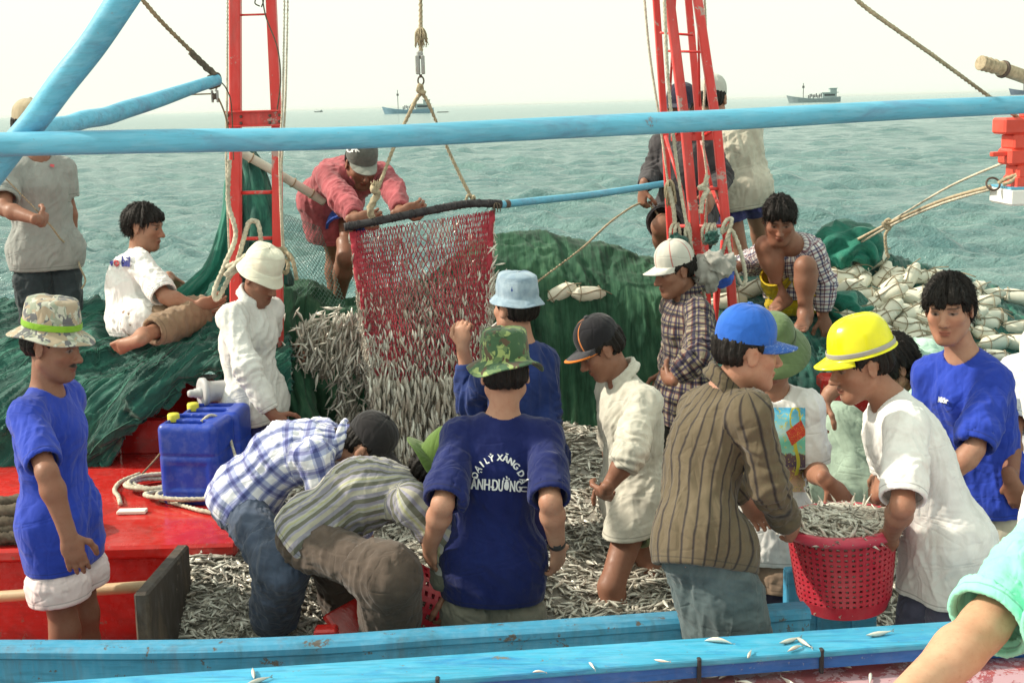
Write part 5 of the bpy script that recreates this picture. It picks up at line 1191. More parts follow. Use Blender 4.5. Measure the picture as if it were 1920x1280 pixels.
for i, (x, y, a) in enumerate(spots):
    d = Vector(ray(x, y)).normalized(); hit = (bvh_ if x < 1300 else bv_).ray_cast(Vector(EYE), d)
    if hit[0] is None: continue
    if i == 0: o = FLT; ch = FC
    else:
        o = FLT.copy(); COL.objects.link(o); ch = []
        for c_ in FC: k = c_.copy(); COL.objects.link(k); k.parent = o
    nn = np.array(hit[1]); nn = nn if nn @ np.array(d) < 0 else -nn
    p = np.array(hit[0]) + nn * (.030 if x > 1300 else -.012); k = rnd.uniform(.9, 1.25); o.scale = (k, k, k)
    xa = nrm(CR * math.cos(a) + CU * math.sin(a) + _f * rnd.gauss(0, .35)); za = nrm(nn - xa * (nn @ xa)); ya = np.cross(za, xa)
    o.rotation_euler = Matrix(np.stack([xa, ya, za]).T.tolist()).to_euler(); o.location = p
    lab = "white plastic net float roped onto the dark green net mound" if x > 1500 else "white float half tucked into the net near the lattice mast" if x > 1300 else "white float caught in the fine green draped net"
    tag(o, lab, "float", "white floats on the net mound" if x > 1500 else "white floats near the lattice mast" if x > 1300 else "floats in the draped net")
# ------------------------------------------------------------------ masts, booms, ropes
def rope_mat(name, c):
    b = NB(name); o = b.obj(); n = b.noise(o, 60, 4, .6); m = b.noise(o, 6, 4, .6)
    c = b.mix(b.rng(n, .3, .75), sc(c, .6), sc(c, 1.25)); c = b.mix(b.rng(m, .5, .75, 0, .4), c, (.10, .085, .06))
    return b.fin(c, .9, b.bump(n, .5, .004), .15)
m_rope = rope_mat("manila_rope", (.46, .38, .26)); m_ropew = rope_mat("pale_rope", (.62, .57, .45)); m_roped = rope_mat("dark_old_rope", (.13, .105, .08)); m_ropeb = rope_mat("brown_line", (.30, .22, .14))
m_iron = paint("galvanised_iron", (.34, .34, .33), rough=.55, wear=.8, dirt=(.22, .11, .06), dirt_amt=.5, chip_amt=.2, chip=(.25, .13, .08)); m_rust = paint("rusty_iron", (.10, .07, .055), rough=.8, wear=.4)
def rope(name, pts, r, mat, label, n=40, raw=False, sag=0.0, cat="rope", parent=None, strand=True):
    P = np.array([W(*p) if not raw else p for p in pts]); Q = spline(P, n)
    if sag: t = np.linspace(0, 1, n); Q[:, 2] -= sag * 4 * t * (1 - t)
    L = np.linalg.norm(np.diff(Q, axis=0), axis=1).sum(); m = int(min(400, max(n, L / (r * 1.6)))) if strand else n
    Q = spline(Q, m); mb = MB(); mb.tube(Q, r, 9 if strand else 7, twist=.9 / r if strand else 0, lob=.13 if strand else 0)
    o = mb.build(name, mat, parent, True)
    if label: tag(o, label, cat)
    return o
def boom(name, pts, r, label, extra=None):
    P = spline(np.array([W(*p) for p in pts]), 80); rr = spline(np.array(r)[:, None], 80)[:, 0]
    q = np.stack([np.linspace(0, 9, 80), np.zeros(80), np.zeros(80)], 1); rr = rr * (1 + .03 * vnoise(q, 5)); P = P + .004 * np.stack([0 * rr, vnoise(q, 7), vnoise(q, 8)], 1)
    mb = MB(); mb.tube(P, rr, 24); o = mb.build(name, m_boom, smooth=True); tag(o, label, "boom"); return o
b1 = boom("boom", [(-260, 280, 4.3), (0, 273, 4.35), (500, 262, 4.4), (960, 245, 4.5), (1450, 219, 4.6), (1900, 199, 4.7), (2250, 180, 4.8), (2900, 140, 5.0)], [.0405, .0395, .0390, .0385, .0365, .0320, .029, .027], "long sky blue wooden boom crossing level in front of both masts")
b2 = boom("boom", [(320, -150, 4.25), (238, -10, 4.3), (140, 128, 4.36), (45, 250, 4.42), (-40, 360, 4.47), (-140, 480, 4.5)], [.048, .047, .0465, .044, .043, .042], "thick sky blue boom slanting up past the man with tan cap")
b3 = boom("boom", [(60, 255, 5.0), (130, 232, 5.2), (240, 206, 5.5), (408, 150, 6.0)], [.036, .037, .036, .026], "short sky blue boom with a pulley hanging from its tip")
tp = W(408, 150, 6.0)
# pulley and lashing at the tip
pu = empty("pulley_block", W(403, 180, 6.0)); tag(pu, "small metal pulley hanging under the short boom tip", "pulley")
mb = MB(); c = W(403, 181, 6.0); mb.box(c + [.012, 0, 0], (.006, .03, .055), bev=.002); mb.box(c - [.012, 0, 0], (.006, .03, .055), bev=.002); mb.tube([W(408, 158, 6.0), W(404, 172, 6.0)], .005, 6); mb.build("cheek_plates", m_iron, pu)
mb = MB(); mb.lathe([(.001, -.008), (.017, -.008), (.013, 0), (.017, .008), (.001, .008)], c, np.array([[0, 1, 0], [0, 0, 1], [1, 0, 0.0]]), 14); mb.build("sheave", m_rust, pu, True)
mb = MB()
for k in range(5):
    cc = tp + (W(396, 154, 5.97) - tp) * (k / 3.5); mb.tube([cc + .029 * (math.cos(a) * UP + math.sin(a) * np.array([.3, .95, 0])) for a in np.linspace(0, 6.2832, 15)[:-1]], .006, 6, closed=True)
o = mb.build("rope_lashing", m_roped, b3, True)
rope("stay_rope", [(60, -220, 5.7), (240, -30, 5.9), (300, 38, 5.93), (360, 98, 5.97), (404, 140, 6.0)], .0105, m_ropeb, "brown stay rope running up from the short boom tip")
rope("rope_splice", [(357, 98, 5.96), (372, 112, 5.96), (388, 128, 5.97), (398, 136, 5.98), (403, 142, 5.98)], .016, m_roped, "thick frayed splice at the lower end of the brown stay rope", 12)
rope("line", [(100, 236, 5.6), (210, 202, 5.8), (240, 194, 5.9), (330, 180, 5.95), (400, 176, 6.0)], .0035, m_ropeb, "thin brown line along the underside of the short boom", strand=False)
rope("line", [(410, 185, 6.0), (422, 215, 6.05), (432, 260, 6.1)], .004, m_ropeb, "thin line dropping from the pulley to the near red mast", strand=False)
rope("line", [(412, 152, 6.0), (425, 168, 6.05), (434, 200, 6.1), (438, 300, 6.15)], .003, m_roped, "thin dark line curving from the boom tip to the mast leg", strand=False)
# ---- near mast: two legs, plate, rungs
def mast_leg(name, pts, w_, parent, mat=m_redm, ext=260):
    mb = MB(); p0, p1 = np.array(pts[0], float), np.array(pts[1], float); pts = [tuple(p0 + (p0 - p1) / abs(p0[1] - p1[1]) * ext)] + list(pts[1:])
    for a, b in zip(pts[:-1], pts[1:]): mb.beam(W(*a), W(*b), w_, w_, up=(0, 1, 0), bev=w_ * .12)
    return mb.build(name, mat, parent)
ms = empty("mast", W(480, 830, 6.2)); tag(ms, "red two-legged mast with rungs and bolted cross plate, near the cream bucket hat", "mast")
mast_leg("mast_leg", [(441, -120, 6.25), (443, 838, 6.25)], .054, ms); mast_leg("mast_leg", [(503, -120, 6.25), (519, 230, 6.25), (524, 830, 6.25)], .047, ms)
for y, xa, xb in ((27, 441, 506), (360, 443, 520), (446, 443, 521), (600, 443, 522), (690, 443, 522)):
    mb = MB(); mb.tube([W(xa, y + 2, 6.25), W(xb, y, 6.25)], .009 if y > 50 else .005, 8); mb.build("rung", m_redm, ms, True)
mb = MB(); pa, pb = W(424, 224, 6.20), W(528, 221, 6.20); mb.beam(pa, pb, .012, .075, up=(0, 0, 1), bev=.004); mb.beam(pa + [0, -.012, .034], pb + [0, -.012, .034], .03, .008, bev=.003); mb.beam(pa + [0, -.012, -.034], pb + [0, -.012, -.034], .03, .008, bev=.003); cp = mb.build("cross_plate", m_redm, ms)
for x, y in ((427, 217), (427, 231), (452, 219), (452, 231), (506, 217), (506, 230), (524, 216), (524, 228)):
    mb = MB(); mb.lathe([(.001, .012), (.006, .012), (.0075, .004), (.0075, 0)], W(x, y, 6.19), np.array([[1, 0, 0], [0, 0, 1], [0, -1, 0.0]]), 6); mb.build("bolt", m_rust, cp)
mb = MB(); q = W(446, 800, 6.1); mb.beam(q + [0, 0, .10], q - [0, 0, .06], .05, .04, up=(0, 1, 0), bev=.006); mb.tube([q + [-.04, -.03, -.045], q + [.05, -.03, -.045]], .012, 10); mb.build("foot_bracket", m_redm, ms)
for i, (a, b, lab) in enumerate((((428, -360, 6.1), (424, 300, 6.1), "pale halyard hanging left of the near red mast"), ((538, -360, 6.15), (524, 300, 6.15), "pale halyard hanging right of the near red mast"), ((546, -360, 6.2), (527, 340, 6.2), "second pale halyard close to the right leg of the near mast"))):
    rope("halyard", [a, ((a[0] + b[0]) / 2, 150, a[2]), b, (b[0] + 6, 480, b[2])], .0055, m_ropew, lab)
rope("line", [(490, -20, 6.15), (498, 30, 6.15), (520, 90, 6.15), (526, 150, 6.15), (519, 210, 6.18)], .0035, m_roped, "thin dark line winding down the right leg of the near mast", strand=False)
rope("line", [(487, 12, 6.15), (478, 6, 6.15), (484, -8, 6.15), (494, 0, 6.15), (490, 14, 6.15)], .0032, m_roped, "small dark line loop high on the near mast", strand=False)
rope("rope_hank", [(430, 300, 6.1), (428, 380, 6.1), (442, 440, 6.08), (420, 500, 6.05), (402, 545, 6.0), (408, 560, 6.0), (430, 520, 6.05), (445, 490, 6.08), (462, 430, 6.1), (470, 415, 6.1), (484, 420, 6.1), (488, 460, 6.1), (470, 480, 6.12)], .012, m_ropew, "pale rope looped round the left leg of the near mast", 120)
rope("rope_hank", [(425, 500, 6.05), (445, 492, 6.03), (462, 480, 6.05), (440, 500, 6.02), (425, 515, 6.02), (446, 505, 6.03), (462, 492, 6.08)], .014, m_ropew, "knotted pale rope turns on the near mast above the cream bucket hat", 60)
rope("rope_hank", [(505, 462, 6.1), (530, 470, 6.08), (545, 480, 6.06), (552, 500, 6.05), (556, 525, 6.05)], .010, m_rope, "tan rope tail tied to the right leg of the near mast", 40)
rope("rope_hank", [(508, 470, 6.12), (528, 482, 6.08), (540, 495, 6.06), (534, 512, 6.05), (512, 480, 6.1), (532, 466, 6.08), (544, 490, 6.07)], .010, m_rope, "tan rope knot beside the cream bucket hat", 60)
# ---- lattice mast: four converging legs
m2 = empty("mast", W(1330, 700, 6.2)); tag(m2, "red lattice mast of four converging legs hung with ropes", "mast")
legs = {'a': [(1222, -120, 6.55), (1246, 240, 6.55), (1262, 540, 6.55)], 'b': [(1240, -120, 6.2), (1285, 240, 6.2), (1306, 470, 6.2), (1338, 720, 6.2)], 'c': [(1280, -120, 6.55), (1312, 240, 6.55), (1328, 600, 6.55)], 'd': [(1290, -120, 6.2), (1344, 240, 6.2), (1366, 470, 6.2), (1376, 610, 6.2)]}
for k, w_ in (('a', .034), ('b', .046), ('c', .034), ('d', .042)): mast_leg("mast_leg", legs[k], w_, m2)
for name, a, b, r in (("rung", (1296, 354, 6.2), (1354, 354, 6.2), .008), ("rung", (1264, 424, 6.5), (1362, 424, 6.25), .009), ("rung", (1238, 62, 6.4), (1300, 66, 6.3), .006), ("rung", (1252, 96, 6.4), (1318, 98, 6.3), .006),
                      ("brace", (1248, 256, 6.5), (1278, 356, 6.3), .009), ("brace", (1278, 356, 6.3), (1300, 480, 6.3), .009), ("brace", (1314, 258, 6.5), (1334, 350, 6.35), .009), ("brace", (1334, 350, 6.35), (1362, 424, 6.2), .009),
                      ("brace", (1262, 262, 6.4), (1276, 240, 6.3), .007), ("brace", (1296, 244, 6.3), (1314, 258, 6.45), .007), ("brace", (1340, 242, 6.2), (1318, 256, 6.4), .009), ("brace", (1268, -40, 6.3), (1256, 180, 6.5), .006), ("brace", (1308, -40, 6.3), (1312, 200, 6.45), .006), ("brace", (1355, 450, 6.25), (1335, 690, 6.25), .010), ("brace", (1340, 520, 6.25), (1345, 680, 6.25), .010)):
    mb = MB(); mb.tube([W(*a), W(*b)], r, 8); mb.build(name, m_redm, m2, True)
mb = MB(); mb.beam(W(1258, 252, 6.36), W(1348, 249, 6.36), .012, .07, bev=.003); mb.build("cross_plate", m_redm, m2)
for pts, lab, r in (([(1180, -330, 6.3), (1205, -40, 6.3), (1218, 100, 6.3), (1236, 220, 6.3), (1252, 340, 6.3)], "pale halyard running down left of the lattice mast", .006), ([(1226, -330, 6.1), (1244, -40, 6.1), (1252, 140, 6.1), (1272, 330, 6.1), (1298, 470, 6.1), (1322, 560, 6.1)], "pale halyard crossing the front of the lattice mast", .0085), ([(1312, -330, 6.3), (1320, -40, 6.3), (1324, 100, 6.3), (1318, 250, 6.3), (1326, 340, 6.3), (1322, 420, 6.3)], "pale halyard between the rear legs of the lattice mast", .006)):
    rope("halyard", pts, r, m_ropew, lab, 60)
def frayed(name, top, d, n_, L, r, mat, label, spread=.5, seed=1):
    mb = MB(); rr = random.Random(seed)
    for i in range(n_):
        a = rr.uniform(0, 6.28); s = rr.uniform(.2, 1) * spread; o = np.array([math.cos(a) * s, math.sin(a) * s, 0]) * L
        l = L * rr.uniform(.6, 1.1); mb.tube(spline([top, top + o * .5 - UP * l * .10, top + o * .9 - UP * l * .45, top + o * 1.0 + np.array([rr.gauss(0, .006), 0, 0]) - UP * l], 9), np.linspace(r, r * .5, 9), 4)
    o = mb.build(name, mat, None, True); tag(o, label, "rope"); return o
frayed("frayed_rope", W(1256, 338, 6.15), None, 46, .12, .0045, m_rope, "frayed tan rope end tied low on the lattice mast leg", .28, 3)
rope("rope_tail", [(1254, 350, 6.12), (1262, 385, 6.12), (1266, 425, 6.15)], .011, m_ropew, "grey rope tail below the frayed end on the lattice mast", 16)
rope("rope_knot", [(1326, 328, 6.1), (1322, 345, 6.1), (1312, 352, 6.1), (1326, 356, 6.1), (1318, 372, 6.1), (1314, 400, 6.1)], .012, m_ropew, "pale knotted rope with hanging tail at the mid rung of the lattice mast", 40)
for i, x in enumerate((1262, 1270, 1290, 1322, 1330, 1338)):
    rope("rope_coil", [(x, 420, 6.15), (x - 5, 432, 6.1), (x - 4, 452, 6.1), (x + 3, 456, 6.13), (x + 5, 436, 6.16), (x + 1, 418, 6.18)], .008, m_ropew, "small pale rope hank draped over the low rung of the lattice mast", 30); bpy.data.objects[-1] if False else None
for o in COL.objects:
    if o.name.startswith("rope_coil"): o["group"] = "rope hanks on the low rung"
rope("rope_loop", [(1370, 420, 6.1), (1354, 436, 6.08), (1360, 416, 6.08), (1372, 412, 6.08), (1366, 450, 6.06), (1376, 500, 6.06), (1390, 532, 6.06), (1398, 520, 6.06), (1388, 470, 6.06), (1372, 432, 6.06), (1362, 450, 6.06), (1352, 480, 6.08)], .010, m_ropew, "pale rope loop hanging right of the lattice mast", 110)
rope("rope_tail", [(1298, 470, 6.1), (1290, 500, 6.08), (1302, 530, 6.06), (1310, 560, 6.08), (1316, 590, 6.1)], .012, m_ropew, "thick pale rope tail behind the pale cap", 30)
bunch("green_twine", [(1262, 440, 6.1), (1272, 458, 6.08), (1268, 475, 6.08)], (.02, .03, .012), m_netd, 41, "small dark green twine bundle tied on the lattice mast", 30, 18, .02)
bunch("green_twine", [(1326, 436, 6.05), (1334, 448, 6.05), (1336, 458, 6.05)], (.015, .028, .012), m_netd, 43, "small dark green knot under the rope hanks of the lattice mast", 30, 18, .02)
# clothes bag hung on the mast
m_bag = cloth("grey_cloth_bag", (.36, .35, .32), fade=.3); m_bagb = cloth("blue_cloth", (.03, .09, .46))
hb = bunch("cloth_bundle", [(1318, 482, 6.05), (1326, 505, 6.0), (1330, 530, 6.0), (1336, 546, 6.02)], (.035, .055, .045, .015), m_bag, 51, None, 50, 30, .03); tag(hb, "grey cloth bundle hung between the legs of the lattice mast", "cloth")
hb = bunch("cloth_bundle", [(1322, 486, 6.0), (1342, 494, 5.98), (1356, 506, 5.99), (1364, 515, 6.0)], (.03, .05, .055, .02), m_bag, 53, None, 50, 30, .03); tag(hb, "folded grey cloth lying over the blue cloth on the lattice mast", "cloth")
hb = bunch("cloth_bundle", [(1338, 505, 6.03), (1350, 520, 6.02), (1346, 538, 6.03)], (.04, .055, .02), m_bagb, 55, None, 40, 26, .02); tag(hb, "bright blue cloth hung under the folded grey cloth", "cloth")
# ---- hoist: rope, frayed splice, block, ring, bridle
YH = 6.25
rope("hoist_rope", [(789, -420, YH), (789, 60, YH), (789, 104, YH)], .0105, m_rope, "thick hoisting rope hanging from above to the iron block")
frayed("frayed_rope", W(789, 52, YH), None, 70, .085, .0035, m_rope, "frayed rope tassel on the hoisting rope above the iron block", .42, 8)
bk = empty("hoist_block", W(788, 122, YH)); tag(bk, "worn squarish iron hoisting block between rope and ring", "block")
mb = MB(); c = W(788, 122, YH); mb.box(c - [.012, 0, 0], (.020, .05, .088), bev=.004); mb.box(c + [.013, 0, 0], (.016, .05, .088), bev=.004); mb.box(c + UP * .05, (.030, .035, .03), bev=.008); mb.build("block_body", m_iron, bk)
mb = MB(); mb.tube([c + [.014 * math.sin(a), 0, -.074 + .020 * math.cos(a)] for a in np.linspace(0, 6.2832, 21)[:-1]], .0042, 7, closed=True); mb.tube([c - UP * .044, c - UP * .06], .007, 8); mb.build("ring", m_rust, bk, True)
rope("bridle_rope", [(789, 158, YH), (790, 172, YH), (776, 195, YH), (742, 268, 6.22), (712, 345, 6.15), (702, 368, 6.13)], .010, m_rope, "left leg of the tan rope bridle over the scoop net", 50)
rope("bridle_rope", [(790, 158, YH), (793, 175, YH), (806, 200, YH), (840, 280, 6.3), (868, 340, 6.32), (886, 374, 6.33)], .009, m_rope, "right leg of the tan rope bridle over the scoop net", 50)
rope("rope_splice", [(788, 158, YH - .01), (784, 170, YH - .02), (796, 174, YH - .02), (785, 166, YH), (794, 164, YH)], .010, m_rope, "short knotted splice under the iron ring", 30)
rope("rope_knot", [(706, 344, 6.1), (700, 356, 6.08), (708, 362, 6.1), (702, 374, 6.1), (694, 392, 6.1), (697, 408, 6.12)], .017, m_rope, "fat tan knot where the bridle meets the dark hoop bar", 40)
frayed("frayed_rope", W(703, 352, 6.08), None, 16, -.035, .004, m_rope, "stubby frayed tuft on the fat bridle knot", .5, 4)
rope("rope_knot", [(886, 372, 6.3), (878, 366, 6.28), (874, 378, 6.28), (882, 380, 6.28), (888, 368, 6.28), (892, 384, 6.3)], .007, m_rope, "small loop tying the bridle to the blue handled end of the hoop bar", 40)
# ---- scoop net
m_bar = paint("tarred_bar", (.022, .018, .022), rough=.7, wear=.8, chip=(.14, .10, .09), chip_amt=.3, streak=(.4, 2, 2)); m_twine = paint("red_twine", (.44, .030, .055), rough=.7, wear=.5)
sn = empty("scoop_net", W(790, 640, 6.2)); tag(sn, "red scoop net full of fish hanging from a dark hoop bar", "scoop net")
HB = spline([W(646, 426, 6.08), W(720, 412, 6.13), (W(800, 396, 6.2)), W(880, 382, 6.27), W(940, 383, 6.33)], 60)
mb = MB(); mb.tube(HB, np.full(60, .0195), 14); 
rr_ = random.Random(2)
for k in range(46):
    i = rr_.randrange(1, 58); c = HB[i]; t = nrm(HB[i + 1] - HB[i - 1]); u = nrm(np.cross(t, UP)); v = np.cross(t, u); mb.tube([c + .0205 * (math.cos(a) * u + math.sin(a) * v) + t * .008 * math.sin(a + k) for a in np.linspace(0, 6.2832, 13)[:-1]], .0022, 5, closed=True)
mb.build("hoop_bar", m_bar, sn, True)
PROF = [(.0, 655, 928, .02), (.06, 659, 926, .05), (.2, 664, 923, .09), (.38, 674, 921, .17), (.55, 684, 920, .24), (.70, 690, 918, .28), (.84, 698, 910, .28), (.94, 712, 896, .24), (1.0, 730, 876, .18)]
def bag_at(v, a):
    """point on the bag: v 0 top .. 1 bottom, a angle"""
    v = np.asarray(v, float); a = np.asarray(a, float); t = [p[0] for p in PROF]
    xl = np.interp(v, t, [p[1] for p in PROF]); xr = np.interp(v, t, [p[2] for p in PROF]); dp = np.interp(v, t, [p[3] for p in PROF])
    c_ = np.cos(a); ca = np.sign(c_) * np.abs(c_) ** .8; fx = .5 + .5 * ca; ytop = 436 - fx * 42; yy = ytop + v * (805 - ytop)
    px = xl + (xr - xl) * fx; Yc = 6.10 + .22 * fx * (1 - .5 * v) + .06 * v
    Y = Yc + dp * np.sin(a) * .8
    d = _f + ((px - 960) / FPX)[..., None] * CR + ((640 - yy) / FPX)[..., None] * CU
    return EYE + d * (Y / d[..., 1])[..., None]
NC, NR = 150, 38
def strands(front):
    mbv = []; mbf = []; n0 = 0; rs = np.random.RandomState(5)
    A, V = [], []
    for j in range(NR + 1):
        a = (np.arange(NC) + .5 * (j % 2)) / NC * 2 * math.pi; A.append(a + rs.normal(0, .008, NC)); V.append(np.full(NC, j / NR) + rs.normal(0, .0025, NC))
    P = bag_at(np.array(V), np.array(A)); return P
Pn = strands(True); mb = MB(); vv, ff = [], []; n0 = 0
for j in range(NR):
    for i in range(NC):
        for di in (0, 1):
            k = (i + di - (0 if j % 2 else 1)) % NC if True else i
            vv.append((Pn[j, i], Pn[j + 1, k]))
vv = np.array(vv); d = nrm(vv[:, 1] - vv[:, 0]); u = nrm(np.cross(d, [0, 1, .1])); w_ = np.cross(d, u); tri = []
thick = (.0019 + .0007 * vnoise(vv[:, 0] * 9, 4))[:, None]
for e in (0, 1):
    for k in range(3):
        an = k * 2.094; tri.append(vv[:, e] + thick * (math.cos(an) * u + math.sin(an) * w_))
tri = np.stack(tri, 1).reshape(-1, 3); m = np.arange(len(vv))[:, None] * 6
F = np.concatenate([m + np.array([[k, (k + 1) % 3, 3 + (k + 1) % 3, 3 + k]]) for k in range(3)])
mesh("netting", tri, F, m_twine, sn, True)
# doubled selvedge strips down both sides
for side, a0 in (("l", math.pi), ("r", 0.0)):
    vv_ = np.linspace(0, .62 if side == "l" else .5, 50); aa = np.linspace(-.42, .42, 9); S = bag_at(vv_[:, None] + 0 * aa, a0 + aa[None] + 0 * vv_[:, None]); S = S + gridnormal(S) * (.006 * vnoise(S.reshape(-1, 3) * 40, 3)).reshape(50, 9, 1)
    sheet("net_edge", S, m_twine, .004, sn)
boom_h = MB(); P = spline([W(936, 384, 6.33), W(1000, 377, 6.5), W(1120, 364, 6.85), W(1262, 342, 7.25)], 40); boom_h.tube(P, .019, 14); boom_h.build("handle", m_boom, sn, True)
mb = MB(); mb.tube(P[3:6], .0202, 14); mb.build("handle_ring", m_rust, sn, True)
frayed("frayed_rope", W(930, 380, 6.3), None, 22, .05, .0022, m_roped, "frayed dark twine at the blue handled end of the hoop bar", .6, 6)
# ---- lines held by the crew and tackle on the right
H_ = lambda k, s: (WHO[k]['B'].w_l + WHO[k]['B'].d_l * .085) if s == 'l' else (WHO[k]['B'].w_r + WHO[k]['B'].d_r * .085)
hr_, hl_ = H_('gray_tee', 'r'), H_('gray_tee', 'l')
rope("held_line", [W(-40, 296, 6.2), W(0, 325, 6.4), hr_, (hr_ + hl_) / 2 - UP * .02, hl_, W(150, 500, 6.85), W(160, 525, 6.85), W(153, 541, 6.85)], .005, m_rope, "thin tan line running through both hands of the man in grey T-shirt", 80, raw=True)
hd_ = H_('dark_rope', 'r'); rope("held_line", [W(1002, 532, 6.75), W(1090, 466, 6.9), W(1150, 412, 7.0), hd_, W(1232, 400, 7.1), W(1248, 440, 7.1), W(1262, 480, 7.1)], .0065, m_rope, "tan line sloping from the green hump to the man in charcoal shirt", 90, raw=True)
pole = MB(); P = spline([W(446, 282, 6.75), W(520, 325, 6.85), W(608, 378, 6.98)], 30); pole.tube(P, .024, 12); po = pole.build("white_pole", paint("old_white_pole", (.62, .60, .50), rough=.6, dirt_amt=.4), smooth=True); tag(po, "worn white pole with ties slanting behind the near red mast", "pole")
for k in (6, 14, 19, 24): c = P[k]; t = nrm(P[k + 1] - P[k]); u = nrm(np.cross(t, UP)); v = np.cross(t, u); mb = MB(); mb.tube([c + .026 * (math.cos(a) * u + math.sin(a) * v) for a in np.linspace(0, 6.2832, 15)[:-1]], .0035, 5, closed=True); mb.build("tie", m_ropeb, po, True)
rope("line", [(1330, -210, 4.5), (1580, -30, 4.7), (1620, 12, 4.75), (1760, 112, 4.85), (1915, 226, 5.0), (1960, 262, 5.05)], .0085, m_rope, "taut tan line slanting down to the red timber head", 70)
# red timber head of a neighbouring boat with its white rail
nb2 = empty("timber_head", W(1905, 360, 5.0)); tag(nb2, "notched red timber head standing on a white boat rail", "bollard")
m_orange = paint("orange_red_paint", (.74, .075, .045), rough=.5, wear=.5)
c0 = W(1912, 350, 5.0)
mb = MB()
for (dz, dx, w_, h_) in ((.235, -.03, .17, .062), (.175, -.01, .135, .06), (.118, -.008, .16, .062), (.062, .005, .12, .055), (.020, .004, .135, .05)):
    mb.box(c0 + [dx + .05, 0, dz], (w_ + .06, .13, h_), bev=.008)
mb.beam(c0 + [-.06, -.02, .130], c0 + [-.125, -.02, .128], .03, .018, bev=.003); mb.box(c0 + [.05, 0, .285], (.10, .10, .05), bev=.01); mb.build("timber", m_orange, nb2)
mb = MB(); mb.box(c0 + [.16, .02, -.035], (.46, .22, .065), bev=.008); mb.build("white_rail", paint("white_rail_paint", (.75, .75, .72), rough=.5), nb2)
mb = MB(); V_, F_ = slab(c0 + [.09, .14, -.07], c0 + [2.4, .9, -.07], c0 + [.09, -.02, -.07], c0 + [2.4, -.7, -.07], .02)
mb.add(V_, F_); V2 = [c0 + [.09, .13, -.09], c0 + [2.4, .9, -.09], c0 + [2.4, -.7, -.09], c0 + [.09, -.01, -.09], np.array([c0[0] + .75, c0[1] + .3, .0]), np.array([c0[0] + 2.4, c0[1] + .8, .0]), np.array([c0[0] + 2.4, c0[1] - .4, .0]), np.array([c0[0] + .75, c0[1] + .2, .0])]
mb.add(V2, [(0, 1, 5, 4), (3, 7, 6, 2), (0, 4, 7, 3), (1, 2, 6, 5), (4, 5, 6, 7), (0, 3, 2, 1)]); mb.build("bow", m_boom, nb2)
mb = MB(); mb.box(c0 + [.16, .02, -.0005], (.455, .215, .008)); mb.build("blue_line", m_boom, nb2)
mb = MB(); rg = W(1862, 345, 5.0); mb.tube([rg + .026 * (math.cos(a) * CR + math.sin(a) * nrm(CU + _f * .3)) for a in np.linspace(0, 6.2832, 25)[:-1]], .0042, 8, closed=True); o = mb.build("iron_ring", m_rust, smooth=True); tag(o, "dark iron ring joining the tan lines to the timber head", "ring")
rope("line", [(1596, 456, 7.1), (1664, 420, 6.7), (1760, 378, 5.8), (1856, 350, 5.05)], .0075, m_rope, "lower tan line from the teal net bunch to the iron ring", 60)
rope("line", [(1600, 452, 7.1), (1668, 416, 6.7), (1780, 350, 5.7), (1900, 298, 5.0)], .0055, m_ropew, "upper pale line from the rope knot to the timber head", 60)
rope("line", [(1604, 460, 7.1), (1668, 424, 6.68), (1760, 384, 5.8), (1858, 354, 5.05)], .0065, m_ropew, "double of the lower tan line, just beneath it", 60)
rope("rope_knot", [(1656, 424, 6.68), (1664, 412, 6.66), (1674, 418, 6.66), (1664, 428, 6.66), (1656, 418, 6.66), (1670, 424, 6.66), (1660, 440, 6.66), (1662, 470, 6.66), (1666, 482, 6.66)], .009, m_rope, "tan knot with a dangling tail where the lines meet over the sea", 70)
rope("rope_knot", [(1872, 344, 4.98), (1884, 336, 4.97), (1900, 330, 4.96), (1912, 326, 4.95), (1896, 340, 4.95), (1880, 346, 4.96)], .0075, m_rope, "tan rope turns between the iron ring and the timber head", 50)
pl = MB(); P = spline([W(1838, 118, 4.6), W(1880, 130, 4.65), W(1960, 160, 4.75), W(2200, 260, 5.0)], 80); pl.tube(P, .024 + .003 * np.sin(np.arange(80) * 1.1) * (np.arange(80) < 26), 14); o = pl.build("wrapped_pole", m_rope, smooth=True); tag(o, "pole end wrapped in tan rope above the timber head", "pole")
mb = MB(); i = 26; t = nrm(P[i + 1] - P[i]); u = nrm(np.cross(t, UP)); v = np.cross(t, u); [mb.tube([P[i + q] + .028 * (math.cos(a) * u + math.sin(a) * v) for a in np.linspace(0, 6.2832, 17)[:-1]], .004, 6, closed=True) for q in (0, 1)]; mb.build("binding", m_rust, o, True)
# ------------------------------------------------------------------ fish
def fish_base(rings=7, seg=6):
    s = np.linspace(0, 1, rings); prof = np.array([.05, .55, .92, 1.0, .80, .45, .16]); V = []; D = []
    for t, r in zip(s, prof):
        for k in range(seg):
            a = k * 2 * math.pi / seg; V.append(((t - .5), .082 * r * math.sin(a), .118 * r * math.cos(a))); D.append(math.cos(a))
    F = []
    for i in range(rings - 1):
        for k in range(seg): l = (k + 1) % seg; F.append((i * seg + k, i * seg + l, (i + 1) * seg + l, (i + 1) * seg + k))
    n = len(V); V += [(.49, 0, .02), (.64, .004, .085), (.60, 0, 0), (.64, -.004, -.085), (.49, 0, -.02)]; D += [0.3, .3, .2, .3, .3]
    F += [(n, n + 1, n + 2, n + 2), (n + 2, n + 3, n + 4, n + 4)]
    return np.array(V), np.array(F), np.array(D)
FV, FF, FD = fish_base()
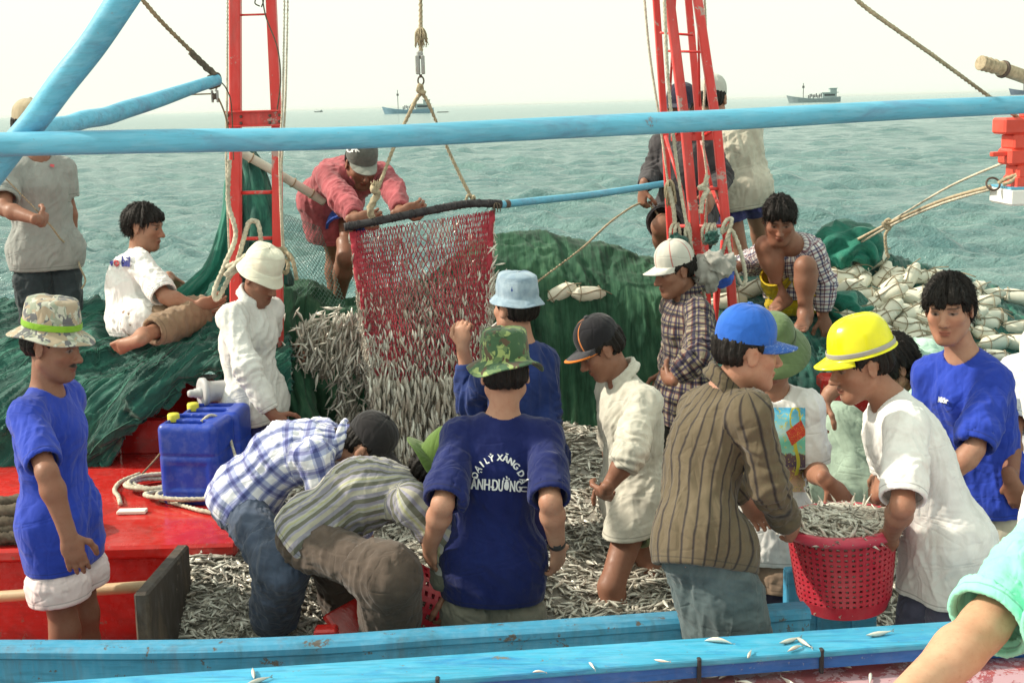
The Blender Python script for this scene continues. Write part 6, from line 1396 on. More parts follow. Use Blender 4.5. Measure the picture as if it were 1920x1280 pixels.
def fish_mat():
    b = NB("silver_fish"); fc = b.xyz(b.attr("fc")); o = b.obj()
    c = b.ramp(fc[0], [(.10, (.84, .82, .72)), (.50, (.76, .75, .66)), (.68, (.46, .45, .39)), (.90, (.16, .15, .125))])
    c = b.mix(b.rng(fc[1], 0, 1, 0, .75), c, (.40, .31, .235), 'MIX'); c = b.mix(b.rng(fc[2], .4, 1, 0, .32), c, (.20, .155, .13), 'MIX')
    n = b.noise(o, 90, 3); return b.fin(c, b.rng(n, .3, .7, .16, .42), b.bump(n, .2, .002), .7, metal=.15)
m_fish = fish_mat()
def fish_mass(name, P, D, Nn, L, label, seed=1, tint=.5, parent=None, kind="stuff", dark=0.0):
    """P centres, D head-tail directions, Nn flank normals; ONE object"""
    n = len(P); rs = np.random.RandomState(seed); D = nrm(D); Nn = nrm(Nn - D * dot(D, Nn)[:, None]); S_ = np.cross(D, Nn)
    L = np.broadcast_to(L, (n,)) * rs.uniform(.75, 1.2, n); b_ = rs.normal(0, .22, n)
    v = FV[None] * L[:, None, None]; y2 = v[..., 1] + 0; z2 = v[..., 2] + b_[:, None] * (v[..., 0] ** 2 / L[:, None] - .08 * L[:, None])
    X = P[:, None] + v[..., :1] * D[:, None] + y2[..., None] * Nn[:, None] + z2[..., None] * S_[:, None]
    m = len(FV); F = (FF[None] + (np.arange(n) * m)[:, None, None]).reshape(-1, 4)
    tri = F[:, 2] == F[:, 3]; r1 = np.repeat(rs.rand(n) ** 1.6 * tint * 1.6, m); r2 = np.repeat(np.clip(rs.rand(n) + dark, 0, 1.3), m)
    fc = np.stack([np.tile(FD * .5 + .5, n), r1, r2], 1); fl = F[~tri]; tr = F[tri][:, :3]
    # keep quads only (tail fins as thin quads)
    tq = np.concatenate([tr, tr[:, 2:3]], 1)
    me_f = [*map(tuple, fl.tolist())] + [*map(tuple, tr.tolist())]
    o = mesh(name, X.reshape(-1, 3), me_f, m_fish, parent, True, attrs={"fc": ('FLOAT_VECTOR', fc)})
    if label: tag(o, label, "fish", kind=kind)
    return o
def pile_z(x, y):
    k = np.clip((x + .55) / .75, 0, 1); k = k * k * (3 - 2 * k); right = .60 + (y - 3.9) * .155; left = .70 + .20 * np.clip((y - 4.35) / .5, 0, 1) * np.clip((-x - .55) / .4, 0, 1) + .05 * np.clip((y - 4.4) / .4, 0, 1)
    z = left + (right - left) * k
    q = np.stack([x * 2.2, y * 2.2, x * 0], -1).reshape(-1, 3); return z + .05 * vnoise(q, 3).reshape(np.shape(x)) + .018 * vnoise(q * 3.3, 5).reshape(np.shape(x))
gx, gy = np.meshgrid(np.linspace(-1.34, 2.6, 150), np.linspace(3.90, 6.75, 120)); S = np.stack([gx, gy, pile_z(gx, gy) - .022], -1)
bs = sheet("fish_bed", S, paint("fish_slime", (.24, .22, .19), rough=.35, dirt_amt=.5), .02); tag(bs, kind='stuff')
rs = np.random.RandomState(7); n = 25000; x = rs.uniform(-1.19, 2.3, n); y = 3.93 + 2.75 * rs.rand(n) ** 1.15
x = np.concatenate([x, rs.uniform(-1.38, -.35, 4000)]); y = np.concatenate([y, rs.uniform(4.0, 4.93, 4000)]); n = len(x)
keep = ~((x > 1.0) & (y > 5.9)) & ~((x < -1.19) & (y < 4.16)); x, y = x[keep], y[keep]; n = len(x); P = np.stack([x, y, pile_z(x, y) + rs.uniform(-.016, .022, n)], 1)
an = 2.2 * vnoise(np.stack([x * 1.3, y * 1.3, x * 0], 1), 9) + rs.normal(0, .8, n); D = np.stack([np.cos(an), np.sin(an), rs.normal(0, .22, n)], 1); Nn = np.stack([rs.normal(0, .5, n), rs.normal(0, .5, n) - .25, np.ones(n)], 1)
fish_mass("fish_pile", P, D, Nn, .076, "knee-deep mass of small silver fish filling the hold", 1, .32)
# fish in the scoop net, a few layers behind the front netting, denser towards the bottom
n = 16500; v = rs.beta(2.25, 1.12, n) * 1.02; a = -rs.rand(n) * math.pi; lay = rs.rand(n) ** .45; B0 = bag_at(v, a); Cc = bag_at(v, np.where(np.cos(a) > 0, 0.0, math.pi)); Cc = (bag_at(v, 0 * a) + bag_at(v, 0 * a + math.pi)) / 2 * (1 - np.abs(np.cos(a)))[:, None] + Cc * np.abs(np.cos(a))[:, None]
P = B0 + (Cc - B0) * (1 - lay)[:, None] * .8 + np.array([0, .009, 0]) + rs.normal(0, .005, (n, 3)); up_ = v < .30; P = P[~up_ | (rs.rand(n) < .25)]; n = len(P)
D = np.stack([rs.normal(0, .28, n), rs.normal(0, .35, n), -np.ones(n)], 1); Nn = np.stack([rs.normal(0, .6, n), -np.ones(n), rs.normal(0, .3, n)], 1)
nx = 1500; vx = .35 + .68 * rs.beta(2.6, 1.0, nx); ax_ = -math.pi * (.06 + .88 * rs.rand(nx)); Px = bag_at(vx, ax_) + np.array([0, -.004, 0]) + rs.normal(0, .006, (nx, 3)); P = np.concatenate([P, Px]); D = np.concatenate([D, np.stack([rs.normal(0, .25, nx), rs.normal(0, .2, nx), -np.ones(nx)], 1)]); Nn = np.concatenate([Nn, np.stack([rs.normal(0, .5, nx), -np.ones(nx), rs.normal(0, .3, nx)], 1)])
fish_mass("netted_fish", P, D, Nn, .052, "silver fish packed inside the red scoop net", 2, .9)
# fish pouring from its mouth
n = 4600; t = rs.rand(n); px = 700 + 180 * rs.rand(n) + (t * 16 - 8); py = 715 + 190 * t; P = np.array([W(a_, b_, 5.92 + .34 * c_) for a_, b_, c_ in zip(px, py, rs.rand(n))])
D = np.stack([rs.normal(0, .12, n), rs.normal(0, .2, n), -np.ones(n)], 1); Nn = np.stack([rs.normal(0, .8, n), -np.ones(n), rs.normal(0, .3, n)], 1)
fish_mass("pouring_fish", P, D, Nn, .085, "stream of fish pouring from the bottom of the scoop net", 3, .55)
n = 900; t = rs.rand(n); s_ = rs.rand(n); px = 700 - 140 * t ** 1.6 * (1 - .0 * s_) + rs.normal(0, 14, n); py = 588 + 90 * s_ + 50 * t * rs.rand(n)
n2 = 520; px = np.concatenate([px, 632 + 130 * rs.rand(n2)]); py = np.concatenate([py, 660 + 180 * rs.rand(n2) ** 1.2]); n = len(px)
P = np.array([W(a_, b_, 6.22 + .30 * c_) for a_, b_, c_ in zip(px, py, rs.rand(n))]); D = np.stack([rs.normal(-.25, .32, n), rs.normal(0, .25, n), rs.normal(-.9, .25, n)], 1); Nn = np.stack([rs.normal(0, .6, n), -np.ones(n), rs.normal(0, .5, n)], 1)
fish_mass("spilling_fish", P, D, Nn, .072, "loose fish spilling over the net edge beside the scoop net", 4, .4)
# single fish one can point at: flying off, on the rail, on the pile
def fish_single(n_var=4):
    out = []
    for k in range(n_var):
        rs2 = np.random.RandomState(40 + k); o = fish_mass("fish", np.zeros((1, 3)), np.array([[1.0, 0, 0]]), np.array([[0, 0, 1.0]]), 1.0, None, 60 + k, .3); out.append(o.data)
        bpy.data.objects.remove(o)
    return out
FM = fish_single(6)
def put_fish(p, D, N, L, label, group=None, i=0):
    o = bpy.data.objects.new("fish", FM[i % len(FM)]); COL.objects.link(o); D = nrm(D); N = nrm(N - D * (D @ N)); S_ = np.cross(D, N)
    o.matrix_world = Matrix(((D[0] * L, N[0] * L, S_[0] * L, p[0]), (D[1] * L, N[1] * L, S_[1] * L, p[1]), (D[2] * L, N[2] * L, S_[2] * L, p[2]), (0, 0, 0, 1))); tag(o, label, "fish", group); return o
rr = random.Random(5)
for i in range(118):
    t = rr.random(); 
    if i < 40: px, py = 545 + 100 * rr.random() ** .7, 575 + 95 * rr.random()
    elif i < 58: px, py = 535 + 70 * rr.random(), 610 + 95 * rr.random()
    elif i < 90: px, py = 615 + 70 * rr.random(), 680 + 120 * rr.random()
    else: px, py = 920 + 30 * rr.random() ** 2, 455 + 120 * rr.random()
    put_fish(W(px, py, 6.2 + .25 * rr.random()), np.array([rr.gauss(-.7, .5), rr.gauss(0, .4), rr.gauss(-.1 if i < 58 else -.9, .5)]), np.array([rr.gauss(0, .4), -1, rr.gauss(0, .5)]), rr.uniform(.062, .085),
             "loose fish flying off to the side of the scoop net" if i < 90 else "loose fish slipping out at the handle side of the scoop net", "fish flying off the scoop net" if i < 90 else "fish at the handle side", i)
rail = [(475, 1262, 60, .085, "fish lying on the cyan rail cap below the rope lashing"), (482, 1276, -20, .07, "fish at the very front edge of the cyan rail below another fish"), (1109, 1246, 55, .062, "fish on the rail cap pointing across below the navy T-shirt"), (1240, 1238, 10, .045, "fish scrap on the rail cap near the slate trousers"), (1346, 1200, 8, .088, "long fish on the rail cap at the foot of the slate trousers"), (1405, 1226, -50, .07, "fish on the rail cap standing alone right of the slate trousers"),
        (1480, 1200, -14, .088, "upper fish of the trio on the rail cap"), (1506, 1203, 48, .066, "short slanting fish of the trio on the rail cap"), (1490, 1214, -18, .080, "lower fish of the trio on the rail cap"), (1647, 1187, -8, .085, "lone fish on the rail cap under the yellow hard hat man"), (1010, 1258, 0, .04, "fish scale scrap on the rail cap")]
for i, (px, py, a, L, lab) in enumerate(rail):
    p = Wz(px, py, 1.128); a = math.radians(-a); put_fish(p, np.array([math.cos(a), math.sin(a) * 2.2, 0]), np.array([0, -.25, 1.0]), L, lab, None, i)
for i, (px, py) in enumerate(((1325, 1266), (1360, 1262), (1400, 1279), (1582, 1243), (1632, 1268), (1462, 1254), (1480, 1278))):
    p = Wz(px, py, 1.042); a = rr.uniform(0, 3); put_fish(p, np.array([math.cos(a), math.sin(a), 0]), np.array([0, 0, 1.0]), .075, "fish on the wet pink deck under the blue rail", "fish on the wet deck", i)
for i in range(120):
    px, py = (rr.uniform(1010, 1300), rr.uniform(1000, 1150)) if i < 80 else (rr.uniform(330, 600), rr.uniform(1090, 1180)); d = ray(px, py); Y = 4.6
    Ys = np.linspace(3.96, 6.6, 180); pp = EYE + d[None] * (Ys / d[1])[:, None]; bl = np.nonzero(pp[:, 2] < pile_z(pp[:, 0], pp[:, 1]))[0]
    if len(bl) == 0 or pp[bl[0], 0] < -1.2: continue
    Y = Ys[bl[0]]
    p = EYE + d * (Y / d[1]); a = rr.uniform(0, 6.28); put_fish(p + UP * .012, np.array([math.cos(a), math.sin(a), rr.gauss(0, .15)]), np.array([rr.gauss(0, .3), -.3, 1.0]), rr.uniform(.085, .105), "silver fish lying on top of the fish pile" + (" by the bulwark" if i < 80 else " near the dark end board"), "fish on top of the pile" if i < 80 else "fish near the end board", i)
for i in range(9):
    px, py = rr.uniform(445, 502), rr.uniform(1010, 1040); p = Wz(px, py, .915); a = rr.uniform(-.8, .8); put_fish(p, np.array([math.cos(a), math.sin(a), 0]), np.array([0, -.2, 1]), .085, "fish scattered on the red step beside the blue jeans", "fish on the red step", i)
# ------------------------------------------------------------------ baskets, cans, coils
m_basket = paint("red_plastic", (.50, .026, .048), rough=.35, wear=.5, dirt=(.35, .02, .03), dirt_amt=.4, bump=.08, spec=.45); m_rim = paint("pink_rim_plastic", (.74, .075, .13), rough=.35, wear=.5, bump=.08)
def basket(name, c, R, r0, r1, h, rows, cols, label, mat=m_basket, rim=m_rim, kind='grid'):
    """open basket: r0 bottom, r1 top radius; real holes in the wall"""
    root = empty(name, c); tag(root, label, "basket"); cols2 = cols * 2; rowsz = [0, .16]
    z = .16
    for i in range(rows): rowsz += [z + .74 / rows * .45, z + .74 / rows]; z += .74 / rows
    rowsz = sorted(set([round(q, 5) for q in rowsz + [1.0]])); V = []
    an = []
    for k in range(cols): an += [k * 2 * math.pi / cols, (k + .48) * 2 * math.pi / cols]
    for q in rowsz:
        r = r0 + (r1 - r0) * q ** .8 if q > .06 else r0 * .93
        for a in an: V.append((r * math.cos(a), r * math.sin(a), q * h))
    F = []; m = len(an)
    for i in range(len(rowsz) - 1):
        for k in range(m):
            hole = (i >= 1 and i < len(rowsz) - 2 and (i - 1) % 2 == 0 and k % 2 == 0)
            if not hole: l = (k + 1) % m; F.append((i * m + k, i * m + l, (i + 1) * m + l, (i + 1) * m + k))
    F.append(tuple(range(m))[::-1])
    V = np.array(V) @ R + c; o = mesh("wall", V, F, mat, root, False); s = o.modifiers.new("thick", 'SOLIDIFY'); s.thickness = .005; s.offset = -1
    mb = MB(); rp = [(r1 - .004, h - .035), (r1 + .010, h - .034), (r1 + .014, h - .02), (r1 + .014, h - .004), (r1 + .010, h), (r1 - .004, h), (r1 - .008, h - .005), (r1 - .008, h - .034)]
    mb.lathe(rp + rp[:1], c, R, 64); mb.build("rim", rim, root, True); return root
I3 = np.eye(3)
bc = W(1583, 1132, 4.10); tilt = math.radians(-3.5); Rb = np.array([[math.cos(tilt), 0, -math.sin(tilt)], [0, 1, 0], [math.sin(tilt), 0, math.cos(tilt)]])
up_b = Rb[2]; HBK = .30
basket("fish_basket", bc, Rb, .150, .183, HBK, 12, 46, "red perforated basket heaped with fish, held over the blue bulwark")
n = 900; a = rs.rand(n) * 6.283; q = np.sqrt(rs.rand(n)); lp = np.stack([q * .176 * np.cos(a), q * .176 * np.sin(a), HBK - .022 + .03 * (1 - q ** 2) + rs.uniform(-.012, .016, n)], 1)
n2 = 600; a2 = rs.rand(n2) * 6.283; z2 = rs.uniform(.03, HBK - .03, n2); r2 = (.150 + .033 * z2 / HBK) - .016; lp2 = np.stack([r2 * np.cos(a2), r2 * np.sin(a2), z2], 1)
P = np.concatenate([lp, lp2]) @ Rb + bc; an = rs.rand(n) * 6.283; D1 = np.stack([np.cos(an), np.sin(an), rs.normal(0, .3, n)], 1); N1 = np.stack([rs.normal(0, .4, n), rs.normal(0, .4, n) - .2, np.ones(n)], 1); D2 = np.stack([-np.sin(a2), np.cos(a2), rs.normal(0, .5, n2)], 1); N2 = np.stack([np.cos(a2), np.sin(a2), 0 * a2], 1)
fish_mass("basket_fish", P, np.concatenate([D1, D2]), np.concatenate([N1, N2]), .075, "silver fish heaped in the carried red basket", 9, .4)
for i in range(14):
    a = rr.uniform(0, 6.28); p = np.array([.165 * math.cos(a), .165 * math.sin(a), HBK + .012]) @ Rb + bc; put_fish(p, np.array([rr.gauss(0, .4), rr.gauss(0, .3), 1.0]), np.array([rr.gauss(0, .6), -1, 0]), .065, "fish sticking up at the rim of the carried red basket", "fish at the basket rim", i)
ta, tb = math.radians(-62), math.radians(20); Rt = np.array([[math.cos(ta), 0, -math.sin(ta)], [0, 1, 0], [math.sin(ta), 0, math.cos(ta)]]); Rz = np.array([[math.cos(tb), math.sin(tb), 0], [-math.sin(tb), math.cos(tb), 0], [0, 0, 1]])
basket("fish_basket", W(822, 1158, 4.72), Rt @ Rz, .15, .19, .30, 7, 26, "tipped red perforated basket between brown trousers and olive shorts", m_basket, m_basket)
basket("crate_basket", W(1888, 1040, 5.05), I3, .14, .17, .24, 8, 24, "blue perforated basket behind the striped blue shorts", paint("blue_plastic", (.03, .06, .36), rough=.4), paint("blue_plastic_rim", (.03, .06, .36), rough=.4))
mb = MB(); mb.beam(W(655, 1128, 4.5), W(720, 1215, 4.42), .30, .03, bev=.008); o = mb.build("red_board", m_red); tag(o, "tilted red board between the legs of the brown trousers", "board")
mb = MB(); mb.box(W(612, 1190, 4.15) + [0, 0, -.1], (.08, .06, .26), bev=.008); o = mb.build("red_post", m_red); tag(o, "stubby red post head just behind the blue bulwark", "post")
# ---- blue jerrycans
m_can = paint("blue_can_plastic", (.012, .050, .40), rough=.35, wear=.9, dirt=(.06, .09, .30), dirt_amt=.5, bump=.06, spec=.45); m_cap = paint("yellow_cap_plastic", (.66, .60, .05), rough=.4)
def jerrycan(c, yaw, label, sx=.285, sy=.24, sz=.355):
    root = empty("jerrycan", c); tag(root, label, "jerrycan"); y = math.radians(yaw); R = np.array([[math.cos(y), math.sin(y), 0], [-math.sin(y), math.cos(y), 0], [0, 0, 1]])
    def f(p):
        q = np.abs((p - (c + UP * sz / 2)) @ R.T.astype(np.float32)) - np.array([sx / 2 - .035, sy / 2 - .035, sz / 2 - .022], np.float32)
        d = np.sqrt((np.maximum(q, 0) ** 2).sum(-1)) + np.minimum(q.max(-1), 0) - .030
        zz = (p - c)[..., 2]; xx = (p - c) @ R[0].astype(np.float32); yy = (p - c) @ R[1].astype(np.float32)
        d = d + .004 * np.exp(-((zz - sz * .62) / .006) ** 2) + .004 * np.exp(-((zz - sz * .12) / .006) ** 2)
        pan = np.maximum(np.abs(xx) - sx * .33, np.abs(zz - sz * .36) - sz * .18); d = d + .004 * np.clip(-pan / .01, 0, 1)
        hd = np.maximum(np.maximum(np.abs(yy) - sy * .36, np.abs(xx + .02) - sx * .30), sz - .06 - zz); grip = np.maximum(np.abs(yy) - .018, np.abs(zz - sz + .012) - .02)
        return np.maximum(d, -np.maximum(hd, -np.minimum(grip, 1)))
    P = [Prim(f, c - .3, c + np.array([.3, .3, sz + .06]), .004)]; v, q = surf(P, .007, 8); mesh("can_body", v, q, m_can, root, True)
    mb = MB(); mb.lathe([(.001, .034), (.024, .034), (.027, .028), (.027, 0)], c + (np.array([-sx * .36, 0, sz - .004]) @ R), None, 20); mb.build("cap", m_cap, root, True); return root
c1 = Wz(367, 945, 1.004); jerrycan(np.array([c1[0], c1[1] + .10, 1.004]), -10, "big blue jerrycan standing on the red hatch beside the rope coil")
jerrycan(np.array([c1[0] + .04, c1[1] + .31, 1.004]), -4, "second blue jerrycan mostly hidden behind the big one")
rope("can_cord", [(378, 790, 5.5), (396, 778, 5.55), (420, 790, 5.6), (430, 815, 5.6), (436, 838, 5.5), (442, 856, 5.4)], .007, m_ropew, "pale cord over the top of the blue jerrycans", 40)
# ---- rope coil on the hatch, dark coil, white tag
def coil(name, cx, cy, z, r, turns, rr_, mat, label, seed, ecc=.5, rise=.02):
    rn = random.Random(seed); P = []; c = Wz(cx, cy, z)
    for k in range(turns * 14):
        a = k / 14 * 2 * math.pi; q = r * (1 + .22 * math.sin(k / 14 * 1.7 + seed) + rn.gauss(0, .02)); P.append(c + [q * math.cos(a) + .05 * math.sin(k / 31), q * ecc * math.sin(a) + .03 * math.cos(k / 23), rr_ + rise * (k / (turns * 14)) + .012 * abs(math.sin(k * .37 + seed))])
    Q = spline(P, turns * 70); mb = MB(); mb.tube(Q, rr_, 9, twist=.9 / rr_, lob=.12); o = mb.build(name, mat, smooth=True); tag(o, label, "rope"); return o
coil("rope_coil", 285, 918, 1.004, .135, 4, .0105, m_ropew, "loose pale rope coil on the red hatch left of the jerrycan", 3, .75, .03); coil("rope_coil", 345, 938, 1.004, .17, 4, .0105, m_ropew, "pale rope turns spread in front of the big blue jerrycan", 8, .42, .02)
rope("rope_tail", [Wz(300, 935, 1.015), Wz(370, 955, 1.015), Wz(430, 966, 1.015), Wz(452, 976, 1.0), Wz(468, 982, .93)], .0105, m_ropew, "pale rope tail trailing over the hatch edge", 50, raw=True)
rope("rope_tail", [Wz(226, 944, 1.015), Wz(222, 930, 1.015), Wz(215, 918, 1.015), Wz(228, 902, 1.015), Wz(262, 888, 1.02)], .0105, m_ropew, "pale rope end curling to the white wooden tag", 40, raw=True)
rope("line", [Wz(255, 900, 1.02), W(292, 860, 5.9), W(318, 826, 6.0)], .005, m_ropeb, "thin brown line rising behind the big jerrycan", 20, raw=True, strand=False)
mb = MB(); mb.box(Wz(248, 958, 1.012), (.125, .045, .016), bev=.003); o = mb.build("wooden_tag", paint("white_wood", (.74, .71, .62), rough=.6)); tag(o, "small white wooden tag on the red hatch", "block")
for i, (cx, cy, z, lab) in enumerate(((20, 1030, .94, "bottom turns of the thick dark rope behind the royal blue T-shirt"), (22, 1004, 1.0, "upper turns of the thick dark rope behind the royal blue T-shirt"))): coil("dark_coil", cx, cy, z, .24 - .03 * i, 3, .030, m_roped, lab, 5 + i, .5, .10)
gl = bunch("glove", [(470, 965, 5.28), (488, 985, 5.26), (492, 1000, 5.24), (486, 1012, 5.24)], (.02, .05, .055, .02), cloth("dark_green_rubber", (.015, .03, .022)), 61, None, 30, 20, .012); tag(gl, "crumpled dark green rubber glove on the red step", "glove")
# ---- winch drum
wd = empty("winch_drum", W(400, 735, 5.9)); tag(wd, "grey winch drum with a red spot beside the white-shirted man", "winch"); ax_ = nrm(W(440, 730, 5.95) - W(372, 736, 5.85)); u_ = nrm(np.cross(ax_, UP)); Rw = np.stack([u_, np.cross(ax_, u_), ax_]); cw = W(376, 736, 5.86)
m_gal = paint("worn_grey_steel", (.42, .42, .43), rough=.5, wear=.8, dirt=(.2, .19, .2), dirt_amt=.6, chip_amt=.2)
mb = MB(); mb.lathe([(.001, .0), (.05, .0), (.070, .004), (.070, .022), (.056, .030), (.050, .05), (.050, .13), (.054, .155), (.066, .165), (.066, .18), (.001, .18)], cw, Rw, 32); mb.build("drum", m_gal, wd, True)
mb = MB(); mb.lathe([(.001, -.062), (.014, -.060), (.018, -.050), (.018, -.03), (.022, -.028), (.022, -.012), (.028, -.010), (.028, .0)], cw, Rw, 18); mb.build("axle", m_gal, wd, True)
th = np.linspace(0, 2 * math.pi, 25)[:-1]; pc = W(421, 722, 5.80)
dv = []; fcs = []
for k, t in enumerate(th):
    a_ = math.radians(-62) + .42 * math.sin(t); zz = .105 + .024 * math.cos(t); dv.append(cw + Rw[2] * zz + .0512 * (math.cos(a_) * (-np.array([0, 1, 0])) + math.sin(a_ + .9) * UP * .9))
mb = MB(); mb.add(dv, [tuple(range(24))]); mb.build("red_spot", m_red, wd)
# ---- sack, dark gear behind the crew
m_sack = cloth("pale_green_sack", (.36, .47, .38), fade=.3, stain=((.10, .13, .10), .5)); sk = bunch("sack", [(1530, 770, 5.45), (1560, 800, 5.4), (1590, 860, 5.35), (1610, 930, 5.3), (1605, 985, 5.3)], (.05, .13, .175, .19, .14), m_sack, 71, None, 70, 40, .015); tag(sk, "stuffed pale green sack behind the red fish basket", "sack")
# ---- cigarette
S9 = WHO['denim_hat']['B']; mth = H(S9, .012, .098, -.062); mb = MB(); dirc = nrm(W(908, 622, 5.4) - W(940, 596, 5.4)); mb.tube([mth, mth + dirc * .075], .0042, 8); o = mb.build("cigarette", paint("cigarette_paper", (.72, .70, .66)), smooth=True); tag(o, "white cigarette in the mouth of the denim hat man", "cigarette")
# ---- distant boats
def far_boat(px, Ydist, L, label, face=-1, tall=1.0, col=(.22, .36, .46)):  # boat paint is lightened so its colour stands in for distance haze
    c = W(px, 200, Ydist); c[2] = 0.0; k = L / 20; root = empty("trawler", c); tag(root, label, "boat"); V = []; st = np.linspace(-1, 1, 13)
    for t in st:
        bw = 2.4 * (1 - max(0, face * t * 1.0) ** 3) * (1 - .25 * max(0, -face * t) ** 4); sh = 1.5 + 1.5 * max(0, face * t) ** 2 + .5 * max(0, -face * t) ** 2; rake = 1.2 * face * max(0, face * t) ** 2
        for (yy, zz) in ((-bw, sh), (-bw * .8, -.4), (0, -.9), (bw * .8, -.4), (bw, sh)): V.append(c + np.array([t * 10 + (rake if zz > 0 else 0), yy, zz]) * k)
    F = [(i * 5 + j, i * 5 + j + 1, i * 5 + 6 + j, i * 5 + 5 + j) for i in range(12) for j in range(4)] + [(i * 5, i * 5 + 5, i * 5 + 9, i * 5 + 4) for i in range(12)] + [(0, 1, 2, 3, 4), (64, 63, 62, 61, 60)]
    mesh("hull", np.array(V), F, paint("far_hull", col, rough=.6), root, False)
    s = -face; mb = MB(); mb.box(c + np.array([s * 5.6, 0, 2.5]) * k, np.array([5.6, 3.2, 2.0]) * k); mb.box(c + np.array([s * 5.8, 0, 3.65]) * k, np.array([6.6, 3.8, .25]) * k); mb.box(c + np.array([s * 7.2, 0, 4.5]) * k, np.array([2.6, 2.6, 1.5]) * k); mb.box(c + np.array([s * 7.2, 0, 5.3]) * k, np.array([3.2, 3.0, .2]) * k); mb.build("deckhouse", paint("far_house", (.34, .42, .42), rough=.7), root)
    mb = MB(); mb.box(c + np.array([s * 5.6, -1.61, 2.7]) * k, np.array([4.2, .04, .7]) * k); mb.build("window", paint("far_glass", (.03, .04, .05), rough=.2), root)
    mb = MB(); mx = c + np.array([-s * 4.5, 0, 0]) * k; mb.tube([mx + UP * 1.5 * k, mx + UP * 9.5 * tall * k], .16 * k, 6); mb.box(mx + UP * 7.6 * tall * k, np.array([.9, .2, .9]) * k); mb.build("mast", paint("far_mast", (.16, .15, .15)), root)
    mb = MB()
    for q in range(9): mb.box(c + np.array([-s * (2.4 - q * .62), 0, 2.2 + .25 * (q % 3)]) * k, np.array([.36, .5, 1.2 + .4 * (q % 2)]) * k)
    mb.build("deck_gear", paint("far_gear", (.10, .11, .12)), root)
far_boat(767, 560, 21, "distant blue trawler with tall mast behind the rope bridle"); far_boat(1527, 620, 24, "distant grey trawler standing between lattice mast and timber head", tall=.8, col=(.30, .36, .38)); far_boat(597, 1250, 8, "tiny far fishing boat alone on the horizon", tall=.9, col=(.20, .23, .23)); far_boat(1936, 1000, 34, "far trawler half hidden by the end of the long boom", tall=.7, col=(.16, .20, .28))
mb = MB(); c = W(830, 200, 560); c[2] = 0; mb.box(c + [0, 0, .15], (5, 1.2, .5), bev=.1); o = mb.build("skiff", paint("far_skiff", (.16, .17, .16))); tag(o, "low dark skiff beside the distant blue trawler", "boat")
# ---- lettering on shirts
def letters_on(S, part, items, mat, name="lettering", ext=.011):
    """flat letters laid on the cloth: items (text, px, py, size px, angle deg, squeeze)"""
    o = S['made'][part]; me = o.data; off = np.array(o.matrix_world.translation) if False else np.array(o["_o"]); vs = [tuple(np.array(v.co) + off) for v in me.vertices]; bv = BVHTree.FromPolygons(vs, [tuple(p.vertices) for p in me.polygons])
    V, F = [], []
    for (txt, px, py, size, ang, sq, bold) in [(t_, x_ + k_, y_ + k_ * .4, *r_) for (t_, x_, y_, *r_) in items for k_ in (-.7, .7)]:
        cu = bpy.data.curves.new("t", 'FONT'); cu.body = txt; cu.align_x = 'CENTER'; cu.align_y = 'CENTER'; cu.offset = bold; cu.resolution_u = 3; tmp = bpy.data.objects.new("t", cu); COL.objects.link(tmp)
        m = tmp.evaluated_get(bpy.context.evaluated_depsgraph_get()).to_mesh(); import bmesh; bm = bmesh.new(); bm.from_mesh(m); bmesh.ops.triangulate(bm, faces=bm.faces[:]); 
        bmesh.ops.subdivide_edges(bm, edges=[e for e in bm.edges if e.calc_length() > .15], cuts=2, use_grid_fill=False); bmesh.ops.triangulate(bm, faces=bm.faces[:])
        a = math.radians(ang); n0 = len(V); okm = {}
        for v in bm.verts:
            x, y = v.co.x * size * sq, v.co.y * size; X, Yp = px + x * math.cos(a) + y * math.sin(a), py - (y * math.cos(a) - x * math.sin(a)) 
            d = Vector(ray(X, Yp)).normalized(); hit = bv.ray_cast(Vector(EYE), d)
            if hit[0] is None: okm[v.index] = None; continue
            nn = Vector(hit[1]); nn = nn if nn.dot(d) < 0 else -nn; okm[v.index] = len(V); V.append(np.array(hit[0]) + np.array(nn) * ext * .4 - np.array(d) * ext)
        for f in bm.faces:
            ids = [okm[v.index] for v in f.verts]
            if None not in ids: F.append(tuple(ids))
        bm.free(); bpy.data.objects.remove(tmp); bpy.data.curves.remove(cu)
    return mesh(name, np.array(V), F, mat, o, True)
m_print = paint("white_print", (.72, .74, .74), rough=.8, wear=.2)
cx, cy, ra = 934, 912, 54; it = []
txt = [("D", -66), ("-", -70), ("Ạ", -52), ("I", -40), ("L", -27), ("Ý", -15), ("X", 4), ("Ă", 17), ("N", 31), ("G", 45), ("D", 63), ("Ầ", 78), ("U", 94)]
for ch, a in txt:
    t = math.radians(a); it.append((ch, cx + ra * .86 * math.sin(t), cy - ra * math.cos(t), 17, a * .95 + 1, .92, 0))
it += [("ANH", 902, 908, 30, 3, .53, 0), ("D", 928, 909.5, 30, 3, .53, 0), ("-", 923, 909.5, 30, 3, .8, 0), ("ƯỜNG", 955, 911, 30, 3, .48, 0)]
letters_on(WHO['navy_back'], 'shirt', it, m_print)
m_ink = paint("dark_blue_print", (.02, .03, .22), rough=.8); letters_on(WHO['kneeler'], 'shirt', [("M   bil", 222, 491, 25, 3, .72, .02)], m_ink); letters_on(WHO['kneeler'], 'shirt', [("o", 219, 492, 25, 3, .72, .02)], paint("red_print", (.5, .03, .04)), "red_letter")
letters_on(WHO['gray_tee'], 'shirt', [("=", 97, 312, 12, 10, 1, .05)], paint("red_badge", (.6, .04, .06)), "badge"); letters_on(WHO['blue_tee'], 'shirt', [("Mór", 1769, 750, 14, 10, .8, .02)], m_print, "small_print")
letters_on(WHO['pink'], 'cap', [("CPK", 662, 281, 14, -4, .9, .02)], m_print, "cap_print", .003) if 'cap' in WHO['pink']['made'] else None
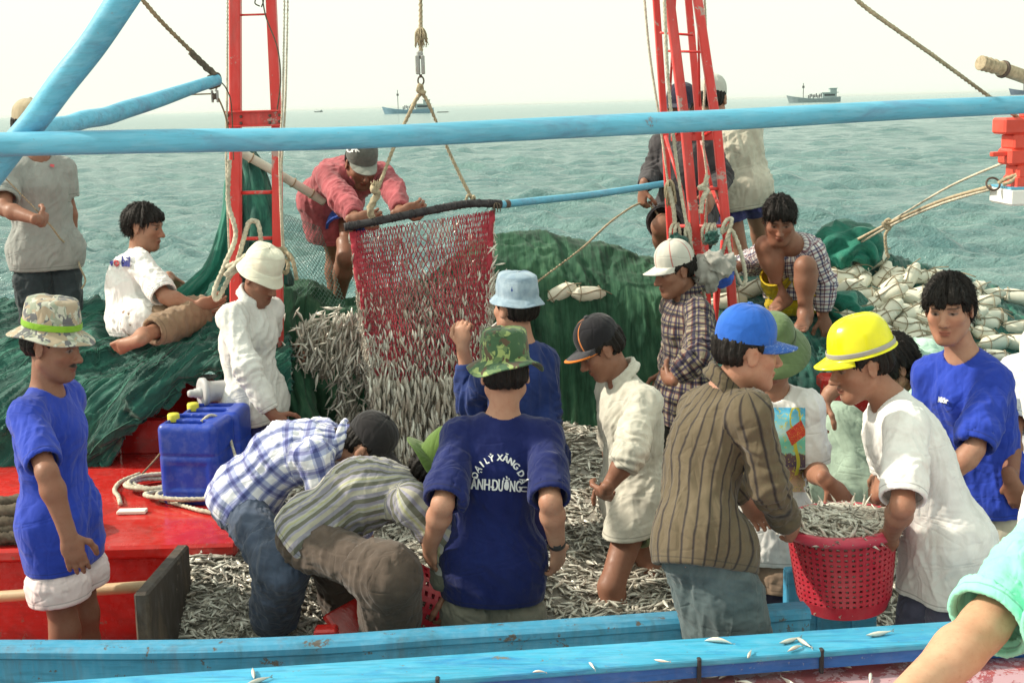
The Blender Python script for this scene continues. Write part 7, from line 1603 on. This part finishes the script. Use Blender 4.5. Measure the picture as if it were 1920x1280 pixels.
# printed picture on the T-shirt under the sun helmet
S16 = WHO['print_tee']; o = S16['made']['shirt']; off = np.array(o["_o"]); bv16 = BVHTree.FromPolygons([tuple(np.array(v.co) + off) for v in o.data.vertices], [tuple(p.vertices) for p in o.data.polygons])
nu, nv = 46, 40; V = np.zeros((nu, nv, 3)); okk = np.zeros((nu, nv), bool)
for i in range(nu):
    for j in range(nv):
        d = Vector(ray(1392 + 118 * j / (nv - 1), 764 + 158 * i / (nu - 1) )).normalized(); hit = bv16.ray_cast(Vector(EYE), d)
        if hit[0] is not None: V[i, j] = np.array(hit[0]) - np.array(d) * .004; okk[i, j] = True
b = NB("beach_print"); g = b.xyz(b.attr("gc")); gv = b.attr("gc"); nz = b.noise(gv, 9, 3, .6, .8)
c = b.ramp(b.math('ADD', g[1], b.math('MULTIPLY', b.math('SUBTRACT', nz, .5), .12)), [(0, (.08, .42, .72)), (.16, (.20, .60, .72)), (.30, (.50, .68, .66)), (.40, (.16, .58, .42)), (.54, (.30, .66, .50)), (.56, (.16, .10, .10)), (.70, (.10, .07, .12)), (.80, (.42, .22, .12)), (.9, (.60, .40, .26))])
c = b.mix(b.rng(b.noise(gv, 14, 3, .6, 1.5), .60, .64), c, (.66, .60, .10)); c = b.mix(b.math('MULTIPLY', b.rng(b.noise(gv, 11, 3, .6, 2), .62, .66), b.math('GREATER_THAN', g[1], .72)), c, (.06, .34, .05))
sx_ = b.math('SUBTRACT', g[0], .86); sy_ = b.math('SUBTRACT', g[1], .30); r1_ = b.math('ADD', b.math('MULTIPLY', sx_, .86), b.math('MULTIPLY', sy_, -.5)); r2_ = b.math('ADD', b.math('MULTIPLY', sx_, .5), b.math('MULTIPLY', sy_, .86))
sg = b.math('MULTIPLY', b.math('LESS_THAN', b.math('ABSOLUTE', r1_), .14), b.math('LESS_THAN', b.math('ABSOLUTE', r2_), .095)); sc2 = b.math('MULTIPLY', sg, b.rng(b.noise(gv, 34, 3, .7, 2.5), .56, .60))
ring = b.math('LESS_THAN', b.math('ABSOLUTE', b.math('SUBTRACT', b.math('SQRT', b.math('ADD', b.math('POWER', b.math('MULTIPLY', b.math('SUBTRACT', g[0], .84), 1.9), 2), b.math('POWER', b.math('SUBTRACT', g[1], .14), 2))), .15)), .022)
stem = b.math('MULTIPLY', b.math('LESS_THAN', b.math('ABSOLUTE', b.math('SUBTRACT', b.math('SUBTRACT', g[0], .86), b.math('MULTIPLY', b.math('SINE', b.math('MULTIPLY', g[1], 12)), .03))), .028), b.math('MULTIPLY', b.math('GREATER_THAN', g[1], .38), b.math('LESS_THAN', g[1], .80)))
c = b.mix(b.math('MAXIMUM', ring, stem), c, (.60, .56, .06)); c = b.mix(sg, c, (.60, .04, .03)); c = b.mix(sc2, c, (.72, .40, .05)); m_beach = b.fin(c, .8)
gi, gj = np.meshgrid(np.linspace(0, 1, nu), np.linspace(0, 1, nv), indexing='ij'); fc_ = gridfaces(nu, nv); fok = okk.ravel()[fc_].all(1)
pr = V.reshape(-1, 3); span = np.linalg.norm(pr[fc_[:, 0]] - pr[fc_[:, 2]], axis=1) < .05; used = np.unique(fc_[fok & span]); rm = -np.ones(len(pr), int); rm[used] = np.arange(len(used))
mesh("printed_picture", pr[used], rm[fc_[fok & span]], m_beach, o, True, attrs={"gc": ('FLOAT_VECTOR', np.stack([gj.ravel(), gi.ravel(), gi.ravel() * 0], 1)[used])})
# ---- wrist watches
def watch(key, side, mat):
    S = WHO[key]; B = S['B']; w_, d = (B.w_l, B.d_l) if side == 'l' else (B.w_r, B.d_r); e = B.e_l if side == 'l' else B.e_r; ax = nrm(w_ - e); c = w_ - ax * .035; u = nrm(np.cross(ax, UP + .01)); v = np.cross(ax, u)
    mb = MB(); mb.lathe([(.0275, -.009), (.0300, -.008), (.0305, 0), (.0300, .008), (.0275, .009), (.0275, -.009)], c, np.stack([u, v, ax]), 20); mb.box(c - np.array([0, .030, 0]), (.026, .010, .028), bev=.003); mb.build("wrist_watch", mat, S['root'], True)
watch('navy_back', 'r', paint("black_strap", (.012, .012, .014), rough=.5)); watch('gray_tee', 'l', paint("steel_strap", (.55, .55, .53), rough=.35))
# ------------------------------------------------------------------ sea haze: one closed box of thin air round the whole scene
hm = bpy.data.materials.new("haze_air"); hm.use_nodes = True; ht = hm.node_tree; ht.nodes.clear()
ho = ht.nodes.new("ShaderNodeOutputMaterial"); hv_ = ht.nodes.new("ShaderNodeVolumePrincipled"); hv_.inputs["Color"].default_value = (.93, .97, .93, 1); hv_.inputs["Density"].default_value = .00004; hv_.inputs["Anisotropy"].default_value = .3
ht.links.new(hv_.outputs[0], ho.inputs[1])
mb = MB(); mb.box((0, 8000, 6.0), (60000, 40000, 15.5)); hz = mb.build("haze", hm); tag(hz, kind='stuff')
